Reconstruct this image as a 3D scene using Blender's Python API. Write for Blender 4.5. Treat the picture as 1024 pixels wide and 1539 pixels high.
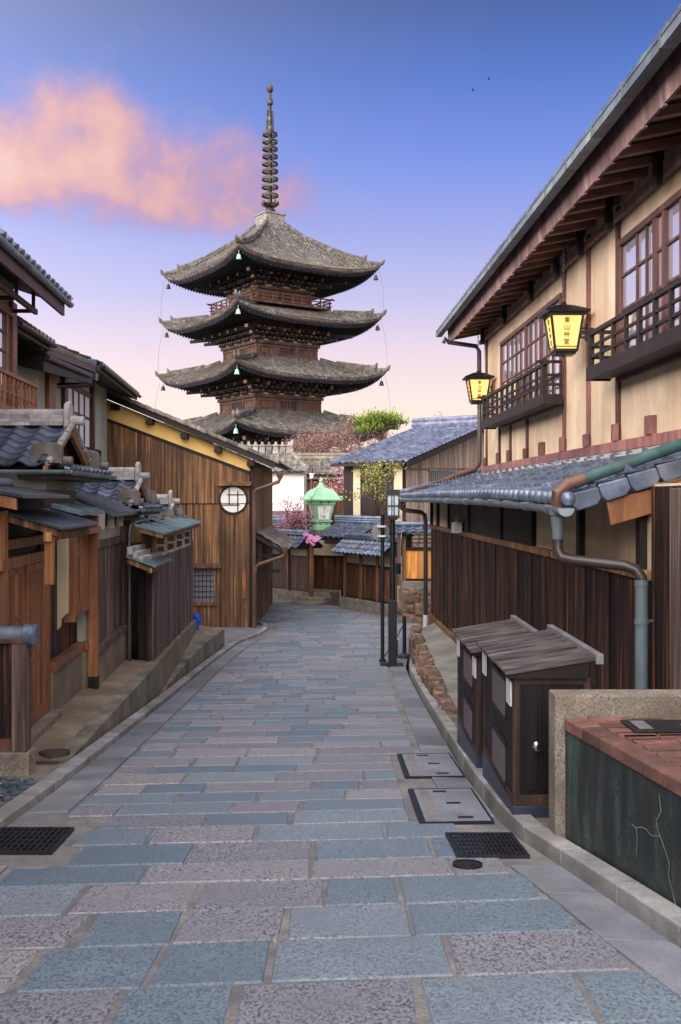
import bpy, bmesh, math, random
from mathutils import Vector, Matrix, noise as mnoise
PI = math.pi
R = random.Random(7)
for o in list(bpy.data.objects): bpy.data.objects.remove(o)
SC = bpy.context.scene
COL = SC.collection

# ------------------------------------------------------------------ camera
F = 1500.0; CX = 512.0; CY = 750.0           # focal length and principal point, in photo pixels (1024 x 1539)
cam = bpy.data.cameras.new("camera"); camo = bpy.data.objects.new("camera", cam); COL.objects.link(camo)
cam.sensor_fit = 'VERTICAL'; cam.sensor_height = 36.0; cam.lens = 36.0*F/1539.0
cam.shift_y = -(1539/2-CY)/1539.0; cam.shift_x = 0.0
cam.clip_start = .1; cam.clip_end = 5000
camo.location = (0, 0, 0); camo.rotation_euler = (PI/2, 0, 0)
SC.camera = camo
SC.view_settings.view_transform = 'Standard'; SC.view_settings.look = 'None'
SC.view_settings.exposure = 0.17; SC.view_settings.gamma = 1.0
SC.cycles.use_denoising = True
SC.cycles.max_bounces = 8; SC.cycles.diffuse_bounces = 4

# ------------------------------------------------------------------ colour
def L(c): return tuple(((v/255)/12.92 if v/255 <= .04045 else ((v/255+.055)/1.055)**2.4) for v in c)
def C(*c): return L(c)+(1.0,)

# ------------------------------------------------------------------ world: dawn sky, sun behind the camera to the left
SUN = Vector((-.58, -.77, .265)).normalized()
world = bpy.data.worlds.new("World"); SC.world = world; world.use_nodes = True
NT = world.node_tree; NT.nodes.clear()
def N(t, **kw):
    n = NT.nodes.new(t)
    for k, v in kw.items(): setattr(n, k, v)
    return n
def K(a, b): NT.links.new(a, b)
def mth(op, a, b=None, c=None, clamp=False):
    n = N('ShaderNodeMath', operation=op); n.use_clamp = clamp
    for i, v in enumerate((a, b, c)):
        if v is None: continue
        if isinstance(v, (int, float)): n.inputs[i].default_value = v
        else: K(v, n.inputs[i])
    return n.outputs[0]
def ramp(fac, stops, interp='LINEAR'):
    n = N('ShaderNodeValToRGB'); cr = n.color_ramp; cr.interpolation = interp
    while len(cr.elements) < len(stops): cr.elements.new(.5)
    for e, (p, c) in zip(cr.elements, stops): e.position = p; e.color = c
    K(fac, n.inputs[0]); return n.outputs[0]
tc = N('ShaderNodeTexCoord'); nrm = N('ShaderNodeVectorMath', operation='NORMALIZE'); K(tc.outputs['Generated'], nrm.inputs[0])
sep = N('ShaderNodeSeparateXYZ'); K(nrm.outputs[0], sep.inputs[0])
dx, dy, dz = sep.outputs
grad = ramp(mth('ADD', mth('MULTIPLY', dz, .5), .5), [
    (.0, C(70, 62, 62)), (.49, C(150, 135, 135)), (.505, C(255, 238, 220)), (.545, C(253, 231, 220)), (.570, C(238, 216, 228)),
    (.598, C(196, 192, 234)), (.630, C(156, 166, 230)), (.662, C(114, 141, 224)), (.695, C(76, 113, 197)),
    (.725, C(47, 82, 152)), (.80, C(40, 72, 136)), (1.0, C(36, 64, 128))])
# dawn glow round the sun, behind the camera
sd = N('ShaderNodeVectorMath', operation='DOT_PRODUCT'); K(nrm.outputs[0], sd.inputs[0]); sd.inputs[1].default_value = SUN
g1 = mth('POWER', mth('MAXIMUM', mth('ADD', mth('MULTIPLY', sd.outputs['Value'], .5), .5), 0), 3.0)
up = mth('MULTIPLY', mth('ADD', mth('MULTIPLY', dz, 8), .5, clamp=True), g1)
glow = N('ShaderNodeMix', data_type='RGBA', blend_type='ADD'); glow.inputs[0].default_value = 1.0
gc = N('ShaderNodeMix', data_type='RGBA', blend_type='MULTIPLY'); gc.inputs[0].default_value = 1.0
gc.inputs[6].default_value = (7.2, 6.6, 6.4, 1)
K(up, gc.inputs[7])
# pink clouds: soft lobes of azimuth / elevation broken up with noise
az = mth('ARCTAN2', dx, dy); el = mth('ARCSINE', dz)
wn = N('ShaderNodeTexNoise'); wn.inputs['Scale'].default_value = 11.0; wn.inputs['Detail'].default_value = 7; wn.inputs['Roughness'].default_value = .55
K(nrm.outputs[0], wn.inputs['Vector'])
wn2 = N('ShaderNodeTexNoise'); wn2.inputs['Scale'].default_value = 22.0; wn2.inputs['Detail'].default_value = 6; K(nrm.outputs[0], wn2.inputs['Vector'])
def lobe(px, py, rx, ry, amp):
    a0 = math.atan2(px-CX, F); e0 = math.atan2(CY-py, math.hypot(F, px-CX))
    qx = mth('POWER', mth('DIVIDE', mth('SUBTRACT', az, a0), rx/F), 2.0)
    qy = mth('POWER', mth('DIVIDE', mth('SUBTRACT', el, e0), ry/F), 2.0)
    return mth('MULTIPLY', mth('EXPONENT', mth('MULTIPLY', mth('ADD', qx, qy), -1.0)), amp)
den = None
for l in [(120, 165, 75, 60, .75), (190, 232, 115, 72, .9), (240, 290, 150, 46, .7), (365, 252, 75, 66, .70), (-10, 225, 80, 52, .9), (80, 262, 90, 34, .42),
          (440, 300, 70, 50, .34), (180, 335, 110, 24, .26), (330, 328, 90, 26, .34), (60, 120, 60, 30, .2), (-80, 255, 130, 60, .8), (20, 296, 70, 26, .32), (-420, 240, 200, 70, .8), (1500, 260, 260, 60, .6)]:
    v = lobe(*l); den = v if den is None else mth('ADD', den, v)
nz = mth('ADD', mth('MULTIPLY', mth('SUBTRACT', wn.outputs['Fac'], .5), .95), mth('MULTIPLY', mth('SUBTRACT', wn2.outputs['Fac'], .5), .6))
body = mth('ADD', den, nz)
cm = mth('MULTIPLY', mth('SUBTRACT', body, .12), .98, clamp=True)
sm = N('ShaderNodeMapRange', interpolation_type='SMOOTHSTEP'); K(cm, sm.inputs[0]); cmask = mth('MULTIPLY', sm.outputs[0], .90)
# thick parts glow orange pink, thin edges and undersides go mauve
cc = ramp(mth('ADD', mth('MULTIPLY', body, .46), mth('ADD', mth('MULTIPLY', mth('SUBTRACT', wn2.outputs['Fac'], .5), .62), mth('MULTIPLY', mth('SUBTRACT', wn.outputs['Fac'], .5), .5))),
          [(0.0, C(140, 132, 196)), (.22, C(162, 138, 186)), (.42, C(186, 142, 172)), (.60, C(216, 158, 156)), (.80, C(231, 172, 153)), (1, C(236, 184, 164))])
mixc = N('ShaderNodeMix', data_type='RGBA'); K(cmask, mixc.inputs[0]); K(grad, mixc.inputs[6]); K(cc, mixc.inputs[7])
K(mixc.outputs[2], glow.inputs[6]); K(gc.outputs[2], glow.inputs[7])
sky = N('ShaderNodeTexSky', sky_type='NISHITA'); sky.sun_disc = False
sky.sun_elevation = math.asin(SUN.z); sky.sun_rotation = math.atan2(SUN.x, SUN.y)
bg1 = N('ShaderNodeBackground'); K(glow.outputs[2], bg1.inputs[0]); bg1.inputs[1].default_value = .89
bg2 = N('ShaderNodeBackground'); K(sky.outputs[0], bg2.inputs[0]); bg2.inputs[1].default_value = .008
ad = N('ShaderNodeAddShader'); K(bg1.outputs[0], ad.inputs[0]); K(bg2.outputs[0], ad.inputs[1])
wo = N('ShaderNodeOutputWorld'); K(ad.outputs[0], wo.inputs[0])
sl = bpy.data.lights.new("sun", 'SUN'); sl.energy = 2.1; sl.angle = math.radians(18); sl.color = (1, .86, .72)
so = bpy.data.objects.new("sun", sl); COL.objects.link(so); so.rotation_euler = SUN.to_track_quat('Z', 'Y').to_euler(); so.location = (-30, -40, 30)

# ------------------------------------------------------------------ helpers
def P(x, y, Y): return Vector(((x-CX)/F*Y, Y, (CY-y)/F*Y))
def lerp(a, b, t): return a+(b-a)*t
def interp(t, pts):
    if t <= pts[0][0]:
        (a, b), (c, d) = pts[0], pts[1]
        return b+(d-b)*(t-a)/(c-a)
    for (a, b), (c, d) in zip(pts, pts[1:]):
        if t <= c: return b+(d-b)*(t-a)/(c-a)
    return pts[-1][1]
PROF = [(0, -1.5), (14, -2.807), (16, -2.975), (17.5, -3.085), (18.75, -3.16), (20, -3.215), (22, -3.28), (24, -3.317), (26, -3.335), (30, -3.35), (36, -3.37), (60, -3.4), (900, -3.4)]
def zr(Y): return interp(Y, PROF)
def RF(off, Y, z): return Vector((off-.03*Y, Y, z))             # along the right-hand house
def rp(x, y, off):
    Y = off/((x-CX)/F+.03); return RF(off, Y, (CY-y)/F*Y)
KL = .0613
def LF(off, Y, z): return Vector((-off-KL*Y, Y, z))            # along the left-hand houses
def lp(x, y, off):
    Y = off/((CX-x)/F-KL); return LF(off, Y, (CY-y)/F*Y)
def W(x, y, z): return Vector((x, y, z))

class MB:
    def __init__(s): s.v = []; s.f = []; s.m = []; s.a = []; s.mi = 0; s.var = .5
    def vs(s, pts): i = len(s.v); s.v.extend([Vector(p) for p in pts]); return i
    def face(s, idx, var=None): s.f.append(tuple(idx)); s.m.append(s.mi); s.a.append(s.var if var is None else var)
    def poly(s, pts): i = s.vs(pts); s.face(range(i, i+len(pts)))
    def hexa(s, p):
        i = s.vs(p)
        for q in ((0, 3, 2, 1), (4, 5, 6, 7), (0, 1, 5, 4), (1, 2, 6, 5), (2, 3, 7, 6), (3, 0, 4, 7)): s.face([i+k for k in q])
    def box(s, fr, a, b, c):
        (a0, a1), (b0, b1), (c0, c1) = a, b, c
        s.hexa([fr(a0, b0, c0), fr(a1, b0, c0), fr(a1, b1, c0), fr(a0, b1, c0), fr(a0, b0, c1), fr(a1, b0, c1), fr(a1, b1, c1), fr(a0, b1, c1)])
    def bar(s, p, q, w, h, up=(0, 0, 1)):
        p = Vector(p); q = Vector(q); d = (q-p).normalized(); u = Vector(up)
        sd = d.cross(u)
        if sd.length < 1e-4: sd = d.cross(Vector((0, 1, 0)))
        sd.normalize(); u = sd.cross(d).normalized()
        s.hexa([p-sd*w/2-u*h/2, p+sd*w/2-u*h/2, q+sd*w/2-u*h/2, q-sd*w/2-u*h/2, p-sd*w/2+u*h/2, p+sd*w/2+u*h/2, q+sd*w/2+u*h/2, q-sd*w/2+u*h/2])
    def tube(s, pts, r, n=8, cap=True):
        pts = [Vector(p) for p in pts]; k = len(pts); rs = r if isinstance(r, (list, tuple)) else [r]*k
        d0 = (pts[1]-pts[0]).normalized(); u = d0.orthogonal().normalized(); rings = []
        for i in range(k):
            a = pts[max(i-1, 0)]; b = pts[min(i+1, k-1)]; d = (b-a).normalized()
            u = (u-d*u.dot(d)); u = u.normalized() if u.length > 1e-6 else d.orthogonal().normalized()
            w = d.cross(u)
            rings.append(s.vs([pts[i]+(u*math.cos(2*PI*j/n)+w*math.sin(2*PI*j/n))*rs[i] for j in range(n)]))
        for a, b in zip(rings, rings[1:]):
            for j in range(n): s.face((a+j, a+(j+1) % n, b+(j+1) % n, b+j))
        if cap: s.face([rings[0]+j for j in range(n)][::-1]); s.face([rings[-1]+j for j in range(n)])
    def lathe(s, c, prof, n=16, rot=0, fr=None):
        c = Vector(c); rings = []
        for r, z in prof:
            rings.append(s.vs([c+Vector((r*math.cos(rot+2*PI*j/n), r*math.sin(rot+2*PI*j/n), z)) for j in range(n)]))
        for a, b in zip(rings, rings[1:]):
            for j in range(n): s.face((a+j, a+(j+1) % n, b+(j+1) % n, b+j))
        s.face([rings[0]+j for j in range(n)][::-1]); s.face([rings[-1]+j for j in range(n)])
    def prism(s, pts, vec):
        pts = [Vector(p) for p in pts]; vec = Vector(vec); n = len(pts)
        i = s.vs(pts); j = s.vs([p+vec for p in pts])
        s.face([i+k for k in range(n)][::-1]); s.face([j+k for k in range(n)])
        for k in range(n): s.face((i+k, i+(k+1) % n, j+(k+1) % n, j+k))
    def build(s, name, mats, parent=None, smooth=False, bevel=0, loc=None, recalc=True):
        if not isinstance(mats, (list, tuple)): mats = [mats]
        if parent is not None:
            root = parent
            while root.parent: root = root.parent
            org = Vector(root.location)
        else:
            xs = [v.x for v in s.v]; ys = [v.y for v in s.v]; zs = [v.z for v in s.v]
            org = Vector(loc) if loc is not None else Vector(((min(xs)+max(xs))/2, (min(ys)+max(ys))/2, min(zs)))
        me = bpy.data.meshes.new(name)
        me.from_pydata([tuple(v-org) for v in s.v], [], s.f)
        for m in mats: me.materials.append(m)
        me.polygons.foreach_set('material_index', s.m)
        at = me.attributes.new('var', 'FLOAT', 'FACE'); at.data.foreach_set('value', s.a)
        if recalc:
            bm = bmesh.new(); bm.from_mesh(me); bmesh.ops.recalc_face_normals(bm, faces=bm.faces); bm.to_mesh(me); bm.free()
        if smooth:
            me.polygons.foreach_set('use_smooth', [True]*len(me.polygons))
            if smooth != 'all': me.set_sharp_from_angle(angle=math.radians(38))
        o = bpy.data.objects.new(name, me); COL.objects.link(o)
        if parent is not None: o.parent = parent
        else: o.location = org
        if bevel:
            b = o.modifiers.new('bevel', 'BEVEL'); b.width = bevel; b.segments = 2; b.limit_method = 'ANGLE'; b.angle_limit = math.radians(35)
        return o

def tag(o, label=None, cat=None, group=None, kind=None):
    if label: o['label'] = label
    if cat: o['category'] = cat
    if group: o['group'] = group
    if kind: o['kind'] = kind
    return o
def thing(name, label, cat, loc, group=None):
    o = bpy.data.objects.new(name, None); COL.objects.link(o); o.location = Vector(loc); o.empty_display_size = .2
    return tag(o, label, cat, group)
def kids(o): return [c for c in bpy.data.objects if c.parent == o]
def copy_tree(o, parent=None):
    c = o.copy(); COL.objects.link(c)
    if parent is not None: c.parent = parent
    for ch in kids(o): copy_tree(ch, c)
    return c
def text_mb(body, size, fr, depth=.004):
    """text as a mesh builder; fr(x, y, h) maps the text plane to the world"""
    cu = bpy.data.curves.new('lettering', 'FONT'); cu.body = body; cu.size = size; cu.align_x = 'CENTER'; cu.extrude = depth/2; cu.offset = size*.008
    cu.resolution_u = 3
    o = bpy.data.objects.new('lettering', cu); COL.objects.link(o)
    bpy.context.view_layer.update()
    me = bpy.data.meshes.new_from_object(o.evaluated_get(bpy.context.evaluated_depsgraph_get()))
    mb = MB(); i = mb.vs([fr(v.co.x, v.co.y, v.co.z) for v in me.vertices])
    for p in me.polygons: mb.face([i+k for k in p.vertices])
    bpy.data.objects.remove(o); bpy.data.curves.remove(cu); bpy.data.meshes.remove(me)
    return mb

# ------------------------------------------------------------------ materials
def mat(name, cols, sc=(6, 6, 6), rough=.75, bump=.25, bd=.01, var=.35, stain=None, stain_sc=1.2, spec=.35, metal=0, speck=None, detail=7, lo=.3, hi=.7, hv=0, emit=None, estr=0, coat=0, grime=None):
    global NT
    m = bpy.data.materials.new(name); m.use_nodes = True; NT = m.node_tree; NT.nodes.clear()
    t = N('ShaderNodeTexCoord'); mp = N('ShaderNodeMapping'); mp.inputs['Scale'].default_value = sc; K(t.outputs['Object'], mp.inputs[0])
    # shift the pattern from board to board
    at = N('ShaderNodeAttribute'); at.attribute_name = 'var'; at.attribute_type = 'GEOMETRY'
    sh = N('ShaderNodeVectorMath', operation='ADD'); sv = N('ShaderNodeCombineXYZ'); k = mth('MULTIPLY', at.outputs['Fac'], 37.0)
    for q in range(3): K(k, sv.inputs[q])
    K(mp.outputs[0], sh.inputs[0]); K(sv.outputs[0], sh.inputs[1])
    n1 = N('ShaderNodeTexNoise'); n1.inputs['Scale'].default_value = 1; n1.inputs['Detail'].default_value = detail; n1.inputs['Roughness'].default_value = .62; K(sh.outputs[0], n1.inputs['Vector'])
    k = len(cols)
    col = ramp(n1.outputs['Fac'], [(lerp(lo, hi, i/(k-1)), c) for i, c in enumerate(cols)])
    hgt = n1.outputs['Fac']
    if speck:
        amt, ssc, scol = speck
        n3 = N('ShaderNodeTexNoise'); n3.inputs['Scale'].default_value = ssc; n3.inputs['Detail'].default_value = 3; K(t.outputs['Object'], n3.inputs['Vector'])
        mx = N('ShaderNodeMix', data_type='RGBA'); mx.inputs[7].default_value = scol
        K(mth('MULTIPLY', ramp(n3.outputs['Fac'], [(.48, (0, 0, 0, 1)), (.62, (1, 1, 1, 1))]), amt), mx.inputs[0]); K(col, mx.inputs[6]); col = mx.outputs[2]
        hgt = mth('ADD', mth('MULTIPLY', hgt, .6), mth('MULTIPLY', n3.outputs['Fac'], -.6))
    if stain:
        n2 = N('ShaderNodeTexNoise'); n2.inputs['Scale'].default_value = stain_sc; n2.inputs['Detail'].default_value = 5; n2.inputs['Roughness'].default_value = .6; K(t.outputs['Object'], n2.inputs['Vector'])
        mx = N('ShaderNodeMix', data_type='RGBA'); mx.inputs[7].default_value = stain
        K(ramp(n2.outputs['Fac'], [(.45, (0, 0, 0, 1)), (.68, (.8, .8, .8, 1))]), mx.inputs[0]); K(col, mx.inputs[6]); col = mx.outputs[2]
    if var:
        hs = N('ShaderNodeHueSaturation'); K(mth('ADD', mth('MULTIPLY', mth('SUBTRACT', at.outputs['Fac'], .5), 2*var), 1.0), hs.inputs['Value'])
        if hv: K(mth('ADD', mth('MULTIPLY', mth('SUBTRACT', at.outputs['Fac'], .5), -2*hv), 1.0), hs.inputs['Saturation'])
        K(col, hs.inputs['Color']); col = hs.outputs[0]
    b = N('ShaderNodeBsdfPrincipled'); K(col, b.inputs['Base Color']); b.inputs['Metallic'].default_value = metal
    b.inputs['Specular IOR Level'].default_value = spec; b.inputs['Coat Weight'].default_value = coat
    K(mth('ADD', mth('MULTIPLY', mth('SUBTRACT', n1.outputs['Fac'], .5), .35), rough, clamp=True), b.inputs['Roughness'])
    if bump:
        bp = N('ShaderNodeBump'); bp.inputs['Strength'].default_value = bump; bp.inputs['Distance'].default_value = bd; K(hgt, bp.inputs['Height']); K(bp.outputs[0], b.inputs['Normal'])
    if emit:
        b.inputs['Emission Color'].default_value = emit; b.inputs['Emission Strength'].default_value = estr
    o = N('ShaderNodeOutputMaterial'); K(b.outputs[0], o.inputs[0])
    return m
VW = (9, 9, .9)      # grain running up the boards
M = {}
M['burnt'] = mat('charred cedar', [C(20, 15, 13), C(44, 28, 21), C(134, 74, 38)], sc=(18, 18, .8), rough=.6, bump=.5, var=.6, lo=.39, hi=.70, spec=.35)
M['cabwood'] = mat('charred cabinet boards', [C(18, 14, 13), C(34, 25, 22), C(92, 60, 40)], sc=(18, 18, .8), rough=.6, bump=.5, var=.5, lo=.44, hi=.76, spec=.35)
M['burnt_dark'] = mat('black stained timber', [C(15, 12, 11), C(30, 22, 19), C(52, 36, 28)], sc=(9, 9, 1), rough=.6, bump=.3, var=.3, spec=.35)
M['brownwood'] = mat('weathered brown cedar', [C(58, 42, 32), C(122, 88, 58), C(190, 144, 94)], sc=(17, 17, .55), rough=.75, bump=.6, var=.36, lo=.34, hi=.72, stain=C(70, 54, 42), stain_sc=.5)
M['greywood'] = mat('silvered cedar boards', [C(48, 38, 35), C(98, 82, 74), C(160, 140, 126)], sc=(18, 18, .6), rough=.8, bump=.6, var=.45, lo=.34, hi=.74)
M['orange'] = mat('new orange cedar', [C(98, 60, 38), C(146, 96, 58), C(182, 128, 82)], sc=(12, 12, .7), rough=.55, bump=.25, var=.36, spec=.35, stain=C(98, 66, 46), stain_sc=1.1)
M['redwood'] = mat('oxide red timber', [C(98, 62, 58), C(132, 88, 82), C(156, 112, 104)], sc=(8, 8, 1.2), rough=.65, bump=.25, var=.3, stain=C(92, 66, 62))
M['darkred'] = mat('dark red brown timber', [C(52, 34, 30), C(84, 54, 46), C(112, 76, 62)], sc=(8, 8, 1.2), rough=.55, bump=.25, var=.3)
M['rafter'] = mat('brown rafters', [C(92, 64, 54), C(128, 92, 78), C(156, 118, 100)], sc=(3, 8, 8), rough=.7, bump=.2, var=.3)
M['fascia'] = mat('mauve brown weathered board', [C(98, 74, 70), C(136, 108, 104), C(170, 144, 138)], sc=(8, 8, 1.2), rough=.8, bump=.4, var=.3, stain=C(92, 66, 62), stain_sc=1.5)
M['darkframe'] = mat('dark stained frame', [C(40, 30, 26), C(72, 52, 42), C(116, 84, 62)], sc=(14, 14, .9), rough=.65, bump=.3, var=.3, lo=.36, hi=.76)
M['plaster'] = mat('cream clay plaster', [C(170, 148, 122), C(204, 181, 152), C(220, 200, 172)], sc=(3.0, 3.0, .28), rough=.9, bump=.3, bd=.004, var=.05, speck=(.24, 120, C(148, 126, 102)), stain=C(168, 144, 116), stain_sc=.9, lo=.22, hi=.7)
M['greyplaster'] = mat('grey green plaster', [C(150, 152, 140), C(176, 176, 160), C(190, 188, 172)], sc=(1.5, 1.5, .7), rough=.9, bump=.15, bd=.004, var=.05)
M['yellow'] = mat('yellow ochre plaster', [C(240, 194, 104), C(248, 206, 122), C(250, 212, 136)], sc=(1.2, 1.2, .8), rough=.9, bump=.1, bd=.003, var=.05)
M['white'] = mat('white limewash', [C(226, 222, 214), C(238, 234, 228)], sc=(1, 1, .5), rough=.9, bump=.08, bd=.003, var=.05)
M['creamwall'] = mat('pale cream plaster', [C(188, 174, 142), C(204, 190, 158)], sc=(1.5, 1.5, .8), rough=.9, bump=.1, bd=.003, var=.08, stain=C(172, 156, 126))
M['tile'] = mat('smoked grey roof tile', [C(62, 72, 88), C(94, 106, 126), C(130, 140, 154)], sc=(4, 4, 4), rough=.37, bump=.2, bd=.005, var=.42, spec=.55, metal=.36, stain=C(84, 88, 92), stain_sc=1.6)  # bluish base puts the reflected sky into the tile colour
M['tile_old'] = mat('lichen grey roof tile', [C(70, 68, 64), C(112, 108, 100), C(150, 146, 134)], sc=(3, 3, 3), rough=.7, bump=.3, var=.4, stain=C(104, 96, 70), stain_sc=.8)
M['tile_end'] = mat('pale tile ends and mortar', [C(120, 118, 116), C(156, 152, 148), C(186, 182, 176)], sc=(6, 6, 6), rough=.6, bump=.2, var=.25)
M['pagtile'] = mat('old temple tile', [C(42, 42, 42), C(76, 74, 72), C(122, 116, 106)], sc=(2.2, 2.2, 2.2), rough=.75, bump=.2, bd=.03, var=.5, stain=C(70, 64, 52), stain_sc=.25)
M['pagwood'] = mat('dark temple timber', [C(42, 32, 30), C(76, 56, 48), C(104, 80, 66)], sc=(1.4, 1.4, .5), rough=.7, bump=.1, var=.3)
M['pagdark'] = mat('blue black temple rafters', [C(22, 28, 38), C(34, 40, 50), C(52, 50, 50)], sc=(1, 1, 1), rough=.8, bump=.1, var=.4)  # blue-black tone of the soffits, rafters and brackets
M['pagtan'] = mat('tan bracket ends', [C(96, 74, 58), C(138, 108, 84)], sc=(1, 1, 1), rough=.8, bump=0, var=.3)  # tan tone of the bracket blocks and arm ends
M['bronze'] = mat('bronze with verdigris', [C(40, 34, 30), C(70, 56, 40), C(84, 118, 80)], sc=(1.2, 1.2, 2.2), rough=.5, bump=.1, var=.3, metal=.3, lo=.42, hi=.68)
M['verdigris'] = mat('green copper patina', [C(124, 172, 134), C(146, 198, 154), C(166, 212, 172)], sc=(4, 4, 4), rough=.6, bump=.05, var=.1, lo=.25, hi=.75, stain=C(116, 152, 120))
M['coppersheet'] = mat('blue green copper roofing', [C(70, 92, 100), C(98, 124, 132), C(126, 150, 152)], sc=(3, 3, 3), rough=.42, bump=.06, var=.2, metal=.35, stain=C(96, 100, 80), stain_sc=.9)
M['gutter'] = mat('weathered copper gutter', [C(92, 108, 114), C(126, 142, 148), C(154, 162, 162)], sc=(3, 3, 3), rough=.45, bump=.06, var=.2, metal=.2, stain=C(104, 104, 104))
M['copperpipe'] = mat('brown copper pipe', [C(86, 62, 54), C(124, 92, 78)], sc=(4, 4, 2), rough=.4, bump=.05, var=.2, metal=.3, stain=C(78, 64, 60))
M['blackmetal'] = mat('black painted steel', [C(16, 16, 19), C(28, 28, 32)], sc=(6, 6, 6), rough=.4, bump=.05, bd=.002, var=.1, spec=.5)
M['darkpipe'] = mat('dark brown downpipe', [C(40, 36, 36), C(70, 62, 60)], sc=(4, 4, 2), rough=.4, bump=.05, var=.2, spec=.5)
M['pvc'] = mat('grey blue pipe', [C(78, 92, 100), C(104, 120, 126)], sc=(3, 3, 1.2), rough=.5, bump=.08, var=.15, spec=.4, stain=C(84, 80, 72), stain_sc=2.2)
M['greenpipe'] = mat('dark green enamel pipe', [C(36, 62, 62), C(52, 84, 82), C(74, 104, 100)], sc=(4, 4, 3), rough=.45, bump=.06, var=.1, spec=.4, stain=C(62, 64, 60), stain_sc=2)
M['granite'] = mat('grey granite kerb', [C(118, 118, 116), C(150, 150, 148), C(170, 168, 164)], sc=(5, 5, 5), rough=.8, bump=.3, bd=.004, var=.2, speck=(.45, 140, C(84, 84, 86)), stain=C(110, 106, 94), stain_sc=1.4)
M['strip'] = mat('smooth blue grey granite slab', [C(104, 112, 120), C(126, 132, 138), C(148, 150, 152)], sc=(3, 3, 3), rough=.6, bump=.3, bd=.005, var=.2, speck=(.5, 110, C(84, 88, 96)), stain=C(112, 110, 108), stain_sc=1.1)
M['aggregate'] = mat('washed pebble concrete', [C(112, 100, 84), C(140, 126, 106), C(162, 148, 126)], sc=(2, 2, 2), rough=.9, bump=.5, bd=.006, var=.15, speck=(.6, 75, C(74, 66, 56)), stain=C(104, 94, 78), stain_sc=.9)
M['concrete'] = mat('stained concrete', [C(92, 88, 78), C(124, 118, 104), C(152, 146, 130)], sc=(2.5, 2.5, 1.2), rough=.9, bump=.4, bd=.006, var=.15, stain=C(70, 68, 54), stain_sc=1.6)
M['paleconc'] = mat('pale pebbled concrete', [C(104, 98, 88), C(138, 130, 118), C(166, 156, 142)], sc=(4, 4, 4), rough=.9, bump=.6, bd=.006, var=.1, speck=(.7, 70, C(78, 70, 58)), stain=C(108, 98, 84), stain_sc=2.5)
M['greenstone'] = mat('dark green polished stone', [C(26, 34, 36), C(48, 60, 58), C(84, 102, 94)], sc=(7, 7, 1.4), rough=.5, bump=.3, bd=.004, var=.05, speck=(.65, 60, C(32, 32, 42)), stain=C(50, 42, 44), stain_sc=2.4)
M['brick'] = mat('red brick paver', [C(90, 62, 56), C(122, 84, 74), C(146, 106, 94)], sc=(7, 7, 7), rough=.85, bump=.4, bd=.004, var=.34, stain=C(80, 66, 62), stain_sc=2.2, speck=(.4, 90, C(76, 56, 52)))
M['brickjoint'] = mat('grey mortar', [C(92, 86, 84), C(120, 114, 110)], sc=(9, 9, 9), rough=.9, var=.1)
M['iron'] = mat('cast iron', [C(22, 22, 26), C(44, 44, 48)], sc=(12, 12, 12), rough=.5, bump=.3, bd=.003, var=.1, metal=.3, spec=.5)
M['rockwall'] = mat('brown field stone', [C(70, 58, 50), C(118, 94, 76), C(160, 136, 114)], sc=(6, 6, 6), rough=.9, bump=.8, bd=.03, var=.4, stain=C(92, 86, 80), stain_sc=3)
M['shelf'] = mat('rendered grey slope', [C(112, 112, 106), C(140, 138, 130), C(158, 154, 144)], sc=(1.8, 1.8, 1.8), rough=.9, bump=.4, bd=.01, var=.1, speck=(.4, 60, C(92, 92, 88)), stain=C(108, 106, 92), stain_sc=1.2)
M['mortar'] = mat('sandy joint mortar', [C(100, 100, 100), C(128, 126, 123), C(150, 146, 139)], sc=(5, 5, 5), rough=.95, bump=.5, bd=.005, var=.1, speck=(.5, 60, C(88, 88, 90)), stain=C(94, 94, 97), stain_sc=1.3)
M['crack'] = mat('mineral filled crack', [C(84, 88, 84), C(122, 122, 114)], sc=(9, 9, 9), rough=.9, var=.1)
M['gutter_dark'] = mat('tarnished eave gutter', [C(70, 84, 92), C(104, 118, 124), C(136, 144, 146)], sc=(3, 3, 3), rough=.45, bump=.06, var=.3, metal=.2, stain=C(78, 80, 82))
M['ground'] = mat('packed earth', [C(86, 78, 68), C(116, 106, 92)], sc=(.5, .5, .5), rough=.95, bump=.3, var=.1)
M['glass'] = mat('window glass', [C(188, 186, 200), C(200, 198, 210)], sc=(1, 1, 1), rough=-.15, bump=.015, bd=.003, var=0, spec=1.0, detail=1, metal=.6)  # pale lavender base puts the bright reflected sky into the pane colour
M['paper'] = mat('white paper and painted reflection', [C(232, 230, 222), C(246, 244, 238)], sc=(4, 4, 4), rough=.9, bump=.05, var=.05)  # plain white paper without glow; also paints a sky reflection on one pane
M['lampglass'] = mat('frosted lamp glass', [C(168, 190, 196), C(198, 214, 218)], sc=(5, 5, 5), rough=.25, bump=0, var=.1, spec=.6)
M['lit'] = mat('lit lantern paper', [C(228, 176, 96), C(240, 198, 124)], sc=(3, 3, 3), rough=.7, bump=0, var=0, emit=C(255, 206, 104), estr=.80)
M['ink'] = mat('black ink', [C(24, 16, 10), C(34, 22, 14)], rough=.7, bump=0, var=0)
M['grey'] = mat('grey sheet metal', [C(112, 112, 112), C(140, 140, 138)], sc=(4, 4, 4), rough=.5, bump=.05, var=.1, metal=.3)
M['bluegrey'] = mat('blue grey steel plinth', [C(40, 48, 64), C(56, 66, 86)], sc=(4, 4, 4), rough=.4, bump=.05, var=.1, spec=.5, metal=.1)
M['mauve'] = mat('brown grey panel', [C(92, 82, 86), C(116, 104, 106)], sc=(4, 4, 4), rough=.6, bump=.05, var=.1, stain=C(82, 72, 72))
M['label'] = mat('white label', [C(196, 198, 204), C(216, 218, 222)], rough=.6, bump=0, var=0)
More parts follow.
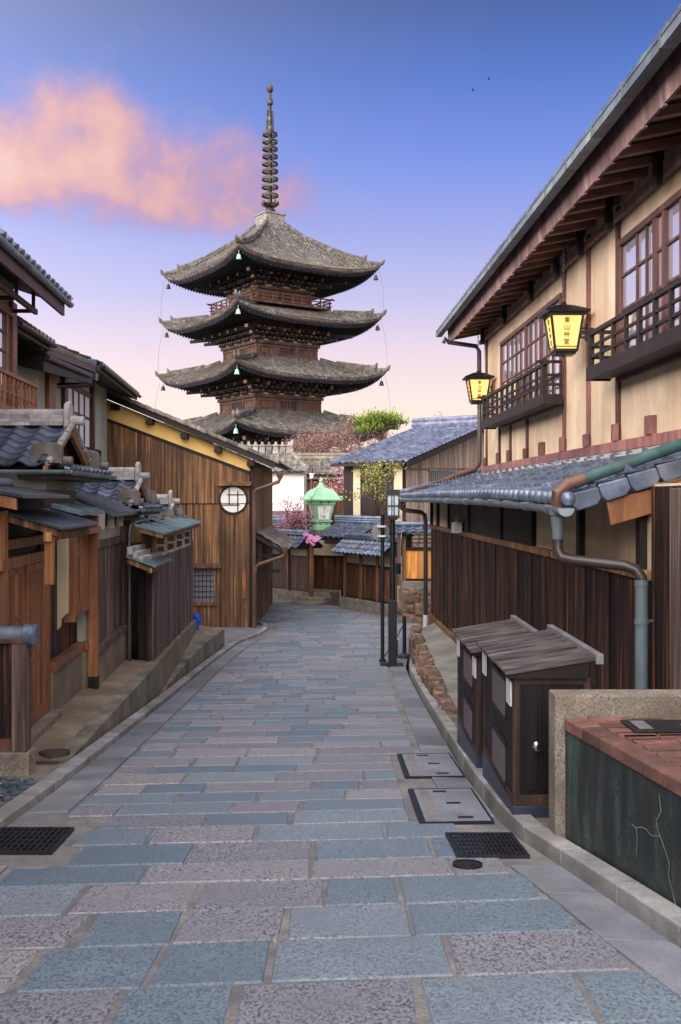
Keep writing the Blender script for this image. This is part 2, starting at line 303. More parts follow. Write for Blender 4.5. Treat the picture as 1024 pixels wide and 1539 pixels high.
M['chrome'] = mat('polished knob', [C(200, 200, 200), C(220, 220, 220)], rough=.15, bump=0, var=0, metal=1)
M['bluevinyl'] = mat('blue plastic sheet', [C(20, 60, 190), C(40, 96, 230)], sc=(14, 14, 14), rough=.3, bump=.6, var=.2)
M['pinkcloth'] = mat('pink cloth', [C(190, 120, 160), C(214, 146, 184)], sc=(6, 6, 6), rough=.8, bump=.2, var=.2)
M['bark'] = mat('grey brown bark', [C(64, 48, 42), C(102, 78, 66)], sc=(8, 8, 3), rough=.9, bump=.6, var=.3)
M['redbark'] = mat('reddish twigs', [C(82, 60, 55), C(130, 100, 92)], sc=(2, 2, 2), rough=.9, bump=0, var=.4)
M['blossom'] = mat('pink plum blossom', [C(160, 100, 120), C(198, 144, 164), C(226, 188, 200)], sc=(7, 7, 7), rough=.8, bump=0, var=.45)
M['pine'] = mat('bright pine needles', [C(46, 62, 20), C(84, 102, 32), C(128, 140, 52)], sc=(1.2, 1.2, 1.2), rough=.7, bump=0, var=.75)
M['willow'] = mat('young olive foliage', [C(92, 96, 44), C(134, 138, 70), C(166, 168, 96)], sc=(2, 2, 2), rough=.7, bump=0, var=.4)
M['bud'] = mat('red brown buds', [C(84, 62, 58), C(124, 98, 92), C(156, 130, 122)], sc=(1.2, 1.2, 1.2), rough=.8, bump=0, var=.4)
M['corner_tile'] = mat('brown grey ornament tile', [C(70, 66, 64), C(96, 92, 88), C(122, 116, 110)], sc=(6, 6, 6), rough=.55, bump=.2, bd=.004, var=.2)
M['rust'] = mat('rusty iron', [C(54, 44, 40), C(88, 68, 58)], sc=(9, 9, 9), rough=.7, bump=.4, bd=.003, var=.1)
M['ridge_old'] = mat('old grey ridge tiles', [C(76, 74, 72), C(116, 112, 106), C(150, 146, 138)], sc=(4, 4, 4), rough=.7, bump=.2, var=.45)
M['sheet'] = mat('dark slate metal sheet', [C(50, 58, 66), C(70, 80, 90), C(96, 104, 110)], sc=(3, 3, 3), rough=.34, bump=.06, var=.2, metal=.5, stain=C(70, 68, 60), stain_sc=1.4)
M['slat'] = mat('grey weathered slats', [C(46, 42, 42), C(88, 82, 80), C(132, 124, 118)], sc=(.9, 18, 18), rough=.8, bump=.5, var=.45, lo=.34, hi=.72)
M['infill'] = mat('cream infill plaster', [C(166, 146, 120), C(196, 178, 150)], rough=.9, bump=0, var=.1)
M['palewood'] = mat('boards lightened for soft light', [C(104, 88, 76), C(148, 130, 114), C(178, 160, 142)], sc=(15, 15, .6), rough=.8, bump=.5, var=.35, lo=.33, hi=.72)  # lighter boards: soft light on the gable is put into the colour
M['goldwood'] = mat('golden cedar boards', [C(140, 84, 36), C(196, 130, 58), C(222, 160, 84)], sc=(9, 9, .7), rough=.6, bump=.2, var=.35)
M['tile_blue'] = mat('slate blue grey tile', [C(62, 68, 86), C(92, 98, 118), C(122, 128, 144)], sc=(5, 5, 5), rough=.5, bump=.12, bd=.004, var=.45, spec=.5, metal=.2)
M['leaf_litter'] = mat('fallen leaves', [C(120, 96, 66), C(172, 150, 112)], rough=.9, bump=0, var=.5)
M['cobble'] = mat('dark slate cobbles', [C(46, 58, 66), C(70, 84, 92), C(96, 104, 108)], sc=(6, 6, 6), rough=.6, bump=.3, var=.4)

# paving stones: blue-grey and pinkish-grey granites, pitted by chisel and wear
def road_mat():
    global NT
    m = bpy.data.materials.new('granite setts'); m.use_nodes = True; NT = m.node_tree; NT.nodes.clear()
    t = N('ShaderNodeTexCoord'); at = N('ShaderNodeAttribute'); at.attribute_name = 'var'; at.attribute_type = 'GEOMETRY'
    base = ramp(at.outputs['Fac'], [(0, C(104, 122, 134)), (.16, C(116, 132, 142)), (.30, C(126, 140, 149)), (.40, C(138, 148, 155)), (.5, C(126, 130, 137)), (.72, C(141, 142, 147)), (1, C(158, 155, 156))])
    n1 = N('ShaderNodeTexNoise'); n1.inputs['Scale'].default_value = 74; n1.inputs['Detail'].default_value = 4; n1.inputs['Roughness'].default_value = .55
    sh = N('ShaderNodeVectorMath', operation='ADD'); cv = N('ShaderNodeCombineXYZ'); K(mth('MULTIPLY', at.outputs['Fac'], 31), cv.inputs[0]); K(t.outputs['Object'], sh.inputs[0]); K(cv.outputs[0], sh.inputs[1])
    mp = N('ShaderNodeMapping'); mp.inputs['Scale'].default_value = (1, .62, 1); K(sh.outputs[0], mp.inputs[0]); K(mp.outputs[0], n1.inputs['Vector'])
    n2 = N('ShaderNodeTexNoise'); n2.inputs['Scale'].default_value = 2.1; n2.inputs['Detail'].default_value = 6; n2.inputs['Roughness'].default_value = .6; K(t.outputs['Object'], n2.inputs['Vector'])
    n3 = N('ShaderNodeTexNoise'); n3.inputs['Scale'].default_value = 170; n3.inputs['Detail'].default_value = 2; K(t.outputs['Object'], n3.inputs['Vector'])
    pit = ramp(n1.outputs['Fac'], [(.36, (1, 1, 1, 1)), (.54, (0, 0, 0, 1))])
    rough_stone = ramp(at.outputs['Fac'], [(.35, (.62, .62, .62, 1)), (.55, (.92, .92, .92, 1))])
    mx = N('ShaderNodeMix', data_type='RGBA'); mx.inputs[7].default_value = C(62, 62, 72)
    K(mth('MULTIPLY', mth('MULTIPLY', pit, rough_stone), ramp(n2.outputs['Fac'], [(.34, (.25, .25, .25, 1)), (.56, (1, 1, 1, 1))])), mx.inputs[0]); K(base, mx.inputs[6])
    hs = N('ShaderNodeHueSaturation'); K(mx.outputs[2], hs.inputs['Color'])
    K(mth('ADD', mth('MULTIPLY', n2.outputs['Fac'], .9), mth('ADD', mth('MULTIPLY', n3.outputs['Fac'], .6), .25)), hs.inputs['Value'])
    b = N('ShaderNodeBsdfPrincipled'); K(hs.outputs[0], b.inputs['Base Color']); b.inputs['Specular IOR Level'].default_value = .45
    K(mth('ADD', mth('MULTIPLY', n1.outputs['Fac'], .4), .30), b.inputs['Roughness'])
    bp = N('ShaderNodeBump'); bp.inputs['Strength'].default_value = .7; bp.inputs['Distance'].default_value = .014
    K(mth('ADD', mth('MINIMUM', n1.outputs['Fac'], .56), mth('MULTIPLY', n3.outputs['Fac'], .2)), bp.inputs['Height']); K(bp.outputs[0], b.inputs['Normal'])
    o = N('ShaderNodeOutputMaterial'); K(b.outputs[0], o.inputs[0]); return m
M['road'] = road_mat()

# ------------------------------------------------------------------ reusable builders
def planks(mb, fr, off, Y0, Y1, z0, z1, w=.17, th=.03, jit=.006, out=-1, gap=.004):
    """vertical boards on a wall; fr(off,Y,z); z0/z1 numbers or functions of Y; out = direction of 'towards the street' in off"""
    Y = Y0
    while Y < Y1-.02:
        ww = min(w*R.uniform(.85, 1.15), Y1-Y)
        a = off+out*(th+R.uniform(0, jit)); mb.var = R.random()
        zz0 = z0(Y) if callable(z0) else z0; zz1 = z1(Y+ww/2) if callable(z1) else z1
        mb.box(fr, sorted((off, a)), (Y+gap/2, Y+ww-gap/2), (zz0, zz1)); Y += ww
    mb.var = .5
def tiles(mb, fr, u0, u1, v1, tw=.27, cl=.24, amp=.03, step=.028, nper=6, keep=None, var=None):
    """rows of wavy pantiles; fr(u, v, h)"""
    nt = max(1, round((u1-u0)/tw)); tw = (u1-u0)/nt; nc = max(1, round(v1/cl)); cl = v1/nc
    prof = [amp*(math.cos(2*PI*i/nper)*.8+.2*math.cos(4*PI*i/nper)) for i in range(nper+1)]
    for j in range(nc):
        for t in range(nt):
            if keep and not keep(u0+(t+.5)*tw, (j+.5)*cl): continue
            mb.var = min(1, max(0, R.gauss(.5, .18)))
            lo = []; hi = []; base = []
            for i in range(nper+1):
                u = u0+(t+i/nper)*tw
                lo.append(fr(u, j*cl-.012, prof[i]+step)); hi.append(fr(u, (j+1)*cl, prof[i])); base.append(fr(u, j*cl-.012, prof[i]+.002))
            a = mb.vs(lo); b = mb.vs(hi); c = mb.vs(base)
            for i in range(nper):
                mb.face((a+i, a+i+1, b+i+1, b+i)); mb.face((c+i, c+i+1, a+i+1, a+i))
    mb.var = .5
def slope(O, U, V):
    O = Vector(O); U = Vector(U).normalized(); V = Vector(V).normalized(); Nn = U.cross(V).normalized()
    if Nn.z < 0: Nn = -Nn
    return lambda u, v, h: O+U*u+V*v+Nn*h
def cable(p, q, sag, n=14):
    p = Vector(p); q = Vector(q)
    return [p.lerp(q, i/n)-Vector((0, 0, sag*4*(i/n)*(1-i/n))) for i in range(n+1)]

# ================================================================== THE SETTING
# ground under and around everything: one sheet following the hill, out to the horizon
mb = MB(); xs = [-900, -60, -12, 12, 60, 900]; ys = [-60, -10, 0, 8, 14, 18.75, 22, 26, 36, 60, 200, 2500]
gi = {}
for j, y in enumerate(ys):
    for i, x in enumerate(xs): gi[i, j] = mb.vs([(x, y, zr(y)-.22)])
for j in range(len(ys)-1):
    for i in range(len(xs)-1): mb.face((gi[i, j], gi[i+1, j], gi[i+1, j+1], gi[i, j+1]))
tag(mb.build('ground', M['ground'], loc=(0, 0, 0)), kind='structure')

KERBL = [(-1.98, 2.0), (-2.09, 4.5), (-2.154, 6.31), (-2.19, 8.05), (-2.42, 14.06), (-2.50, 16.5), (-2.52, 18.2), (-2.50, 19.8), (-2.36, 22.6), (-2.18, 23.6), (-1.97, 24.3), (-1.86, 25.3), (-1.92, 26.4), (-2.3, 27.1), (-4, 27.6), (-8, 28)]
KERBR = [(1.92, 1.6), (1.70, 3.0), (1.45, 4.25), (1.28, 5.23), (1.06, 6.34), (1.035, 8.18), (1.10, 11.84), (1.235, 18.75), (1.5, 21.6), (1.75, 23.2), (2.1, 24.3), (2.6, 25.3), (4, 26.2)]
def kx(pts, Y):
    return interp(Y, [(y, x) for x, y in pts])
def leftX(Y): return kx(KERBL, Y) if Y < 26.2 else -9
def rightX(Y): return kx(KERBR, Y) if Y < 25.0 else interp(Y, [(25, 2.4), (26.3, 2.2), (28.6, 1.8), (30.9, .2), (32.6, -1.0), (35.5, -3.0), (36.5, -9)])
SW = .30       # the smooth strip along each kerb
# road: mortar bed + individual setts, one mesh
mb = MB()
Y = 1.6; TI = .10
while Y < 36.0:                                     # mortar bed
    Y2 = Y+.5
    a, b, c, d = leftX(Y), rightX(Y)-.012, leftX(Y2), rightX(Y2)-.012
    mb.poly([(a, Y, zr(Y)-.012), (b, Y, zr(Y)-.012), (d, Y2, zr(Y2)-.012), (c, Y2, zr(Y2)-.012)]); Y = Y2
for f in range(len(mb.m)): mb.m[f] = 1
def sett(mb, x0, x1, Y, Y2, var, h=.007, ch=.009, j=.010):
    c = [(x0, Y), (x1, Y), (x1, Y2), (x0, Y2)]
    c = [(x+R.uniform(-j, j), y+TI*x+R.uniform(-j, j)) for x, y in c]
    m_ = (sum(p[0] for p in c)/4, sum(p[1] for p in c)/4)
    lo = [W(x, y, zr(y)-.016) for x, y in c]; hh = h+R.uniform(-.002, .003)
    hi = []
    for x, y in c:
        d = Vector((m_[0]-x, m_[1]-y)); sx = math.copysign(ch, d.x); sy = math.copysign(ch, d.y)
        hi.append(W(x+sx, y+sy, zr(y+sy)-.012+hh))
    i = mb.vs(lo); k = mb.vs(hi)
    mb.face((k, k+1, k+2, k+3), var)
    for q in range(4): mb.face((i+q, i+(q+1) % 4, k+(q+1) % 4, k+q), var)
Y = 2.2; row = 0
HOLES = [(-2.3, -1.62, 5.72, 6.36)]
while Y < 34.5:
    dp = R.uniform(.33, .46)
    x = leftX(Y)+SW+.03; xe = rightX(Y)-SW-.06
    if 6.2 < Y < 9.1: xe = .46
    if Y > 23.3: x = leftX(Y)+.25; xe = rightX(Y)-.2
    x += 0; first = True; last = None
    while x < xe-.08:
        ln = R.choice([R.uniform(.34, .56), R.uniform(.52, .76), R.uniform(.62, .9)])
        if first: ln *= R.uniform(.5, 1.0); first = False
        x2 = min(x+ln, xe)
        if xe-x2 < .25: x2 = xe
        hole = any(x < h[1] and x2 > h[0] and Y+TI*x < h[3] and Y+dp+TI*x2 > h[2] for h in HOLES)
        blue = R.random() < (.5 if Y < 11 else .55)
        if last is not None and R.random() < .25: blue = not last
        last = blue
        v = R.uniform(.0, .40) if blue else R.uniform(.55, 1.0)
        if hole:
            xx = max(x, HOLES[0][1]+.03)
            if x2-xx > .1: sett(mb, xx, x2, Y, Y+dp, v)
        else: sett(mb, x, x2, Y, Y+dp, v)
        x = x2+R.uniform(.010, .032)
    Y += dp+R.uniform(.012, .026); row += 1
tag(mb.build('road', [M['road'], M['mortar']], loc=(0, 0, 0)), kind='structure')

# smooth slabs beside the kerbs and the kerb stones themselves
def along(pts, w0, w1, h0, h1, seg, side, gap, Ymax, Ymin=1.8, zb=-.25, var=True, skip=None):
    """blocks following a kerb line: from offset w0 to w1 (towards +x*side), heights over the road"""
    mb = MB(); Y = Ymin
    while Y < Ymax:
        Y2 = Y+seg*R.uniform(.8, 1.2)
        if not (skip and skip(Y, Y2)):
            q = []
            for yy in (Y+gap/2, Y2-gap/2):
                x = kx(pts, yy); q.append((x+side*w0, x+side*w1, yy))
            mb.var = R.random()
            (a0, b0, y0), (a1, b1, y1) = q
            mb.hexa([W(a0, y0, zr(y0)+zb), W(b0, y0, zr(y0)+zb), W(b1, y1, zr(y1)+zb), W(a1, y1, zr(y1)+zb),
                     W(a0, y0, zr(y0)+h0), W(b0, y0, zr(y0)+h1), W(b1, y1, zr(y1)+h1), W(a1, y1, zr(y1)+h0)])
        Y = Y2
    return mb
for pts, sd_, ymx, skp in ((KERBL, 1, 23.6, lambda a, b: b > 5.7 and a < 6.42), (KERBR, -1, 22.5, lambda a, b: (b > 5.62 and a < 6.25))):
    mbs = along(pts, .015, SW, -.006, .004, .62, sd_, .012, ymx, zb=-.1, skip=skp)
    tag(mbs.build('gutter_slabs', M['strip'], bevel=.005, loc=(0, 0, 0)), kind='structure')
kl = along(KERBL, -.13, 0, .055, .05, .62, 1, .008, 24.3)
for (x0, y0), (x1, y1) in zip(KERBL[10:], KERBL[11:14]):
    kl.var = R.random()
    kl.hexa([W(x0-.13, y0, -3.5), W(x0, y0, -3.5), W(x1, y1, -3.5), W(x1-.13, y1, -3.5), W(x0-.13, y0, zr(y0)+.055), W(x0, y0, zr(y0)+.055), W(x1, y1, zr(y1)+.055), W(x1-.13, y1, zr(y1)+.055)])
tag(kl.build('kerb', M['granite'], bevel=.01, loc=(0, 0, 0)), kind='structure')
kr = along(KERBR, .045, .17, .05, .055, .62, 1, .01, 21.5)
tag(kr.build('kerb', M['granite'], bevel=.01, loc=(0, 0, 0)), kind='structure')

# pavements between kerbs and houses
def sheet(mb, xa, xb, Y0, Y1, za, zb, n=10, nx=3):
    for j in range(n):
        for i in range(nx):
            q = []
            for (s, t) in ((i, j), (i+1, j), (i+1, j+1), (i, j+1)):
                yy = lerp(Y0, Y1, t/n); q.append(W(lerp(xa(yy), xb(yy), s/nx), yy, lerp(za(yy), zb(yy), s/nx)))
            mb.poly(q)
mb = MB(); sheet(mb, lambda y: kx(KERBR, y)+.17, lambda y: 2.9-.03*y, 1.6, 13.5, lambda y: zr(y)+.03, lambda y: zr(y)+.05, 20)
tag(mb.build('pavement', M['concrete'], loc=(0, 0, 0)), kind='structure')
mb = MB(); sheet(mb, lambda y: kx(KERBR, y)+.17, lambda y: 6, 21, 27.5, lambda y: zr(y)+.03, lambda y: zr(y)+.03, 10)
tag(mb.build('pavement', M['shelf'], loc=(0, 0, 0)), kind='structure')
# left: raised aprons, level while the street falls
mb = MB()
def ap(mb, Y0, Y1, x_in, top_out, top_in, n=12):
    for j in range(n):
        y0 = lerp(Y0, Y1, j/n); y1 = lerp(Y0, Y1, (j+1)/n)
        def ring(y):
            xo = kx(KERBL, y)-.16; t = (y-Y0)/(Y1-Y0)
            return xo, xo-.16, x_in(y), lerp(*top_out, t), lerp(*top_in, t)
        a = ring(y0); b = ring(y1)
        mb.mi = 1
        mb.poly([W(a[0], y0, zr(y0)-.2), W(b[0], y1, zr(y1)-.2), W(b[0], y1, b[3]), W(a[0], y0, a[3])])
        mb.poly([W(a[0], y0, a[3]), W(b[0], y1, b[3]), W(b[1], y1, b[3]+.002), W(a[1], y0, a[3]+.002)])
        mb.mi = 0
        mb.poly([W(a[1], y0, a[3]-.006), W(b[1], y1, b[3]-.006), W(b[2], y1, b[4]), W(a[2], y0, a[4])])
    y = Y1; a = ring(Y1); mb.mi = 1
    mb.poly([W(a[0], y, zr(y)-.3), W(a[2], y, zr(y)-.3), W(a[2], y, a[4]), W(a[1], y, a[3]), W(a[0], y, a[3])])
    mb.mi = 0
ap(mb, 8.55, 14.35, lambda y: -2.75-KL*y, (-2.285, -2.33), (-2.16, -2.26))
tag(mb.build('apron_pavement', [M['aggregate'], M['concrete']], loc=(0, 0, 0), recalc=False), kind='structure')
mb = MB()
ap(mb, 14.352, 21.95, lambda y: -1.80-KL*y, (-2.83, -2.85), (-2.70, -2.76))
tag(mb.build('apron_pavement', [M['aggregate'], M['concrete']], loc=(0, 0, 0), recalc=False), kind='structure')
mb = MB(); sheet(mb, lambda y: -8.0, lambda y: kx(KERBL, y)-.13, 21.5, 26, lambda y: zr(y)+.05, lambda y: zr(y)+.05, 8)
tag(mb.build('lane_paving', M['strip'], loc=(0, 0, 0)), kind='structure')
# dark cobbles with leaves by the near left gate
mb = MB()
for a in range(26):
    for b in range(18):
        y = 6.1+.095*b+R.uniform(-.01, .01); x = kx(KERBL, y)-.18-.1*a+R.uniform(-.012, .012)-(.05 if b % 2 else 0)
        mb.var = R.random(); s = .046
        q = [W(x+s*math.cos(t)*R.uniform(.85, 1.1), y+s*math.sin(t)*R.uniform(.8, 1.05), zr(y)+.045+R.uniform(0, .012)) for t in [k*PI/3 for k in range(6)]]
        i = mb.vs([p-Vector((0, 0, .08)) for p in q]); k = mb.vs([p+Vector((0, 0, 0)) for p in q]); top = mb.vs([sum(q, Vector())/6+Vector((0, 0, .016))])
        for t in range(6): mb.face((i+t, i+(t+1) % 6, k+(t+1) % 6, k+t)); mb.face((k+t, k+(t+1) % 6, top))
mb.mi = 1; mb.var = .5
sheet(mb, lambda y: kx(KERBL, y)-2.9, lambda y: kx(KERBL, y)-.13, 1.8, 8.6, lambda y: zr(y)+.03, lambda y: zr(y)+.03, 12)
tag(mb.build('cobbles', [M['cobble'], M['concrete']], loc=(0, 0, 0)), kind='structure')
mb = MB()
for _ in range(95):
    y = R.uniform(6.1, 7.75); x = kx(KERBL, y)-.2-R.uniform(0, 1.2)**1.0; s = R.uniform(.018, .04); a = R.uniform(0, PI); mb.var = R.random()
    c = W(x, y, zr(y)+.075); u = Vector((math.cos(a), math.sin(a), R.uniform(-.2, .2)))*s; w = Vector((-math.sin(a), math.cos(a), R.uniform(-.2, .3)))*s*.5
    mb.poly([c-u, c+w, c+u, c-w])
tag(mb.build('fallen_leaves', M['leaf_litter']), 'scattered pale fallen leaves on the dark cobbles', 'leaves', kind='stuff')

# ================================================================== RIGHT-HAND HOUSE
RH = thing('teahouse', 'two storey teahouse with cream plaster upper wall, tiled pent roof and black boarded lower wall', 'house', RF(3.5, 14, -2.75))
OU = 3.5; OLW = 2.75
# upper wall
mb = MB(); mb.box(RF, (OU, OU+.2), (2, 20.1), (.5, 3.45)); 
for yy in (2.0, 19.9): mb.prism([RF(OU+.2, yy, -2.6), RF(8.6, yy, -2.6), RF(8.6, yy, 3.55), RF(6.0, yy, 4.55), RF(OU+.2, yy, 3.55)], (0, .2, 0))
mb.build('upper_wall', M['plaster'], RH)
postsY = [19.75, 18.4, 17.4, 16.05, 14.96, 13.7, 12.5, 11.3, 10.17, 9.0, 7.8, 6.6]
full = {0, 5, 6, 7, 10}
for i, y in enumerate(postsY):
    mb = MB(); w = .1
    if i not in (4, 8):
        z1 = 3.3 if i in full else (1.32 if i in (1, 2, 3, 9) else 3.3)
        mb.var = R.random(); mb.box(RF, (OU-.035, OU-.001), (y-w/2, y+w/2), (.65, z1))
        mb.build('post', M['darkred'] if i not in (5, 6) else M['redwood'], RH)
    mb = MB(); hh = .2 if i % 3 else .15
    mb.box(RF, (OU-.075, OU-.036 if i not in (4, 8) else OU-.001), (y-w*.85, y+w*.85), (.655, .70+hh*.75))
    mb.build('post_foot', M['redwood'] if i > 4 else M['darkred'], RH, bevel=.004)
mb = MB()
y = 2.5
while y < 20.1:
    y2 = min(y+R.uniform(1.6, 2.2), 20.1); mb.var = R.random(); mb.box(RF, (OU-.06, OU-.002), (y, y2-.004), (.535, .652)); y = y2
mb.build('sill_board', M['redwood'], RH, bevel=.004)
mb = MB()
for k in range(2):
    y = 2.5
    while y < 20.05:
        mb.var = R.random(); mb.box(RF, (OU-.075-.045*(1-k), OU-.061), (y, y+.29), (.435+.048*k, .48+.048*k)); y += .295
mb.build('ridge_tile_course', M['tile_end'], RH, bevel=.004)
# wall plate and soffit beam
mb = MB(); mb.box(RF, (OU-.09, OU-.037), (2, 20.2), (3.12, 3.20)); mb.build('wall_plate', M['fascia'], RH)
for y in [19.6, 17.4, 15.3, 13.7, 12.5, 11.3, 9.7, 8.4, 6.9, 5.4]:
    mb = MB(); mb.box(RF, (OU-.16, OU-.091), (y-.05, y+.05), (3.04, 3.42)); mb.build('eave_strut', M['burnt_dark'], RH)
# eave: rafters, soffit boards, fascia, gutter, roof tiles
OE = 2.7
def sof(off): return 3.455+(off-2.72)*.38      # underside of the roof boards
def raf(off): return 3.315+(off-2.9)*.2       # ceiling over the rafters
y = 2.4
while y < 20.6:
    mb = MB(); mb.var = R.random(); w = .045
    mb.hexa([RF(2.89, y-w, raf(2.89)-.085), RF(3.6, y-w, raf(3.6)-.085), RF(3.6, y+w, raf(3.6)-.085), RF(2.89, y+w, raf(2.89)-.085),
             RF(2.89, y-w, raf(2.89)), RF(3.6, y-w, raf(3.6)), RF(3.6, y+w, raf(3.6)), RF(2.89, y+w, raf(2.89))])
    mb.build('rafter', M['rafter'], RH); y += .47
mb = MB(); mb.hexa([RF(2.9, 2, raf(2.9)+.001), RF(3.69, 2, raf(3.69)+.001), RF(3.69, 20.7, raf(3.69)+.001), RF(2.9, 20.7, raf(2.9)+.001), RF(2.9, 2, raf(2.9)+.02), RF(3.69, 2, raf(3.69)+.02), RF(3.69, 20.7, raf(3.69)+.02), RF(2.9, 20.7, raf(2.9)+.02)])
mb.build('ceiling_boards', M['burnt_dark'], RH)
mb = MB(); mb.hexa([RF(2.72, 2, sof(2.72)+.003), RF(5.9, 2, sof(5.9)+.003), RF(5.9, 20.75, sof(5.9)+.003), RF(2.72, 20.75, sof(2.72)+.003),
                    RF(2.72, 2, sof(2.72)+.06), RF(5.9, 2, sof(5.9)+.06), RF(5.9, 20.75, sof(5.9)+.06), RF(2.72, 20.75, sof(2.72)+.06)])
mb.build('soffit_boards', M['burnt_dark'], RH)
mb = MB(); y = 2.0
while y < 20.7:
    y2 = min(y+.47, 20.7); mb.var = R.random()
    mb.hexa([RF(2.862, y, 3.205), RF(2.888, y, 3.205), RF(2.888, y2-.003, 3.205), RF(2.862, y2-.003, 3.205), RF(2.84, y, 3.50), RF(2.866, y, 3.50), RF(2.866, y2-.003, 3.50), RF(2.84, y2-.003, 3.50)])
    mb.hexa([RF(2.855, y-.035, 3.185), RF(2.887, y-.035, 3.185), RF(2.887, y+.035, 3.185), RF(2.855, y+.035, 3.185), RF(2.855, y-.035, 3.225), RF(2.887, y-.035, 3.225), RF(2.887, y+.035, 3.225), RF(2.855, y+.035, 3.225)]); y = y2
mb.build('fascia_board', M['fascia'], RH)
def halfpipe(mb, fr, off, Y0, Y1, z0, z1, r, n=8, seg=24, th=.006):
    for s in range(seg):
        ya = lerp(Y0, Y1, s/seg); yb = lerp(Y0, Y1, (s+1)/seg)
        za = z0(ya) if callable(z0) else lerp(z0, z1, s/seg); zb_ = z0(yb) if callable(z0) else lerp(z0, z1, (s+1)/seg)
        for k in range(n):
            t0 = PI+PI*k/n; t1 = PI+PI*(k+1)/n
            for rr in (r, r-th):
                mb.poly([fr(off+rr*math.cos(t0), ya, za+rr*math.sin(t0)), fr(off+rr*math.cos(t1), ya, za+rr*math.sin(t1)),
                         fr(off+rr*math.cos(t1), yb, zb_+rr*math.sin(t1)), fr(off+rr*math.cos(t0), yb, zb_+rr*math.sin(t0))])
        for sg in (-1, 1):
            mb.poly([fr(off+sg*r, ya, za), fr(off+sg*(r-th), ya, za), fr(off+sg*(r-th), yb, zb_), fr(off+sg*r, yb, zb_)])
mb = MB(); y = 2.0
while y < 20.85:
    y2 = min(y+.92, 20.9); mb.var = R.random()
    mb.box(RF, (2.635, 2.645), (y, y2-.006), (3.395, 3.475)); mb.box(RF, (2.645, 2.745), (y, y2-.006), (3.39, 3.40))
    mb.var = .0; mb.box(RF, (2.628, 2.650), (y, y2-.006), (3.476, 3.512)); mb.box(RF, (2.622, 2.636), (y2-.02, y2), (3.388, 3.52)); y = y2
mb.box(RF, (2.63, 2.75), (20.9, 20.91), (3.39, 3.51))
mb.build('gutter', M['gutter_dark'], RH)
mb = MB(); fr = slope(RF(2.66, 2, 3.475), RF(0, 1, 0)-RF(0, 0, 0), Vector((1, 0, .40)))
tiles(mb, fr, 0, 18.9, 3.6, tw=.27, cl=.26, amp=.035, step=.03)
fr2 = slope(RF(9.32, 2, 3.475), RF(0, 1, 0)-RF(0, 0, 0), Vector((-1, 0, .40)))
tiles(mb, fr2, 0, 18.9, 3.6, tw=.54, cl=.52, amp=.035, step=.03, nper=4)
for k in range(70): mb.lathe(fr(.135+.27*k, .02, .012), [(.0, -.04), (.04, -.03), (.045, 0), (.04, .03), (0, .04)], 8)
mb.tube([RF(5.99, 2, 4.87), RF(5.99, 21, 4.87)], .12, 10)
mb.build('upper_roof', M['tile'], RH, smooth=True)
# downpipe from the upper gutter to the lower roof, then along the hip
pth = [rp(667, 515, 2.70), RF(2.72, 20.2, 3.25), RF(2.8, 20.25, 3.18), RF(3.36, 20.25, 3.10), RF(3.42, 20.25, 3.0), RF(3.42, 20.2, 1.8), RF(3.42, 20.2, .72), RF(3.35, 20.3, .62), RF(3.2, 20.55, .56), RF(2.75, 21.4, .36), RF(2.3, 22.2, .19), RF(2.15, 22.5, .10)]
mb = MB(); mb.tube(pth[:2]+pth[2:7], .045, 8); 
for z in (2.4, 1.3): mb.tube([RF(3.42, 20.2, z-.02), RF(3.42, 20.2, z+.02)], .055, 8)
mb.build('downpipe', M['darkpipe'], RH, smooth=True)
mb = MB(); mb.tube(pth[6:], .05, 8); mb.build('downpipe', M['copperpipe'], RH, smooth=True)

# windows with lattices
def lattice_window(Y0, Y1, z0, z1, posts, vs_, hs_, name='window'):
    mb = MB(); f = .07
    mb.box(RF, (OU-.06, OU-.002), (Y0-f, Y1+f), (z1, z1+.07)); mb.box(RF, (OU-.05, OU-.003), (Y0-f, Y1+f), (z0-.06, z0))
    mb.box(RF, (OU-.052, OU-.004), (Y0-f, Y0), (z0, z1)); mb.box(RF, (OU-.052, OU-.004), (Y1, Y1+f), (z0, z1))
    w = mb.build(name, M['darkred'], RH, bevel=.004)
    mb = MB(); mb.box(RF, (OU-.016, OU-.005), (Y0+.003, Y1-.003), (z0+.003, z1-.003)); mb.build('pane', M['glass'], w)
    mb = MB()
    for p in posts: mb.box(RF, (OU-.055, OU-.0165), (p-.045, p+.045), (z0+.004, z1-.004))
    for v in vs_: mb.var = R.random(); mb.box(RF, (OU-.04, OU-.017), (v-.018, v+.018), (z0+.002, z1-.002))
    for h in hs_: mb.box(RF, (OU-.036, OU-.018), (Y0+.002, Y1-.002), (h-.014, h+.014))
    mb.build('lattice', M['darkred'], w); return w
lattice_window(13.85, 18.1, 1.35, 2.78, [16.05, 15.0], [14.3, 14.65, 15.4, 15.75, 16.5, 16.85, 17.2, 17.6], [1.75, 2.1, 2.45])
lattice_window(5.2, 11.12, 1.38, 2.82, [10.02, 9.75, 8.3, 6.8], [10.6, 10.3, 9.35, 8.9, 7.9, 7.4, 6.4, 5.9], [1.75, 2.1, 2.48])
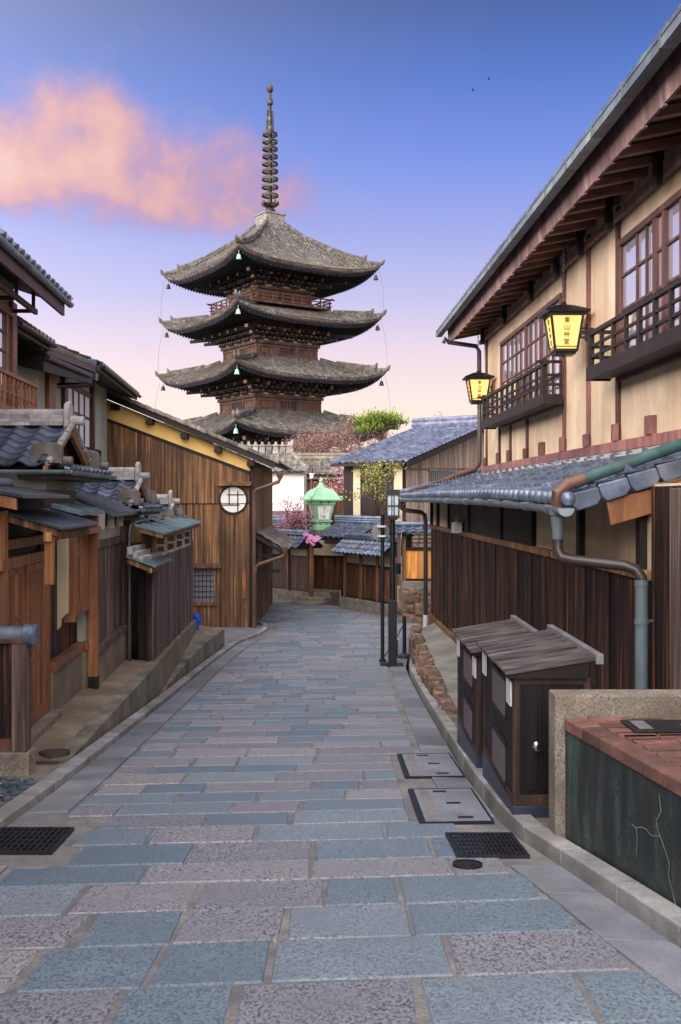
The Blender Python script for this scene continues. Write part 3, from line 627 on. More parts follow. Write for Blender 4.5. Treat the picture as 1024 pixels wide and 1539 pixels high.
# balconies
def balcony(Y0, Y1, z0, zr_, op):
    mb = MB(); mb.box(RF, (op, OU-.062), (Y0, Y1), (z0+.002, z0+.05)); mb.box(RF, (op-.04, op), (Y0-.04, Y1+.04), (z0-.02, z0+.13))
    mb.box(RF, (op, OU-.061), (Y0-.04, Y0-.002), (z0-.018, z0+.125)); mb.box(RF, (op, OU-.061), (Y1+.002, Y1+.04), (z0-.018, z0+.125))
    b = mb.build('balcony', M['burnt_dark'], RH, bevel=.005)
    n = round((Y1-Y0)/.42)
    for k in range(n+1):
        mb = MB(); y = lerp(Y0+.03, Y1-.03, k/n); w = .022 if 0 < k < n else .032
        mb.box(RF, (op-.02-.01*(w > .03), op+.02+.01*(w > .03)), (y-w, y+w), (z0+.131, zr_-.03 + (.1 if w > .03 else 0))); mb.build('baluster', M['burnt_dark'], b)
    mb = MB()
    for z, h in ((zr_, .05), (lerp(z0+.13, zr_, .62), .035), (lerp(z0+.13, zr_, .3), .035)):
        e = .15 if h > .04 else .0
        mb.box(RF, (op-.026, op+.026) if h > .04 else (op-.012, op+.012), (Y0-e, Y1+e), (z-h/2, z+h/2))
        for yy in (Y0, Y1): mb.box(RF, (op+.03 if h < .04 else op-.12, OU-.062), (yy-.024, yy+.024), (z-h/2+.004+(h > .04)*.03, z+h/2+.004+(h > .04)*.02))
    mb.build('handrail', M['burnt_dark'], b, bevel=.004)
balcony(13.65, 18.45, 1.31, 1.85, 3.2)
balcony(5.0, 11.42, 1.37, 1.88, 3.2)

# lower pent roof
def zg(Y): return interp(Y, [(7, -.12), (8, -.075), (9.5, -.04), (11.6, -.015), (16, 0), (22.8, .0)])
def zl(Y): return zg(Y)+.07
def lowroof(u, v, h):
    Y = 8.0+u; off = 2.08+v*.937
    return RF(off, Y, zl(Y)+(.46-zl(Y))*(v*.937)/1.42+h)-Vector((.34*h, 0, 0))
mb = MB()
hip = lambda u, v: (8+u) < 22.9-(v*.937)*1.9
tiles(mb, lowroof, 0, 14.85, 1.50, tw=.245, cl=.25, amp=.03, step=.028, keep=hip)
nt = round(14.85/.245)
for k in range(nt):
    u = (k)*14.85/nt
    mb.var = R.uniform(.6, 1); c = lowroof(u, -.012, .012)
    mb.lathe(c, [(.0, -.062), (.04, -.05), (.058, -.02), (.06, .012), (.045, .045), (0, .062)], 10)
    for j in (2, 3, 4, 5):
        if hip(u, j*.25+.1) and (k+j) % 2 == 0:
            c = [lowroof(u+s, j*.25+t, .075) for s, t in ((-.03, 0), (.03, 0), (0, .07))]; t_ = lowroof(u, j*.25+.02, .13)
            i = mb.vs(c+[t_]); mb.face((i, i+1, i+3)); mb.face((i+1, i+2, i+3)); mb.face((i+2, i, i+3))
mb.var = .6; hp = [lowroof(22.95-8-.937*1.9*v, v, .07) for v in [0, .3, .6, .9, 1.2, 1.5]]
mb.tube(hp, .075, 8)
for v in (.1, .4, .7, 1.0, 1.3): mb.tube([lowroof(22.95-8-.937*1.9*v, v, .07), lowroof(22.95-8-.937*1.9*(v+.04), v+.04, .075)], .088, 8)
mb.poly([RF(2.1, 22.9, -.0), RF(3.5, 22.9, 0), RF(3.5, 20.1, .46), ]); mb.poly([RF(2.1, 22.9, 0), RF(3.5, 20.1, .5), RF(3.5, 20.12, .42), RF(2.1, 22.9, -.03)])
mb.build('pent_roof', M['tile'], RH, smooth=True)
# near verge: edge tiles and barge board
mb = MB()
for v in range(6):
    mb.var = R.random(); a = v*.25; b = a+.245
    q = [lowroof(-.02, a, .045), lowroof(-.02, b, .03), lowroof(-.02, b, -.06), lowroof(-.02, b-.05, -.10), lowroof(-.02, a+.03, -.10), lowroof(-.02, a, -.05)]
    mb.prism(q, (0, .2, 0)); q2 = [lowroof(-.04, a, .05), lowroof(-.04, b, .035)]
mb.build('verge_tiles', M['tile'], RH, bevel=.012)
mb = MB(); mb.hexa([RF(2.42, 8.02, -.21), RF(3.5, 8.02, .1), RF(3.5, 8.07, .1), RF(2.42, 8.07, -.21), RF(2.38, 8.02, -.02), RF(3.5, 8.02, .30), RF(3.5, 8.07, .30), RF(2.38, 8.07, -.02)])
mb.build('barge_board', M['orange'], RH, bevel=.005)
mb = MB(); mb.hexa([RF(2.14, 8.06, .0), RF(3.5, 8.06, .36), RF(3.5, 22.4, .36), RF(2.14, 22.4, -.01), RF(2.14, 8.06, .03), RF(3.5, 8.06, .39), RF(3.5, 22.4, .39), RF(2.14, 22.4, .02)])
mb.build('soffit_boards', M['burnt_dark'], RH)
y = 8.3
while y < 22.6:
    mb = MB(); mb.hexa([RF(2.2, y-.03, -.06), RF(2.8, y-.03, .1), RF(2.8, y+.03, .1), RF(2.2, y+.03, -.06), RF(2.2, y-.03, .005), RF(2.8, y-.03, .165), RF(2.8, y+.03, .165), RF(2.2, y+.03, .005)]); mb.build('rafter', M['burnt_dark'], RH); y += .46
mb = MB(); halfpipe(mb, RF, 2.03, 7.95, 23.0, lambda y: zg(y)+.005, 0, .065, seg=40)
y = 8.4
while y < 22.9:
    mb.var = .3; mb.box(RF, (1.97, 2.1), (y-.012, y+.012), (zg(y)+.005, zg(y)+.018)); mb.tube([RF(2.03+.069*math.cos(t), y, zg(y)+.069*math.sin(t)) for t in [PI+PI*k/8 for k in range(9)]], .003, 4); y += .9
mb.var = .8; mb.prism([RF(2.03+.066*math.cos(t), 7.95, zg(8)+.066*math.sin(t)) for t in [PI+PI*k/8 for k in range(9)]], (0, -.03, 0))
mb.build('gutter', M['gutter'], RH, smooth=True)
# rain pipes at the near end
mb = MB(); mb.tube([lowroof(-.05+.35, 2.2, .12), lowroof(.28, 1.2, .12), lowroof(.22, .25, .10), lowroof(.2, .12, .09)], .05, 12); mb.build('downpipe', M['greenpipe'], RH, smooth=True)
mb = MB(); mb.tube([lowroof(.21, .22, .10), lowroof(.2, .06, .10), lowroof(.17, -.04, .06), RF(2.03, 8.2, -.05)], .054, 12); mb.build('pipe_elbow', M['copperpipe'], RH, smooth=True)
mb = MB(); mb.lathe(RF(2.03, 8.2, -.33), [(.04, 0), (.045, .02), (.045, .05), (.06, .19), (.07, .2), (.07, .24)], 12)
mb.build('hopper', M['pvc'], RH, smooth=True)
a = RF(2.03, 8.2, -.33)
mb = MB(); mb.tube([a, a-Vector((0, 0, .09)), a+Vector((.03, -.03, -.15)), a+Vector((.1, -.08, -.165)), RF(2.50, 7.95, -.53), RF(2.58, 7.92, -.56), RF(2.62, 7.9, -.62), RF(2.62, 7.9, -.70)], .044, 12)
mb.build('downpipe', M['darkpipe'], RH, smooth=True)
mb = MB(); mb.tube([RF(2.62, 7.9, -.64), RF(2.62, 7.9, -1.4), RF(2.62, 7.9, -2.3)], .05, 14); mb.tube([RF(2.62, 7.9, -.95), RF(2.62, 7.9, -.99)], .056, 14); mb.tube([RF(2.62, 7.9, -.69), RF(2.62, 7.9, -.64)], .055, 14); mb.tube([RF(2.62, 7.9, -.97), RF(2.75, 7.95, -.97)], .012, 6)
mb.build('downpipe', M['pvc'], RH, smooth=True)
a = RF(2.05, 22.6, -.06)
mb = MB(); mb.tube([a, a+Vector((0, 0, -.14)), a+Vector((.06, 0, -.19)), RF(2.5, 22.55, -.3), RF(2.58, 22.55, -.36), RF(2.60, 22.55, -.5), RF(2.60, 22.55, -2.6), RF(2.60, 22.55, -2.66)], .05, 10)
mb.build('downpipe', M['darkpipe'], RH, smooth=True)
mb = MB(); mb.tube([RF(2.60, 22.55, -2.62), RF(2.60, 22.55, -3.2)], .06, 10); mb.build('pipe_foot', M['label'], RH, smooth=True)

# lower wall: black boards, battens, rail, plaster band
def zbase(Y): return interp(Y, [(2, -1.75), (8, -2.3), (12, -2.6), (14, -2.64), (22.5, -2.68)])
mb = MB(); mb.box(RF, (OLW, OLW+.2), (3, 22.5), (-3.4, .12)); mb.box(RF, (OLW+.2, 9), (22.3, 22.5), (-3.5, .05)); mb.build('lower_wall', M['plaster'], RH)
mb = MB(); planks(mb, RF, OLW-.001, 8.0, 22.5, lambda y: zbase(y)+.1, -.66, w=.16, th=.022); mb.build('boarding', M['burnt'], RH, bevel=.003)
mb = MB(); planks(mb, RF, OLW-.001, 3.0, 7.98, lambda y: zbase(y)+.1, .10, w=.2, th=.022); mb.build('boarding', M['burnt'], RH, bevel=.003)
y = 8.3
while y < 22.4:
    mb = MB(); mb.var = R.random(); mb.box(RF, (OLW-.058, OLW-.031), (y-.012, y+.012), (zbase(y)+.12, -.675)); mb.build('batten', M['darkframe'], RH, bevel=.003); y += .8 if y < 15 else .62
mb = MB(); y = 3
for y0, y1 in ((7.99, 9.2), (9.2, 11.2), (11.2, 13.4), (13.4, 15.6), (15.6, 18.6), (18.6, 22.5)):
    mb.var = R.uniform(.5, 1); mb.box(RF, (OLW-.07, OLW-.0015), (y0, y1-.006), (-.655, -.575))
mb.build('rail', M['brownwood'], RH, bevel=.005)
for y in (22.42, 21.3, 19.6, 17.1, 14.2, 12.2, 10.05, 8.2):
    mb = MB(); mb.var = R.random(); mb.box(RF, (OLW-.062, OLW-.002), (y-.055, y+.055), (-.574, .08)); mb.build('post', M['burnt_dark'], RH)
for y0, y1 in ((12.3, 14.1), (14.3, 17.0), (17.2, 19.5)):
    mb = MB(); mb.box(RF, (OLW-.03, OLW-.003), (y0, y1), (-.573, .07)); mb.build('opening_panel', M['burnt_dark'], RH)  # dark panels stand in for the open bays above the rail
mb = MB(); mb.box(RF, (OLW-.09, OLW-.035), (7.18, 7.40), (-2.2, .08)); mb.build('corner_post', M['greywood'], RH, bevel=.006)
mb = MB(); y = 8
while y < 22.45:
    y2 = min(y+1.2, 22.5); a, b = zbase(y), zbase(y2); mb.var = R.random()
    mb.hexa([RF(OLW-.1, y, a-.5), RF(OLW-.002, y, a-.5), RF(OLW-.002, y2, b-.5), RF(OLW-.1, y2, b-.5), RF(OLW-.1, y, a+.09), RF(OLW-.002, y, a+.1), RF(OLW-.002, y2, b+.1), RF(OLW-.1, y2, b+.09)]); y = y2
mb.build('sill', M['brownwood'], RH)

# small white wall lamp under the pent roof
c = rp(693, 790, OLW-.06); LW = thing('wall_lamp', 'small pale slatted lamp with a crescent fin on the black boarded wall', 'lamp', c)
mb = MB()
for k in range(5): mb.box(lambda a, b, z: c+Vector((a, b, z)), (-.15, .0), (-.17, .17), (-.12+.036*k, -.098+.036*k))
mb.box(lambda a, b, z: c+Vector((a, b, z)), (-.12, -.01), (-.14, .14), (-.119, .06)); mb.build('lamp_body', M['label'], LW)
mb = MB(); mb.prism([c+Vector((-.08, .02+.2*math.cos(t), .16+.12*math.sin(t))) for t in [PI+PI*k/10 for k in range(11)]]+[c+Vector((-.08, .02+.17*math.cos(t), .17+.09*math.sin(t))) for t in [2*PI-PI*k/10 for k in range(11)]], (.02, 0, 0))
mb.build('crescent_fin', M['grey'], LW); mb = MB(); mb.box(lambda a, b, z: c+Vector((a, b, z)), (0, .055), (-.05, .05), (-.08, .05)); mb.build('bracket', M['blackmetal'], LW)

# hanging lanterns
def lantern(Y, off, zt, zb, wt, label, ch_top):
    c = RF(off, Y, 0); t = thing('hanging_lantern', label, 'lantern', c+Vector((0, 0, zb)), 'lit lanterns on the teahouse front')
    h = zt-zb; wb = wt*.68; d = wt/2; e = wb/2
    def fr(a, b, z): return c+Vector((a, b, z))
    mb = MB(); cw = wt*.93
    mb.lathe(c+Vector((0, 0, zt)), [(cw*1.02, -.025), (cw*1.05, 0), (cw*.45, .075), (.05, .10), (.025, .14)], 4, rot=PI/4)
    mb.build('cap', M['blackmetal'], t)
    mb = MB()
    for sx in (-1, 1):
        for sy in (-1, 1): mb.bar(fr(sx*e, sy*e, zb), fr(sx*d, sy*d, zt-.03), .028, .028, up=(1, 0, 0))
    for z, s in ((zb, e), (zt-.035, d)):
        for k in range(4):
            a = Vector(((-1, -1), (1, -1), (1, 1), (-1, 1))[k]); b = Vector(((-1, -1), (1, -1), (1, 1), (-1, 1))[(k+1) % 4])
            mb.bar(fr(a.x*s, a.y*s, z), fr(b.x*s, b.y*s, z), .03, .03)
    for k in range(4):
        a = Vector(((-1, -1), (1, -1), (1, 1), (-1, 1))[k]); b = Vector(((-1, -1), (1, -1), (1, 1), (-1, 1))[(k+1) % 4])
        for f in (.09, .88):
            s = lerp(e, d, f)+.002; mb.bar(fr(a.x*s, a.y*s, lerp(zb, zt, f)), fr(b.x*s, b.y*s, lerp(zb, zt, f)), .008, .012)
    mb.hexa([fr(-e*.9, -e*.9, zb-.05), fr(e*.9, -e*.9, zb-.05), fr(e*.9, e*.9, zb-.05), fr(-e*.9, e*.9, zb-.05), fr(-e, -e, zb-.01), fr(e, -e, zb-.01), fr(e, e, zb-.01), fr(-e, e, zb-.01)])
    mb.tube([fr(0, 0, zb-.05), fr(0, 0, zb-.10)], .008, 6)
    mb.tube([fr(.02*math.cos(k*PI/6), 0, zb-.115+.02*math.sin(k*PI/6)) for k in range(13)], .004, 4)
    mb.build('frame', M['blackmetal'], t)
    mb = MB(); s0 = e-.006; s1 = d-.008
    mb.hexa([fr(-s0, -s0, zb+.002), fr(s0, -s0, zb+.002), fr(s0, s0, zb+.002), fr(-s0, s0, zb+.002), fr(-s1, -s1, zt-.02), fr(s1, -s1, zt-.02), fr(s1, s1, zt-.02), fr(-s1, s1, zt-.02)])
    pn = mb.build('lamp_shade', M['lit'], t)
    for q, ch in enumerate('東山艸堂'):
        f = .745-.18*q
        s = lerp(e, d, f)
        tm = text_mb(ch, h*.165, lambda x, y, hh: fr(x, -s-.004-hh+(y)*(d-e)/h*-1, lerp(zb, zt, f)-h*.055+y))
        tm.build('lettering', M['ink'], pn)
        tm = text_mb(ch, h*.165, lambda x, y, hh: fr(-s-.004-hh-(y)*(d-e)/h, -x, lerp(zb, zt, f)-h*.055+y))
        tm.build('lettering', M['ink'], pn)
    mb = MB(); z = zt+.14; k = 0
    while z < ch_top:
        a = Vector((1, 0, 0)) if k % 2 else Vector((0, 1, 0))
        mb.tube([fr(0, 0, z+.022)+a*.011*math.cos(q*PI/4)+Vector((0, 0, .024*math.sin(q*PI/4))) for q in range(9)], .0045, 5, cap=False); z += .036; k += 1
    mb.build('chain', M['blackmetal'], t)
    mb = MB(); X1 = OU-off-.036
    for z in (zb+h*.36, zb+h*.60): mb.bar(fr(e, 0, z), fr(X1, 0, z), .022, .022)
    for a in (.35, .5): mb.bar(fr(lerp(e, X1, a), 0, zb+h*.36), fr(lerp(e, X1, a), 0, zb+h*.60), .016, .016, up=(0, 1, 0))
    mb.bar(fr(X1-.012, 0, zb+h*.28), fr(X1-.012, 0, zb+h*.72), .06, .024, up=(1, 0, 0)); mb.build('bracket', M['blackmetal'], t)
    return t
lantern(12.5, 3.17, 2.33, 1.85, .40, 'nearer, larger looking lit paper lantern on a red post between the two balconies', 3.2)
lantern(19.0, 3.19, 2.31, 1.86, .40, 'farther lit paper lantern hanging at the far corner of the teahouse front', 3.2)

# ------------------------------------------------------------------ street front on the right
# utility cabinets
def cabinet():
    Y0, Y1 = 6.5, 7.88; x0 = 1.125; x1 = x0+.50; zt = -1.16; t = thing('utility_cabinet', 'nearer black boarded utility cabinet with a slatted lean-to top and round knob', 'cabinet', (x0+.25, 7.2, zr(7.2)), 'boarded utility cabinets at the roadside')
    I = lambda a, b, c: W(a, b, c)
    mb = MB(); mb.box(I, (x0-.004, x1), (Y0-.004, Y1), (-2.5, -2.0)); mb.build('plinth', M['bluegrey'], t, bevel=.006)
    mb = MB(); mb.box(I, (x0+.02, x1-.01), (Y0+.02, Y1-.02), (-2.0, zt-.02)); b = mb.build('body', M['burnt_dark'], t)
    mb = MB(); y = Y0+.06
    while y < Y1-.1: mb.var = R.random(); mb.box(I, (x0+.006, x0+.0195), (y, y+.088), (-1.99, zt-.03)); y += .092
    mb.build('boarding', M['cabwood'], t)
    mb = MB(); x = x0+.07
    while x < x1-.06: mb.var = R.random(); mb.box(I, (x, x+.088), (Y0+.006, Y0+.0195), (-1.90, zt-.05)); x += .092
    mb.build('boarding', M['cabwood'], t)
    mb = MB()
    for (xa, ya) in ((x0, Y0), (x1-.04, Y0), (x0, Y1-.04)): mb.var = R.random(); mb.box(I, (xa, xa+.045), (ya, ya+.045), (-2.0, zt))
    mb.box(I, (x0+.043, x1-.038), (Y0+.001, Y0+.0195), (-2.0, -1.93)); mb.box(I, (x0+.043, x1-.038), (Y0+.001, Y0+.0195), (zt-.05, zt+.045)); mb.box(I, (x0+.001, x0+.019), (Y0+.04, Y1-.03), (-2.0, -1.95)); mb.box(I, (x0+.001, x0+.019), (Y0+.04, Y1-.03), (zt-.04, zt-.001))
    mb.build('frame', M['darkframe'], t, bevel=.004)
    for z0, z1 in ((-1.49, -1.24), (-1.94, -1.68)):
        mb = MB(); mb.box(I, (x0-.004, x0+.005), (Y0+.35, Y0+.87), (z0, z1)); p = mb.build('panel', M['mauve'], t)
        mb = MB(); mb.box(I, (x0-.010, x0+.004), (Y0+.31, Y0+.91), (z1+.001, z1+.03)); mb.box(I, (x0-.010, x0+.004), (Y0+.31, Y0+.91), (z0-.03, z0-.001)); mb.build('panel_frame', M['burnt_dark'], p)
    for y in (Y0+.045, Y1-.21):
        mb = MB(); mb.box(I, (x0-.012, x0-.001), (y, y+.17), (zt-.20, zt-.04)); mb.build('label_plate', M['label'], t)
    mb = MB(); k = Vector((x0+.15, Y0+.004, -1.60))
    mb.tube([k, k-Vector((0, .02, 0)), k-Vector((0, .024, 0)), k-Vector((0, .05, 0)), k-Vector((0, .056, 0))], [.012, .012, .03, .032, .02], 14); mb.tube([k+Vector((0, 0, -.06)), k+Vector((0, -.012, -.06))], .01, 8); mb.build('knob', M['chrome'], t, smooth=True)
    # lean-to top: boards from the low front edge to a raised back board
    n = 9
    xa, xb, za, zb_ = x0-.06, x1+.02, zt+.02, zt+.115
    for k in range(n):
        ya = lerp(Y0-.06, Y1+.06, k/n); yb = lerp(Y0-.06, Y1+.06, (k+1)/n); mb = MB(); mb.var = R.random(); e = R.uniform(-.008, .008)
        p = [W(xa+e, ya+.004, za), W(xb, ya+.004, zb_), W(xb, yb-.024, zb_), W(xa+e, yb-.024, za)]
        mb.hexa(p+[v+Vector((0, 0, .022 if q in (0, 1) else .012)) for q, v in enumerate(p)]); mb.build('top_board', M['slat'], t, bevel=.003)
    mb = MB(); mb.hexa([W(xa+.01, Y0-.05, za-.004), W(xb, Y0-.05, zb_-.004), W(xb, Y1+.05, zb_-.004), W(xa+.01, Y1+.05, za-.004), W(xa+.01, Y0-.05, za-.001), W(xb, Y0-.05, zb_-.001), W(xb, Y1+.05, zb_-.001), W(xa+.01, Y1+.05, za-.001)])
    mb.hexa([W(xa+.02, Y0-.045, za-.02), W(xb-.04, Y0-.045, za-.02), W(xb-.04, Y0-.02, za-.02), W(xa+.02, Y0-.02, za-.02), W(xa+.02, Y0-.045, za-.005), W(xb-.04, Y0-.045, zb_-.012), W(xb-.04, Y0-.02, zb_-.012), W(xa+.02, Y0-.02, za-.005)])
    mb.build('roof_underside', M['burnt_dark'], t)
    mb = MB(); mb.box(I, (xb, xb+.05), (Y0-.08, Y1+.08), (zb_-.02, zb_+.045)); mb.build('back_board', M['grey'], t, bevel=.004)
    return t
cb = cabinet()
c2 = copy_tree(cb); c2.location = Vector(cb.location)+Vector((.0, 1.72, -.125)); c2['label'] = 'farther black boarded utility cabinet, second from the planter wall, behind its twin'

# planter wall with brick top
PW = thing('planter_wall', 'low roadside wall faced in dark green stone with brick paved top and pebbled concrete back', 'wall', (1.9, 5, -2.0))
mb = MB(); ys_ = [6.0, 5.0, 4.0, 3.0, 1.6]
ox = lambda y: interp(y, [(1.6, 2.15), (3, 1.87), (4.6, 1.57), (5.93, 1.335)])
mb.hexa([W(1.275, 5.93, -2.5), W(6, 5.93, -2.5), W(6, 6.12, -2.5), W(1.275, 6.12, -2.5), W(1.275, 5.93, -1.165), W(6, 5.93, -1.165), W(6, 6.12, -1.165), W(1.275, 6.12, -1.165)])
mb.build('back_wall', M['paleconc'], PW, bevel=.012)
mb = MB(); N_ = 16
for k in range(N_):
    a = lerp(1.6, 5.928, k/N_); b = lerp(1.6, 5.928, (k+1)/N_)
    mb.poly([W(ox(a), a, -2.6), W(ox(b), b, -2.6), W(ox(b), b, -1.375), W(ox(a), a, -1.375)])
    mb.poly([W(ox(a), a, -1.375), W(ox(b), b, -1.375), W(ox(b)+.3, b, -1.375), W(ox(a)+.3, a, -1.375)])
mb.mi = 1
def cr(pts):
    q = [W(ox(y)-.003, y, z) for y, z in pts]
    for a, b in zip(q, q[1:]): mb.bar(a, b, .006, R.uniform(.0015, .003), up=(1, 0, 0))
cr([(4.80, -1.42), (4.78, -1.50), (4.83, -1.56), (4.79, -1.62), (4.74, -1.67), (4.70, -1.72), (4.71, -1.78), (4.66, -1.86)])
cr([(4.79, -1.62), (4.88, -1.645), (4.93, -1.63), (4.99, -1.64), (5.03, -1.66), (5.08, -1.655)])
cr([(5.03, -1.66), (5.02, -1.72), (5.03, -1.80)]); cr([(4.66, -1.86), (4.62, -1.93)])
mb.build('stone_face', [M['greenstone'], M['crack']], PW, recalc=False)
mb = MB()
for k in range(18):
    a = lerp(1.6, 5.92, k/18)+.004; b = lerp(1.6, 5.92, (k+1)/18)-.004; mb.var = R.random(); w = .11
    mb.hexa([W(ox(a)-.012, a, -1.372), W(ox(a)+w, a, -1.372), W(ox(b)+w, b, -1.372), W(ox(b)-.012, b, -1.372), W(ox(a)-.012, a, -1.30), W(ox(a)+w, a, -1.29), W(ox(b)+w, b, -1.29), W(ox(b)-.012, b, -1.30)])
mb.build('brick_coping', M['brick'], PW, bevel=.008)
mb = MB()
# irregular brick paving
for r_ in range(16):
    y0 = 5.90-.115*r_-.115*0; x = ox(y0)+.125
    q = 0
    while x < 3.6:
        w = R.uniform(.16, .26); mb.var = R.random()
        sk = .05*math.sin(r_*.9+x*2)
        mb.hexa([W(x, y0-.106+sk, -1.36), W(x+w-.009, y0-.106+sk+.012, -1.36), W(x+w-.009, y0+sk+.012, -1.36), W(x, y0+sk, -1.36), W(x, y0-.106+sk, -1.292), W(x+w-.009, y0-.106+sk+.012, -1.292), W(x+w-.009, min(y0+sk+.012, 5.925), -1.292), W(x, min(y0+sk, 5.925), -1.292)]); x += w
mb.mi = 1; mb.poly([W(ox(1.6)+.1, 1.6, -1.303), W(6, 1.6, -1.303), W(6, 5.928, -1.303), W(ox(5.9)+.1, 5.928, -1.303)])
mb.build('brick_paving', [M['brick'], M['brickjoint']], PW)
mb = MB(); mb.box(lambda a, b, c: W(a, b, c), (1.62, 2.5), (5.50, 5.78), (-1.29, -1.276)); pl = mb.build('plaque', M['iron'], PW, bevel=.004)
mb = MB(); mb.box(lambda a, b, c: W(a, b, c), (1.66, 1.74), (5.54, 5.74), (-1.2755, -1.274))
for k in range(9): mb.box(lambda a, b, c: W(a, b, c), (1.92+.055*k, 1.955+.055*k), (5.62, 5.66), (-1.2755, -1.2745))
mb.build('plaque_marks', M['grey'], pl)

# stone edged slope between cabinets and street lamp
SW_ = thing('stone_bank', 'low bank of brown field stones with a smooth grey rendered top beside the kerb', 'stone wall', (1.8, 17, -3))
bx = lambda y: interp(y, [(12.2, 1.32), (14, 1.34), (17, 1.40), (19.8, 1.47), (21.4, 1.56)])
bz = lambda y: interp(y, [(12.2, -2.60), (13.6, -2.70), (16, -2.74), (21.4, -2.80)])
mb = MB(); n = 26; nx = 8; idx = {}
for j in range(n+1):
    y = lerp(11.8, 21.4, j/n)
    for i in range(nx+1):
        x = lerp(bx(y)+.05, 2.68-.03*y, i/nx); z = lerp(bz(y), zbase(y)+.03, (i/nx)**1.4)+.015*mnoise.noise(Vector((x*3, y*2, 0)))
        idx[i, j] = mb.vs([(x, y, z)])
for j in range(n):
    for i in range(nx): mb.face((idx[i, j], idx[i+1, j], idx[i+1, j+1], idx[i, j+1]))
mb.poly([W(bx(21.4), 21.4, -3.4), W(2.1, 21.4, -3.4), W(2.1, 21.4, zbase(21.4)), W(bx(21.4), 21.4, bz(21.4))])
mb.build('rendered_top', M['shelf'], SW_, smooth='all', recalc=False)
def rock(mb, c, s, seed, ex=.6):
    """an uneven boulder"""
    rr = random.Random(seed); base = mb.vs([]); n0 = 8; n1 = 12; ids = []
    off = Vector((rr.uniform(0, 90), rr.uniform(0, 90), rr.uniform(0, 90))); mb.var = rr.random()
    for a in range(n0+1):
        th = PI*a/n0; row_ = []
        for b in range(n1):
            ph = 2*PI*b/n1; d = Vector((math.sin(th)*math.cos(ph), math.sin(th)*math.sin(ph), math.cos(th)))
            d = Vector([math.copysign(abs(v)**ex, v) for v in d]); k = 1+.30*mnoise.noise(d*1.7+off)+.16*mnoise.noise(d*4.5+off)
            row_.append(mb.vs([c+Vector((d.x*s[0], d.y*s[1], d.z*s[2]))*k]))
        ids.append(row_)
    for a in range(n0):
        for b in range(n1): mb.face((ids[a][b], ids[a][(b+1) % n1], ids[a+1][(b+1) % n1], ids[a+1][b]))
mb = MB(); sd_ = 0
for q in range(3):
    y = 12.0
    while y < 21.5:
        hgt = bz(y)-zr(y)+.02; nrow = 3 if hgt > .3 else (2 if hgt > .16 else 1); w = R.uniform(.10, .26)
        if q < nrow:
            zz = zr(y)+max(.05, hgt)*(q+.5)/nrow; rock(mb, W(bx(y)+.035+.015*q+R.uniform(-.025, .02), y+w/2, zz+R.uniform(-.01, .02)), (.075+R.uniform(0, .04), w*.66, max(.06, hgt)/nrow*.74+R.uniform(0, .02)), sd_, .32); sd_ += 1
        y += w*.9
mb.build('field_stones', M['rockwall'], SW_)

# street lamp, sign pole, bollard
SLp = thing('street_lamp', 'slim black street lamp with a square frosted lantern head on a thicker sleeve', 'street lamp', W(.985, 18.9, zr(18.9)))
b0 = W(.985, 18.9, zr(18.9)); I = lambda a, b, c: b0+Vector((a, b, c))
mb = MB(); mb.tube([I(0, 0, 1.24), I(0, 0, 2.86)], .048, 14); mb.build('pole', M['blackmetal'], SLp, smooth=True)
mb = MB(); mb.box(I, (-.08, .08), (-.08, .08), (-.05, 1.26)); mb.box(I, (.081, .10), (-.03, .03), (.2, .5)); mb.build('sleeve', M['blackmetal'], SLp, bevel=.006)
mb = MB()
for sx in (-1, 1):
    for sy in (-1, 1): mb.box(I, sorted((sx*.125, sx*.1)), sorted((sy*.125, sy*.1)), (2.82, 3.30))
for z0, z1 in ((2.80, 2.86), (3.24, 3.32), (3.03, 3.05)): mb.box(I, (-.128, .128), (-.128, -.098), (z0, z1)); mb.box(I, (-.128, .128), (.098, .128), (z0, z1)); mb.box(I, (-.128, -.098), (-.097, .097), (z0, z1)); mb.box(I, (.098, .128), (-.097, .097), (z0, z1))
for s in (-.022, .022):
    for yy in (-.118, .118): mb.box(I, (s-.008, s+.008), (yy-.006, yy+.006), (2.86, 3.24)); mb.box(I, (yy-.006, yy+.006), (s-.008, s+.008), (2.86, 3.24))
mb.box(I, (-.13, .13), (-.13, .13), (3.32, 3.345)); mb.box(I, (-.09, .09), (-.09, .09), (2.77, 2.80)); mb.build('lamp_head', M['blackmetal'], SLp, bevel=.003)
mb = MB(); mb.box(I, (-.10, .10), (-.10, .10), (2.862, 3.238)); mb.build('lamp_glass', M['lampglass'], SLp)
mb = MB(); mb.tube([I(.11, 0, 1.75), I(.11, 0, 1.95)], .05, 8); mb.box(I, (.04, .09), (-.02, .02), (1.78, 1.9)); mb.build('speaker', M['blackmetal'], SLp)
SP = thing('sign_pole', 'thin black pole carrying the grey back of a round road sign', 'road sign', W(.825, 19.6, zr(19.6)))
b0 = W(.825, 19.6, zr(19.6))
mb = MB(); mb.tube([I(0, 0, -.03), I(0, 0, 2.9)], .038, 10); mb.tube([I(0, 0, .0), I(0, 0, .05)], .07, 10); mb.build('pole', M['blackmetal'], SP, smooth=True)
mb = MB(); mb.tube([I(-.04, .055, 2.55), I(-.04, .07, 2.55)], .175, 28); s_ = mb.build('sign_disc', M['grey'], SP)
mb = MB()
for z in (2.47, 2.66): mb.box(I, (-.1, .06), (-.045, .054), (z-.018, z+.018))
mb.build('clamp', M['label'], s_)
BO = thing('bollard', 'short thin black bollard on a blue grey foot at the end of the stone bank', 'bollard', W(1.30, 20.3, zr(20.3)))
b0 = W(1.30, 20.3, zr(20.3))
mb = MB(); mb.tube([I(0, 0, 0), I(0, 0, .83), I(0, 0, .85)], [.04, .04, .02], 10); mb.build('post', M['blackmetal'], BO, smooth=True)
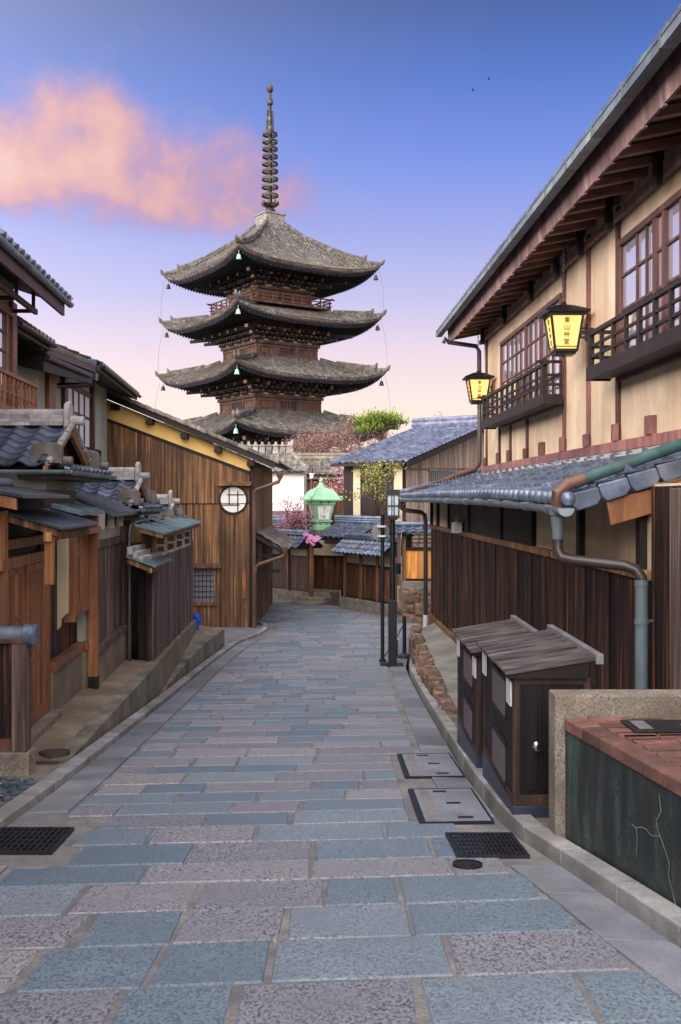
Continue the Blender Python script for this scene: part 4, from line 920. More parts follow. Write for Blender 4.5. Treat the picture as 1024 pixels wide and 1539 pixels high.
mb = MB(); mb.tube([I(-.02, -.05, -.02), I(-.02, -.05, .06), I(-.02, -.05, .09)], [.14, .13, .07], 12); mb.build('foot', M['bluegrey'], BO, smooth=True)
mb = MB(); mb.tube(cable(W(1.29, 20.27, zr(20.3)+.7), W(.86, 19.62, zr(19.6)+.10), .03), .011, 6)
tag(mb.build('rope', M['blackmetal']), 'dark rope slung from the short bollard down to the sign pole foot', 'rope')

# drain grates, covers
def grate(name, label, x0, x1, Y0, Y1, nb, skew=0, group=None):
    t = thing(name, label, 'drain grate', W((x0+x1)/2, (Y0+Y1)/2, zr((Y0+Y1)/2)), group)
    fr = lambda a, b, c: W(a+skew*(b-Y0), b, zr(b)+c)
    mb = MB(); f = .025
    mb.box(fr, (x0, x1), (Y0, Y0+f), (-.03, .009)); mb.box(fr, (x0, x1), (Y1-f, Y1), (-.03, .009)); mb.box(fr, (x0, x0+f), (Y0+f, Y1-f), (-.03, .0088)); mb.box(fr, (x1-f, x1), (Y0+f, Y1-f), (-.03, .0088)); mb.build('frame', M['iron'], t)
    mb = MB(); n = nb
    for k in range(n): a = lerp(x0+f, x1-f, (k+.15)/n); b = lerp(x0+f, x1-f, (k+.7)/n); mb.box(fr, (a, b), (Y0+f, Y1-f), (-.03, .006))
    m_ = max(3, int((Y1-Y0)/.09))
    for k in range(1, m_): yy = lerp(Y0, Y1, k/m_); mb.box(fr, (x0+f, x1-f), (yy-.008, yy+.008), (-.03, .0045))
    mb.build('bars', M['iron'], t)
    mb = MB(); mb.poly([fr(x0, Y0, -.011), fr(x1, Y0, -.011), fr(x1, Y1, -.011), fr(x0, Y1, -.011)]); mb.build('pit', M['ink'], t)
    return t
grate('drain_grate', 'black iron drain grate by the right kerb in front of the planter wall', .66, 1.075, 5.66, 6.2, 14, skew=-.02)
grate('drain_grate', 'black iron drain grate at the left edge of the road by the cobbles', -2.15, -1.66, 5.74, 6.34, 12, skew=-.05)
grate('drain_grate', 'small iron drain grate on the road at the foot of the street lamp', .76, 1.20, 18.95, 19.4, 9)
def disc(name, label, x, y, r, z, m=None):
    mb = MB(); c = W(x, y, z); tilt = (zr(y+.5)-zr(y-.5))
    def ring(rr, h): return [c+Vector((rr*math.cos(k*PI/14), rr*math.sin(k*PI/14), h+tilt*rr*math.sin(k*PI/14))) for k in range(28)]
    a = mb.vs(ring(r, -.03)); b = mb.vs(ring(r, .008)); d = mb.vs(ring(r*.93, .008)); e = mb.vs(ring(r*.92, .003)); g = mb.vs(ring(r*.55, .003)); h = mb.vs(ring(r*.54, .007)); l = mb.vs(ring(r*.3, .007))
    for p, q in ((a, b), (b, d), (d, e), (e, g), (g, h), (h, l)):
        for k in range(28): mb.face((p+k, p+(k+1) % 28, q+(k+1) % 28, q+k))
    mb.face([l+k for k in range(28)])
    tag(mb.build(name, m or M['iron']), label, 'manhole cover')
disc('manhole_cover', 'small round iron cover between paving stones below the right drain grate', .70, 5.50, .082, zr(5.5))
disc('manhole_cover', 'rusty round manhole cover on the raised left apron by the gate post', -2.56, 8.93, .135, -2.262, M['rust'])
mb = MB()
for k in range(7): mb.box(lambda a, b, c: W(a, b, c), (-2.66, -2.42), (8.50+.018*k*1.0, 8.511+.018*k), (-2.30, -2.262))
mb.box(lambda a, b, c: W(a, b, c), (-2.68, -2.40), (8.48, 8.65), (-2.32, -2.275))
tag(mb.build('drain_grate', M['rust']), 'small rusty drain grate next to the round cover on the left apron', 'drain grate')
def cover(label, x0, x1, Y0, Y1):
    t = thing('service_cover', label, 'service cover', W((x0+x1)/2, Y0, zr(Y0)), 'stone inlaid service covers by the cabinets')
    fr = lambda a, b, c: W(a, b+TI*a*.5, zr(b)+c)
    mb = MB(); mb.box(fr, (x0+.035, x1-.014), (Y0+.016, Y1-.016), (-.05, .004)); mb.build('stone_inlay', M['strip'], t)
    mb = MB(); mb.box(fr, (x0-.008, x0+.03), (Y0, Y1), (-.05, .007)); mb.box(fr, (x0+.028, x1), (Y0, Y0+.012), (-.05, .006)); mb.box(fr, (x0+.028, x1), (Y1-.012, Y1), (-.05, .006)); mb.box(fr, (x1-.010, x1), (Y0+.010, Y1-.010), (-.05, .006)); mb.build('frame', M['iron'], t)
    mb = MB(); c = (x0+x1)/2+.04
    for a, b in ((c+.03, Y0+.10), (c, (Y0+Y1)/2), (c-.06, Y1-.14)): mb.box(fr, (a-.05, a+.05), (b, b+.05), (.0042, .0075))
    mb.build('lift_slot', M['iron'], t)
    mb = MB(); mb.box(fr, (x0+.07, x0+.14), (Y0+.04, Y1-.04), (.0041, .0062)); mb.build('mortar_band', M['mortar'], t)
cover('nearer stone inlaid service cover in front of the cabinets', .52, 1.00, 6.45, 7.55)
cover('farther stone inlaid service cover in front of the cabinets, nearest the lamp', .53, 1.01, 8.05, 9.2)

# ================================================================== LEFT SIDE
def tileroof_gable(root, Xg, Xl, Yr, zr_, run, sl_, tw, cl, skirt=None, name='tiled_roof', both=True):
    """a small gable roof whose ridge runs away from the street; gable end at x = Xg"""
    V = Vector((0, run, 0)); rise = run*sl_; Ls = math.hypot(run, rise)
    mb = MB()
    fr = slope(W(Xl, Yr-run, zr_-rise), (1, 0, 0), (0, run, rise)); tiles(mb, fr, 0, Xg-Xl, Ls, tw=tw, cl=cl, amp=.034, step=.022, nper=8)
    fr_b = slope(W(Xl, Yr+run, zr_-rise), (1, 0, 0), (0, -run, rise)); tiles(mb, fr_b, 0, Xg-Xl, Ls, tw=tw*2, cl=cl*2, amp=.02, step=.02, nper=4)
    t = mb.build(name, M['tile'], root, smooth=True)
    mb = MB()          # layered ridge
    for k in range(3):
        x = Xl; 
        while x < Xg-.08:
            x2 = min(x+.22, Xg-.06); mb.var = R.random(); w = .085-.008*k
            mb.box(lambda a, b, c: W(a, b, c), (x, x2-.004), (Yr-w, Yr+w), (zr_+.0+.042*k, zr_+.039+.042*k)); x = x2
    x = Xl
    while x < Xg-.08:
        x2 = min(x+.24, Xg-.06); mb.var = R.random()
        mb.tube([W(x, Yr, zr_+.135), W(x2-.004, Yr, zr_+.135)], .06, 10); x = x2
    mb.build('ridge', M['tile_end'], t, smooth=True)
    mb = MB(); mb.prism([W(Xg-.05, Yr-.11, zr_-.03), W(Xg-.05, Yr+.11, zr_-.03), W(Xg-.05, Yr+.12, zr_+.12), W(Xg-.05, Yr+.09, zr_+.24), W(Xg-.05, Yr, zr_+.28), W(Xg-.05, Yr-.09, zr_+.24), W(Xg-.05, Yr-.12, zr_+.12)], (.06, 0, 0))
    mb.tube([W(Xg-.04, Yr, zr_+.06), W(Xg+.16, Yr, zr_+.055)], .055, 12); mb.build('ridge_end_tile', M['tile_end'], t, bevel=.01)
    mb = MB()          # barge boards and gable wall
    for s in (-1, 1):
        mb.hexa([W(Xg-.03, Yr+s*run, zr_-rise-.10), W(Xg+.02, Yr+s*run, zr_-rise-.10), W(Xg+.02, Yr+s*.012, zr_-.10), W(Xg-.03, Yr+s*.012, zr_-.10), W(Xg-.03, Yr+s*run, zr_-rise-.02), W(Xg+.02, Yr+s*run, zr_-rise-.02), W(Xg+.02, Yr+s*.012, zr_-.015), W(Xg-.03, Yr+s*.012, zr_-.015)])
    mb.build('barge_board', M['orange'], t)
    mb = MB()
    for s in (-1, 1):
        n = 4
        for k in range(n):
            a = k/n; b = (k+.95)/n; mb.var = R.random()
            mb.tube([W(Xg+.02, Yr+s*run*(1-a), zr_-rise*(1-a)+.02), W(Xg+.02, Yr+s*run*(1-b), zr_-rise*(1-b)+.01)], .038, 8)
    mb.build('verge_tiles', M['tile_end'], t, smooth=True)
    mb = MB(); mb.poly([W(Xg-.12, Yr-run, zr_-rise-.02), W(Xg-.12, Yr+run, zr_-rise-.02), W(Xg-.12, Yr, zr_-.02)]); mb.build('gable', M['burnt_dark'], t)
    if skirt:          # narrow tiled pent under the gable, and the corner ornaments
        zs = zr_-rise; mb = MB(); dX, dz = skirt
        fr = slope(W(Xg+dX, Yr-run-.02, zs-dz), (0, 1, 0), (-dX, 0, dz)); tiles(mb, fr, 0, 2*run+.04, math.hypot(dX, dz)+.1, tw=.20, cl=.13, amp=.02, step=.03, nper=6)
        nn = round((2*run)/.2)
        for k in range(nn+1): mb.var = R.uniform(.5, 1); mb.tube([W(Xg+dX+.01, Yr-run+.2*k, zs-dz+.005), W(Xg+dX-.05, Yr-run+.2*k, zs-dz+.02)], .03, 8)
        mb.build('pent_tiles', M['tile'], t, smooth=True)
        for s in (-1, 1):
            mb = MB(); y0 = Yr+s*(run-.12)
            mb.prism([W(Xg-.2+.34*a, y0-.05*s, zs+.0+b) for a, b in [(0, 0), (1, 0), (1.0, .16), (.9, .22), (.5, .25), (.1, .22), (0, .14)]], (0, .09*s, 0))
            mb.tube([W(Xg-.03+.07*math.cos(q*PI/8), y0-.055, zs+.0+.02+.10*abs(math.sin(q*PI/8))) for q in range(9)], .012, 5)
            mb.tube([W(Xg-.02, y0+.06, zs+.06), W(Xg+dX-.02, y0+.06, zs-dz+.10)], .05, 10)
            mb.build('corner_tile', M['corner_tile'], t, bevel=.012)
        mb = MB(); mb.box(lambda a, b, c: W(a, b, c), (Xg-.3, Xg+dX-.02), (Yr-run+.0, Yr+run), (zs-dz-.10, zs-dz-.05)); mb.build('eave_boards', M['burnt_dark'], t)
        mb = MB(); halfpipe(mb, lambda a, b, c: W(a, b, c), Xg+dX+.02, Yr-run-.1, Yr+run+.06, zs-dz-.01, zs-dz-.02, .045, seg=6); mb.build('gutter', M['gutter'], t, smooth=True)
        mb = MB(); halfpipe(mb, lambda a, b, c: W(b, a, c), Yr-run-.04, Xl, Xg+dX+.03, zs-.05, zs-.06, .045, seg=6); mb.build('gutter', M['gutter'], t, smooth=True)
    mb = MB(); mb.poly([W(Xl, Yr-run+.03, zr_-rise-.03), W(Xg-.02, Yr-run+.03, zr_-rise-.03), W(Xg-.02, Yr, zr_-.03), W(Xl, Yr, zr_-.03)]); mb.poly([W(Xl, Yr+run-.03, zr_-rise-.03), W(Xg-.02, Yr+run-.03, zr_-rise-.03), W(Xg-.02, Yr, zr_-.03), W(Xl, Yr, zr_-.03)])
    mb.build('roof_boards', M['burnt_dark'], t)
    return t
def slab(root, name, m, Y0, Y1, off_b, off_e, z_b, z_e, th=.035, fr=LF, ribs=0, rib_m=None):
    mb = MB(); mb.hexa([fr(off_b, Y0, z_b-th), fr(off_e, Y0, z_e-th), fr(off_e, Y1, z_e-th), fr(off_b, Y1, z_b-th), fr(off_b, Y0, z_b), fr(off_e, Y0, z_e), fr(off_e, Y1, z_e), fr(off_b, Y1, z_b)])
    for k in range(ribs+1) if ribs else []:
        y = lerp(Y0+.01, Y1-.01, k/ribs); mb.bar(fr(off_b, y, z_b+.006), fr(off_e, y, z_e+.006), .022, .018)
    return mb.build(name, m, root, bevel=.004)

# ---- near townhouse
TH = thing('townhouse', 'nearest left townhouse with an orange lattice door, tiled entrance roof and wooden upstairs balcony', 'house', LF(2.6, 10, -2.3))
mb = MB(); mb.box(LF, (3.75, 4.0), (-10, 14.1), (-2.4, 3.1)); mb.prism([LF(4.0, 13.9, -2.4), LF(8.2, 13.9, -2.4), LF(8.2, 13.9, 3.2), LF(6.1, 13.9, 4.12), LF(4.0, 13.9, 3.2)], (0, .2, 0)); mb.build('upper_wall', M['greyplaster'], TH)
mb = MB(); fr = slope(LF(3.06, -10, 2.90), LF(0, 1, 0)-LF(0, 0, 0), Vector((-1, 0, .45))); tiles(mb, fr, 0, 24.7, 3.4, tw=.26, cl=.26, amp=.035, step=.03)
for k in range(93): mb.tube([fr(.13+.265*k, -.02, .02), fr(.13+.265*k, .05, .025)], .045, 8)
fr3 = slope(LF(9.2, -10, 2.90), LF(0, 1, 0)-LF(0, 0, 0), Vector((1, 0, .45))); tiles(mb, fr3, 0, 24.7, 3.4, tw=.52, cl=.52, amp=.035, step=.03, nper=4)
mb.build('upper_roof', M['tile'], TH, smooth=True)
mb = MB(); halfpipe(mb, LF, 3.08, 3, 14.7, 2.87, 2.87, .055); mb.prism([LF(3.08+.055*math.cos(t), 14.7, 2.87+.055*math.sin(t)) for t in [PI+PI*k/8 for k in range(9)]], (0, .012, 0))
y = 4.2
while y < 14.6: mb.var = .2; mb.tube([LF(3.08+.059*math.cos(t), y, 2.87+.059*math.sin(t)) for t in [PI+PI*k/8 for k in range(9)]], .006, 4); y += .8
mb.build('gutter', M['gutter'], TH, smooth=True)
mb = MB(); mb.box(LF, (3.13, 3.17), (-10, 14.55), (2.67, 2.86)); mb.build('fascia_board', M['darkred'], TH)
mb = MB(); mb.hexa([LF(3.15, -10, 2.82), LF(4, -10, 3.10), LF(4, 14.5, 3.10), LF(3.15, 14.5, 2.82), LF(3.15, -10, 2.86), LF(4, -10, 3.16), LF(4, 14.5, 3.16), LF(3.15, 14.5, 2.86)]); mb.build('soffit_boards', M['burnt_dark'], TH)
mb = MB(); mb.bar(LF(3.4, 3, 2.61), LF(3.4, 13.95, 2.61), .05, .07); mb.build('eave_beam', M['darkred'], TH)
for y in (13.8, 12.9, 11.4, 9.9):
    mb = MB(); mb.bar(LF(3.4, y, 2.65), LF(3.4, y, 2.92), .04, .04, up=(1, 0, 0)); mb.bar(LF(3.4, y, 2.60), LF(3.76, y, 2.60), .04, .05); mb.build('eave_strut', M['darkred'], TH)
mb = MB(); mb.box(LF, (3.70, 3.749), (13.86, 14.1), (.4, 2.75)); mb.build('post', M['orange'], TH, bevel=.005)
mb = MB(); mb.box(LF, (3.68, 3.748), (8, 13.85), (2.52, 2.62)); mb.box(LF, (3.68, 3.748), (8, 13.85), (1.36, 1.44))
for y in (13.6, 12.75, 11.9, 11.0, 10.1): mb.box(LF, (3.70, 3.747), (y-.04, y+.04), (1.441, 2.519))
w_ = mb.build('window', M['orange'], TH, bevel=.004)
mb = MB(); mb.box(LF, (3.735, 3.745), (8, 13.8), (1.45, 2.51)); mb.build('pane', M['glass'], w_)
mb = MB()
for z in (1.75, 2.0, 2.26): mb.box(LF, (3.715, 3.7345), (8, 13.8), (z-.015, z+.015))
mb.build('glazing_bars', M['darkred'], w_)
mb = MB(); mb.box(LF, (3.36, 3.749), (7, 13.95), (1.02, 1.12)); mb.box(LF, (3.34, 3.359), (7, 13.97), (.98, 1.15)); bl = mb.build('balcony', M['orange'], TH, bevel=.004)
n = 27
for k in range(n):
    y = 8.6+5.28*k/(n-1); mb = MB(); mb.var = R.random(); mb.box(LF, (3.365, 3.395), (y-.024, y+.024), (1.121, 1.53 if k < n-1 else 1.66)); mb.build('baluster', M['orange'], bl)
for z, h in ((1.56, .05), (1.33, .035)):
    mb = MB(); mb.box(LF, (3.352, 3.40) if h > .04 else (3.372, 3.388), (7, 13.93), (z-h/2, z+h/2)); mb.box(LF, (3.401, 3.749), (13.84, 13.9), (z-h/2, z+h/2)); mb.build('handrail', M['orange'], bl, bevel=.004)
# entrance block with its own tiled gable roof
mb = MB(); mb.box(lambda a, b, c: W(a, b, c), (-7, -3.2), (10.85, 12.05), (-2.3, .32)); mb.build('entrance_wall', M['greyplaster'], TH)
tileroof_gable(TH, -3.10, -6.4, 11.45, .84, .95, .5, .27, .155, skirt=(.25, .06))
# second, smaller gable further down
mb = MB(); mb.box(lambda a, b, c: W(a, b, c), (-7, -3.25), (14.75, 16.2), (-2.3, -.08)); mb.build('side_wall', M['greyplaster'], TH)
tileroof_gable(TH, -3.12, -6.0, 15.5, .30, .78, .5, .26, .15, skirt=(.2, .05))
tileroof_gable(TH, -3.26, -6.0, 19.3, -.10, .7, .45, .26, .15, skirt=(.2, .05))
# sheet metal pent roofs over the doors
slab(TH, 'pent_roof', M['sheet'], 8.25, 10.1, 2.62, 2.12, .13, .04)
mb = MB(); mb.tube([LF(2.6, 7.6, .15), LF(2.6, 9.6, .15)], .05, 12); mb.build('ridge_roll', M['tile'], TH, smooth=True)
mb = MB(); mb.hexa([LF(2.6, 8.27, -.0), LF(2.18, 8.27, -.09), LF(2.18, 8.31, -.09), LF(2.6, 8.31, 0), LF(2.6, 8.27, .09), LF(2.18, 8.27, .005), LF(2.18, 8.31, .005), LF(2.6, 8.31, .09)]); mb.build('barge_board', M['orange'], TH)
mb = MB(); mb.box(LF, (2.45, 2.7), (8.3, 10.4), (-.25, .0)); mb.build('upper_beam', M['burnt_dark'], TH)
slab(TH, 'pent_roof', M['sheet'], 8.72, 10.5, 2.56, 1.9, -.06, -.245, th=.03)
mb = MB(); mb.hexa([LF(2.5, 8.76, -.17), LF(1.95, 8.76, -.325), LF(1.95, 8.81, -.325), LF(2.5, 8.81, -.17), LF(2.5, 8.76, -.085), LF(1.95, 8.76, -.262), LF(1.95, 8.81, -.262), LF(2.5, 8.81, -.085)]); mb.build('barge_board', M['brownwood'], TH)
mb = MB(); mb.bar(LF(2.02, 8.7, -.33), LF(2.02, 10.45, -.33), .07, .08); mb.build('eave_beam', M['brownwood'], TH)
slab(TH, 'pent_roof', M['coppersheet'], 10.7, 12.1, 2.56, 2.12, -.03, -.145, ribs=9)
slab(TH, 'pent_roof', M['sheet'], 12.55, 15.35, 2.66, 2.08, .05, -.19, ribs=16)
# ground floor wall, lattice door
OA = 2.42
mb = MB(); mb.box(LF, (OA+.03, OA+.3), (-10, 12.05), (-2.6, .1)); mb.build('lower_wall', M['burnt_dark'], TH)
mb = MB()
for y in (8.62, 10.22): mb.box(LF, (OA-.05, OA+.029), (y, y+.11), (-2.3, -.1))
mb.box(LF, (OA-.04, OA+.028), (8.731, 10.219), (-.45, -.36)); mb.box(LF, (OA-.06, OA+.027), (8.5, 10.4), (-.62, -.52)); mb.build('door_frame', M['orange'], TH, bevel=.005)
for y0, y1, o in ((8.74, 9.5, .012), (9.46, 10.215, -.012)):
    mb = MB(); mb.box(LF, (OA+o-.006, OA+o+.006), (y0, y1), (-2.22, -.63)); d = mb.build('sliding_door', M['darkred'], TH)
    mb = MB(); n = 24
    for k in range(n): y = lerp(y0+.02, y1-.02, k/(n-1)); mb.var = R.random(); mb.box(LF, (OA+o-.022, OA+o-.0065), (y-.010, y+.010), (-2.05, -.66))
    for z in (-2.2, -1.55, -1.1, -.66): mb.box(LF, (OA+o-.027, OA+o-.0066), (y0, y1), (z-.03, z+.03) if z in (-2.2, -.66) else (z-.012, z+.012))
    mb.box(LF, (OA+o-.0265, OA+o-.0067), (y0, y1), (-2.17, -2.05)); mb.build('lattice', M['orange'], d)
mb = MB(); mb.box(LF, (OA-.16, OA-.001), (8.6, 10.4), (-2.6, -2.19)); mb.build('door_sill', M['paleconc'], TH, bevel=.008)
mb = MB(); mb.bar(LF(2.02, 8.78, -.34), LF(2.02, 8.78, -.75), .07, .07, up=(1, 0, 0)); mb.bar(LF(OA-.02, 8.70, -.1), LF(OA-.02, 8.70, -1.3), .05, .05, up=(1, 0, 0)); mb.build('hanging_post', M['orange'], TH)
# stretch between door and post
mb = MB(); planks(mb, LF, OA+.029, 10.36, 12.0, -1.72, -.3, w=.09, th=.02, gap=.012); mb.build('boarding', M['burnt'], TH)
mb = MB(); mb.box(LF, (OA-.07, OA+.028), (10.36, 12.0), (-2.6, -1.80)); mb.box(LF, (2.30, OA-.071), (11.86, 12.0), (-2.6, -1.80)); mb.build('wall_plinth', M['aggregate'], TH)
mb = MB(); mb.box(LF, (OA-.10, OA+.03), (10.36, 11.85), (-1.798, -1.71)); mb.box(LF, (2.28, OA+.03), (11.851, 12.0), (-1.798, -1.71)); mb.build('sill', M['orange'], TH, bevel=.006)
sl_pts = [(0, 0), (.158, 0), (.158, -.83), (.12, -.86), (.085, -.9), (.075, -.98), (.04, -1.02), (0, -1.06)]
mb = MB(); mb.prism([W(-3.14+a, 10.9, -.42+b) for a, b in sl_pts], (0, .07, 0)); mb.build('sleeve_wall', M['creamwall'], TH, bevel=.01)
mb = MB(); mb.box(lambda a, b, c: W(a, b, c), (-3.09, -2.965), (11.14, 11.2), (-1.38, -.35)); mb.box(LF, (2.275, 2.36), (11.201, 12.0), (-1.32, -1.18)); mb.box(LF, (2.275, 2.36), (11.201, 12.0), (-.42, -.33)); bw = mb.build('bay_window', M['orange'], TH, bevel=.005)
mb = MB(); mb.box(LF, (2.31, 2.35), (11.202, 11.99), (-1.179, -.43)); mb.build('screen', M['orange'], bw)
mb = MB()
for k in range(8): y = 11.25+.095*k; mb.box(LF, (2.285, 2.309), (y-.014, y+.014), (-1.179, -.421))
for z in (-.95, -.62): mb.box(LF, (2.288, 2.308), (11.21, 11.99), (z-.012, z+.012))
mb.build('slats', M['orange'], bw)
mb = MB(); mb.box(LF, (2.19, 2.30), (12.0, 12.11), (-2.14, -.2)); mb.build('post', M['orange'], TH, bevel=.006)
mb = MB(); mb.box(LF, (2.185, 2.305), (11.995, 12.115), (-2.4, -2.141)); mb.build('post_shoe', M['burnt_dark'], TH, bevel=.004)
mb = MB(); mb.box(LF, (2.16, 2.20), (11.35, 12.1), (-.40, -.33)); mb.build('bracket_beam', M['orange'], TH)
# boarded stretch
mb = MB(); mb.box(LF, (2.28, 2.6), (12.12, 14.3), (-2.6, -.1)); mb.build('side_wall', M['greyplaster'], TH)
mb = MB(); mb.box(LF, (2.20, 2.279), (12.12, 14.3), (-2.6, -1.88)); mb.build('wall_plinth', M['aggregate'], TH)
mb = MB(); mb.box(LF, (2.17, 2.279), (12.12, 14.25), (-1.879, -1.79)); mb.build('sill', M['greywood'], TH, bevel=.005)
mb = MB(); planks(mb, LF, 2.279, 12.12, 14.25, -1.788, -.62, w=.085, th=.02, gap=.008); mb.build('boarding', M['greywood'], TH)
mb = MB(); mb.box(LF, (2.235, 2.278), (12.12, 14.27), (-.618, -.52)); mb.build('rail', M['greywood'], TH)
mb = MB(); mb.box(LF, (2.27, 2.279), (12.6, 13.9), (-.36, -.19)); mb.build('vent_opening', M['ink'], TH)
for y in (12.5, 13.2, 13.95):
    mb = MB(); mb.box(LF, (2.19, 2.269), (y-.05, y+.05), (-.38, -.16)); mb.build('eave_block', M['greyplaster'], TH)
mb = MB(); a = LF(2.02, 15.2, -.25)
mb.tube([a, a+Vector((0, 0, -.05)), LF(2.1, 14.5, -.34), LF(2.14, 14.34, -.38), LF(2.15, 14.3, -.5), LF(2.15, 14.3, -2.35)], .035, 8); mb.build('downpipe', M['darkpipe'], TH, smooth=True)
# gate recess and the boarded wing with the vents
GW = thing('boarded_wing', 'silvery grey boarded wing with a row of cream vent panels under a blue copper roof', 'outbuilding', LF(2.0, 17.5, -2.7))
OX = 1.81
mb = MB(); mb.box(LF, (OX+.025, OX+.2), (14.45, 21.0), (-3.0, -.42)); mb.box(lambda a, b, c: W(a, b, c), (-3.2, -3.02), (14.36, 14.44), (-2.6, -.3)); mb.box(LF, (OX+.2, 3.5), (20.8, 21.0), (-3.2, -.4)); mb.build('inner_wall', M['burnt_dark'], GW)
mb = MB(); x = -3.14
for k in range(3): mb.var = R.random(); mb.box(lambda a, b, c: W(a, b, c), (x, x+.04), (14.335, 14.359), (-2.31, -.62)); x += .044
mb.build('boarding', M['greywood'], GW)
mb = MB(); mb.box(lambda a, b, c: W(a, b, c), (-3.0, -2.72), (14.75, 14.8), (-2.6, -.5)); mb.build('gate_door', M['burnt'], GW)
mb = MB(); mb.box(lambda a, b, c: W(a, b, c), (-2.80, -2.715), (14.33, 14.44), (-2.34, -.5)); mb.build('gate_post', M['burnt'], GW, bevel=.005)
mb = MB(); planks(mb, LF, OX+.024, 14.34, 21.0, lambda y: interp(y, [(14, -2.32), (21, -2.52)]), -.85, w=.11, th=.022, gap=.006); mb.build('boarding', M['greywood'], GW)
for y in (16.2, 18.0, 19.7):
    mb = MB(); mb.box(LF, (OX-.02, OX+.001), (y-.03, y+.03), (-2.45, -.86)); mb.build('batten', M['greywood'], GW)
mb = MB(); mb.hexa([LF(OX-.07, 14.37, -3), LF(OX+.02, 14.37, -3), LF(OX+.02, 21, -3.2), LF(OX-.07, 21, -3.2), LF(OX-.07, 14.37, -2.34), LF(OX+.02, 14.37, -2.33), LF(OX+.02, 21, -2.53), LF(OX-.07, 21, -2.54)]); mb.build('wall_plinth', M['aggregate'], GW)
for k in range(4):
    y0 = 14.5+1.45*k; y1 = y0+1.36; fz = lambda y: -.58-.012*(y-14.4)
    mb = MB(); t = .09
    for (a, b, c0, c1) in ((y0, y1, 0, .045), (y0, y1, -.28, -.235), (y0, y0+t, -.235, 0), (y1-t, y1, -.235, 0)):
        mb.hexa([LF(OX-.012, a, fz(a)+c0), LF(OX+.02, a, fz(a)+c0), LF(OX+.02, b, fz(b)+c0), LF(OX-.012, b, fz(b)+c0), LF(OX-.012, a, fz(a)+c1), LF(OX+.02, a, fz(a)+c1), LF(OX+.02, b, fz(b)+c1), LF(OX-.012, b, fz(b)+c1)])
    v = mb.build('vent_panel', M['creamwall'], GW)
    mb = MB(); mb.hexa([LF(OX+.015, y0+t, fz(y0)-.235), LF(OX+.02, y0+t, fz(y0)-.235), LF(OX+.02, y1-t, fz(y1)-.235), LF(OX+.015, y1-t, fz(y1)-.235), LF(OX+.015, y0+t, fz(y0)), LF(OX+.02, y0+t, fz(y0)), LF(OX+.02, y1-t, fz(y1)), LF(OX+.015, y1-t, fz(y1))]); mb.build('dark_opening', M['ink'], v)
    mb = MB(); mb.bar(LF(OX, y0+t, fz(y0)-.10), LF(OX, y1-t, fz(y1)-.13), .03, .035); mb.build('rail', M['creamwall'], v)
mb = MB(); mb.box(LF, (OX-.016, OX+.024), (14.345, 14.499), (-.86, -.5)); mb.box(LF, (OX+.025, 2.3), (14.345, 14.44), (-.62, -.40)); mb.build('corner_board', M['brownwood'], GW)
slab(GW, 'vent_roof', M['coppersheet'], 13.8, 20.4, 2.0, 1.58, -.36, -.47, th=.025, ribs=9)
mb = MB(); mb.bar(LF(1.93, 13.84, -.43), LF(1.62, 13.84, -.515), .04, .06); mb.bar(LF(1.64, 13.86, -.52), LF(1.64, 20.3, -.53), .05, .05); mb.build('roof_rail', M['brownwood'], GW)
mb = MB(); mb.hexa([W(-2.86, 13.3, -.78), W(-2.47, 13.3, -.92), W(-2.52, 14.95, -.92), W(-2.9, 14.95, -.80), W(-2.86, 13.3, -.755), W(-2.47, 13.3, -.895), W(-2.52, 14.95, -.895), W(-2.9, 14.95, -.775)]); gr = mb.build('gate_roof', M['coppersheet'], GW, bevel=.004)
mb = MB()
for k in range(5):
    for q in range(3): mb.var = R.random(); z = -.755-.045*q-.0; mb.box(lambda a, b, c: W(a, b, c), (-2.87+.075*q, -2.80+.075*q), (13.4+.3*k, 13.69+.3*k), (z, z+.07+.02*(2-q)))
mb.build('gate_roof_tiles', M['tile_end'], gr, bevel=.008)
mb = MB(); mb.hexa([W(-2.84, 13.33, -.86), W(-2.52, 13.33, -.99), W(-2.52, 13.37, -.99), W(-2.84, 13.37, -.86), W(-2.84, 13.33, -.79), W(-2.52, 13.33, -.925), W(-2.52, 13.37, -.925), W(-2.84, 13.37, -.79)]); mb.bar(W(-2.56, 13.35, -.97), W(-2.60, 14.34, -.97), .05, .05); mb.bar(W(-2.83, 13.35, -.84), W(-2.87, 14.34, -.84), .05, .05); mb.build('gate_roof_frame', M['brownwood'], gr)
# blue sheet tucked behind the wing
mb = MB(); c = W(-3.12, 21.25, -2.62)
for k in range(7): rock(mb, c+Vector((R.uniform(-.05, .09), R.uniform(-.05, .1), R.uniform(-.08, .12))), (.07, .09, .07), 500+k)
o = mb.build('plastic_sheet', M['bluevinyl'], smooth='all'); tag(o, 'crumpled bright blue plastic sheet at the far end of the boarded wing', 'plastic sheet')

# ---- second townhouse (upper storey)
T2 = thing('townhouse', 'second left townhouse, grey green plaster upstairs with a white reflecting window and black downpipe', 'house', LF(4.6, 20, -3.2))
mb = MB(); mb.box(LF, (4.35, 4.6), (14.2, 25.2), (-3.3, 2.75)); 
for yy in (14.2, 25.0): mb.prism([LF(4.6, yy, -3.4), LF(8.6, yy, -3.4), LF(8.6, yy, 2.72), LF(6.6, yy, 3.55), LF(4.6, yy, 2.72)], (0, .2, 0))
mb.build('wall', M['greyplaster'], T2)
for (xa, xb, yt) in ((68, 78, 535), (92, 97, 555), (135, 138, 572)):
    a = lp(xa, 620, 4.35).y; b = lp(xb, 620, 4.35).y
    mb = MB(); mb.box(LF, (4.27, 4.349), (a, b), (.3, 2.72)); mb.build('post', M['orange'] if xa < 80 else M['darkred'], T2)
Y0, Y1 = lp(99, 600, 4.35).y, lp(133, 600, 4.35).y
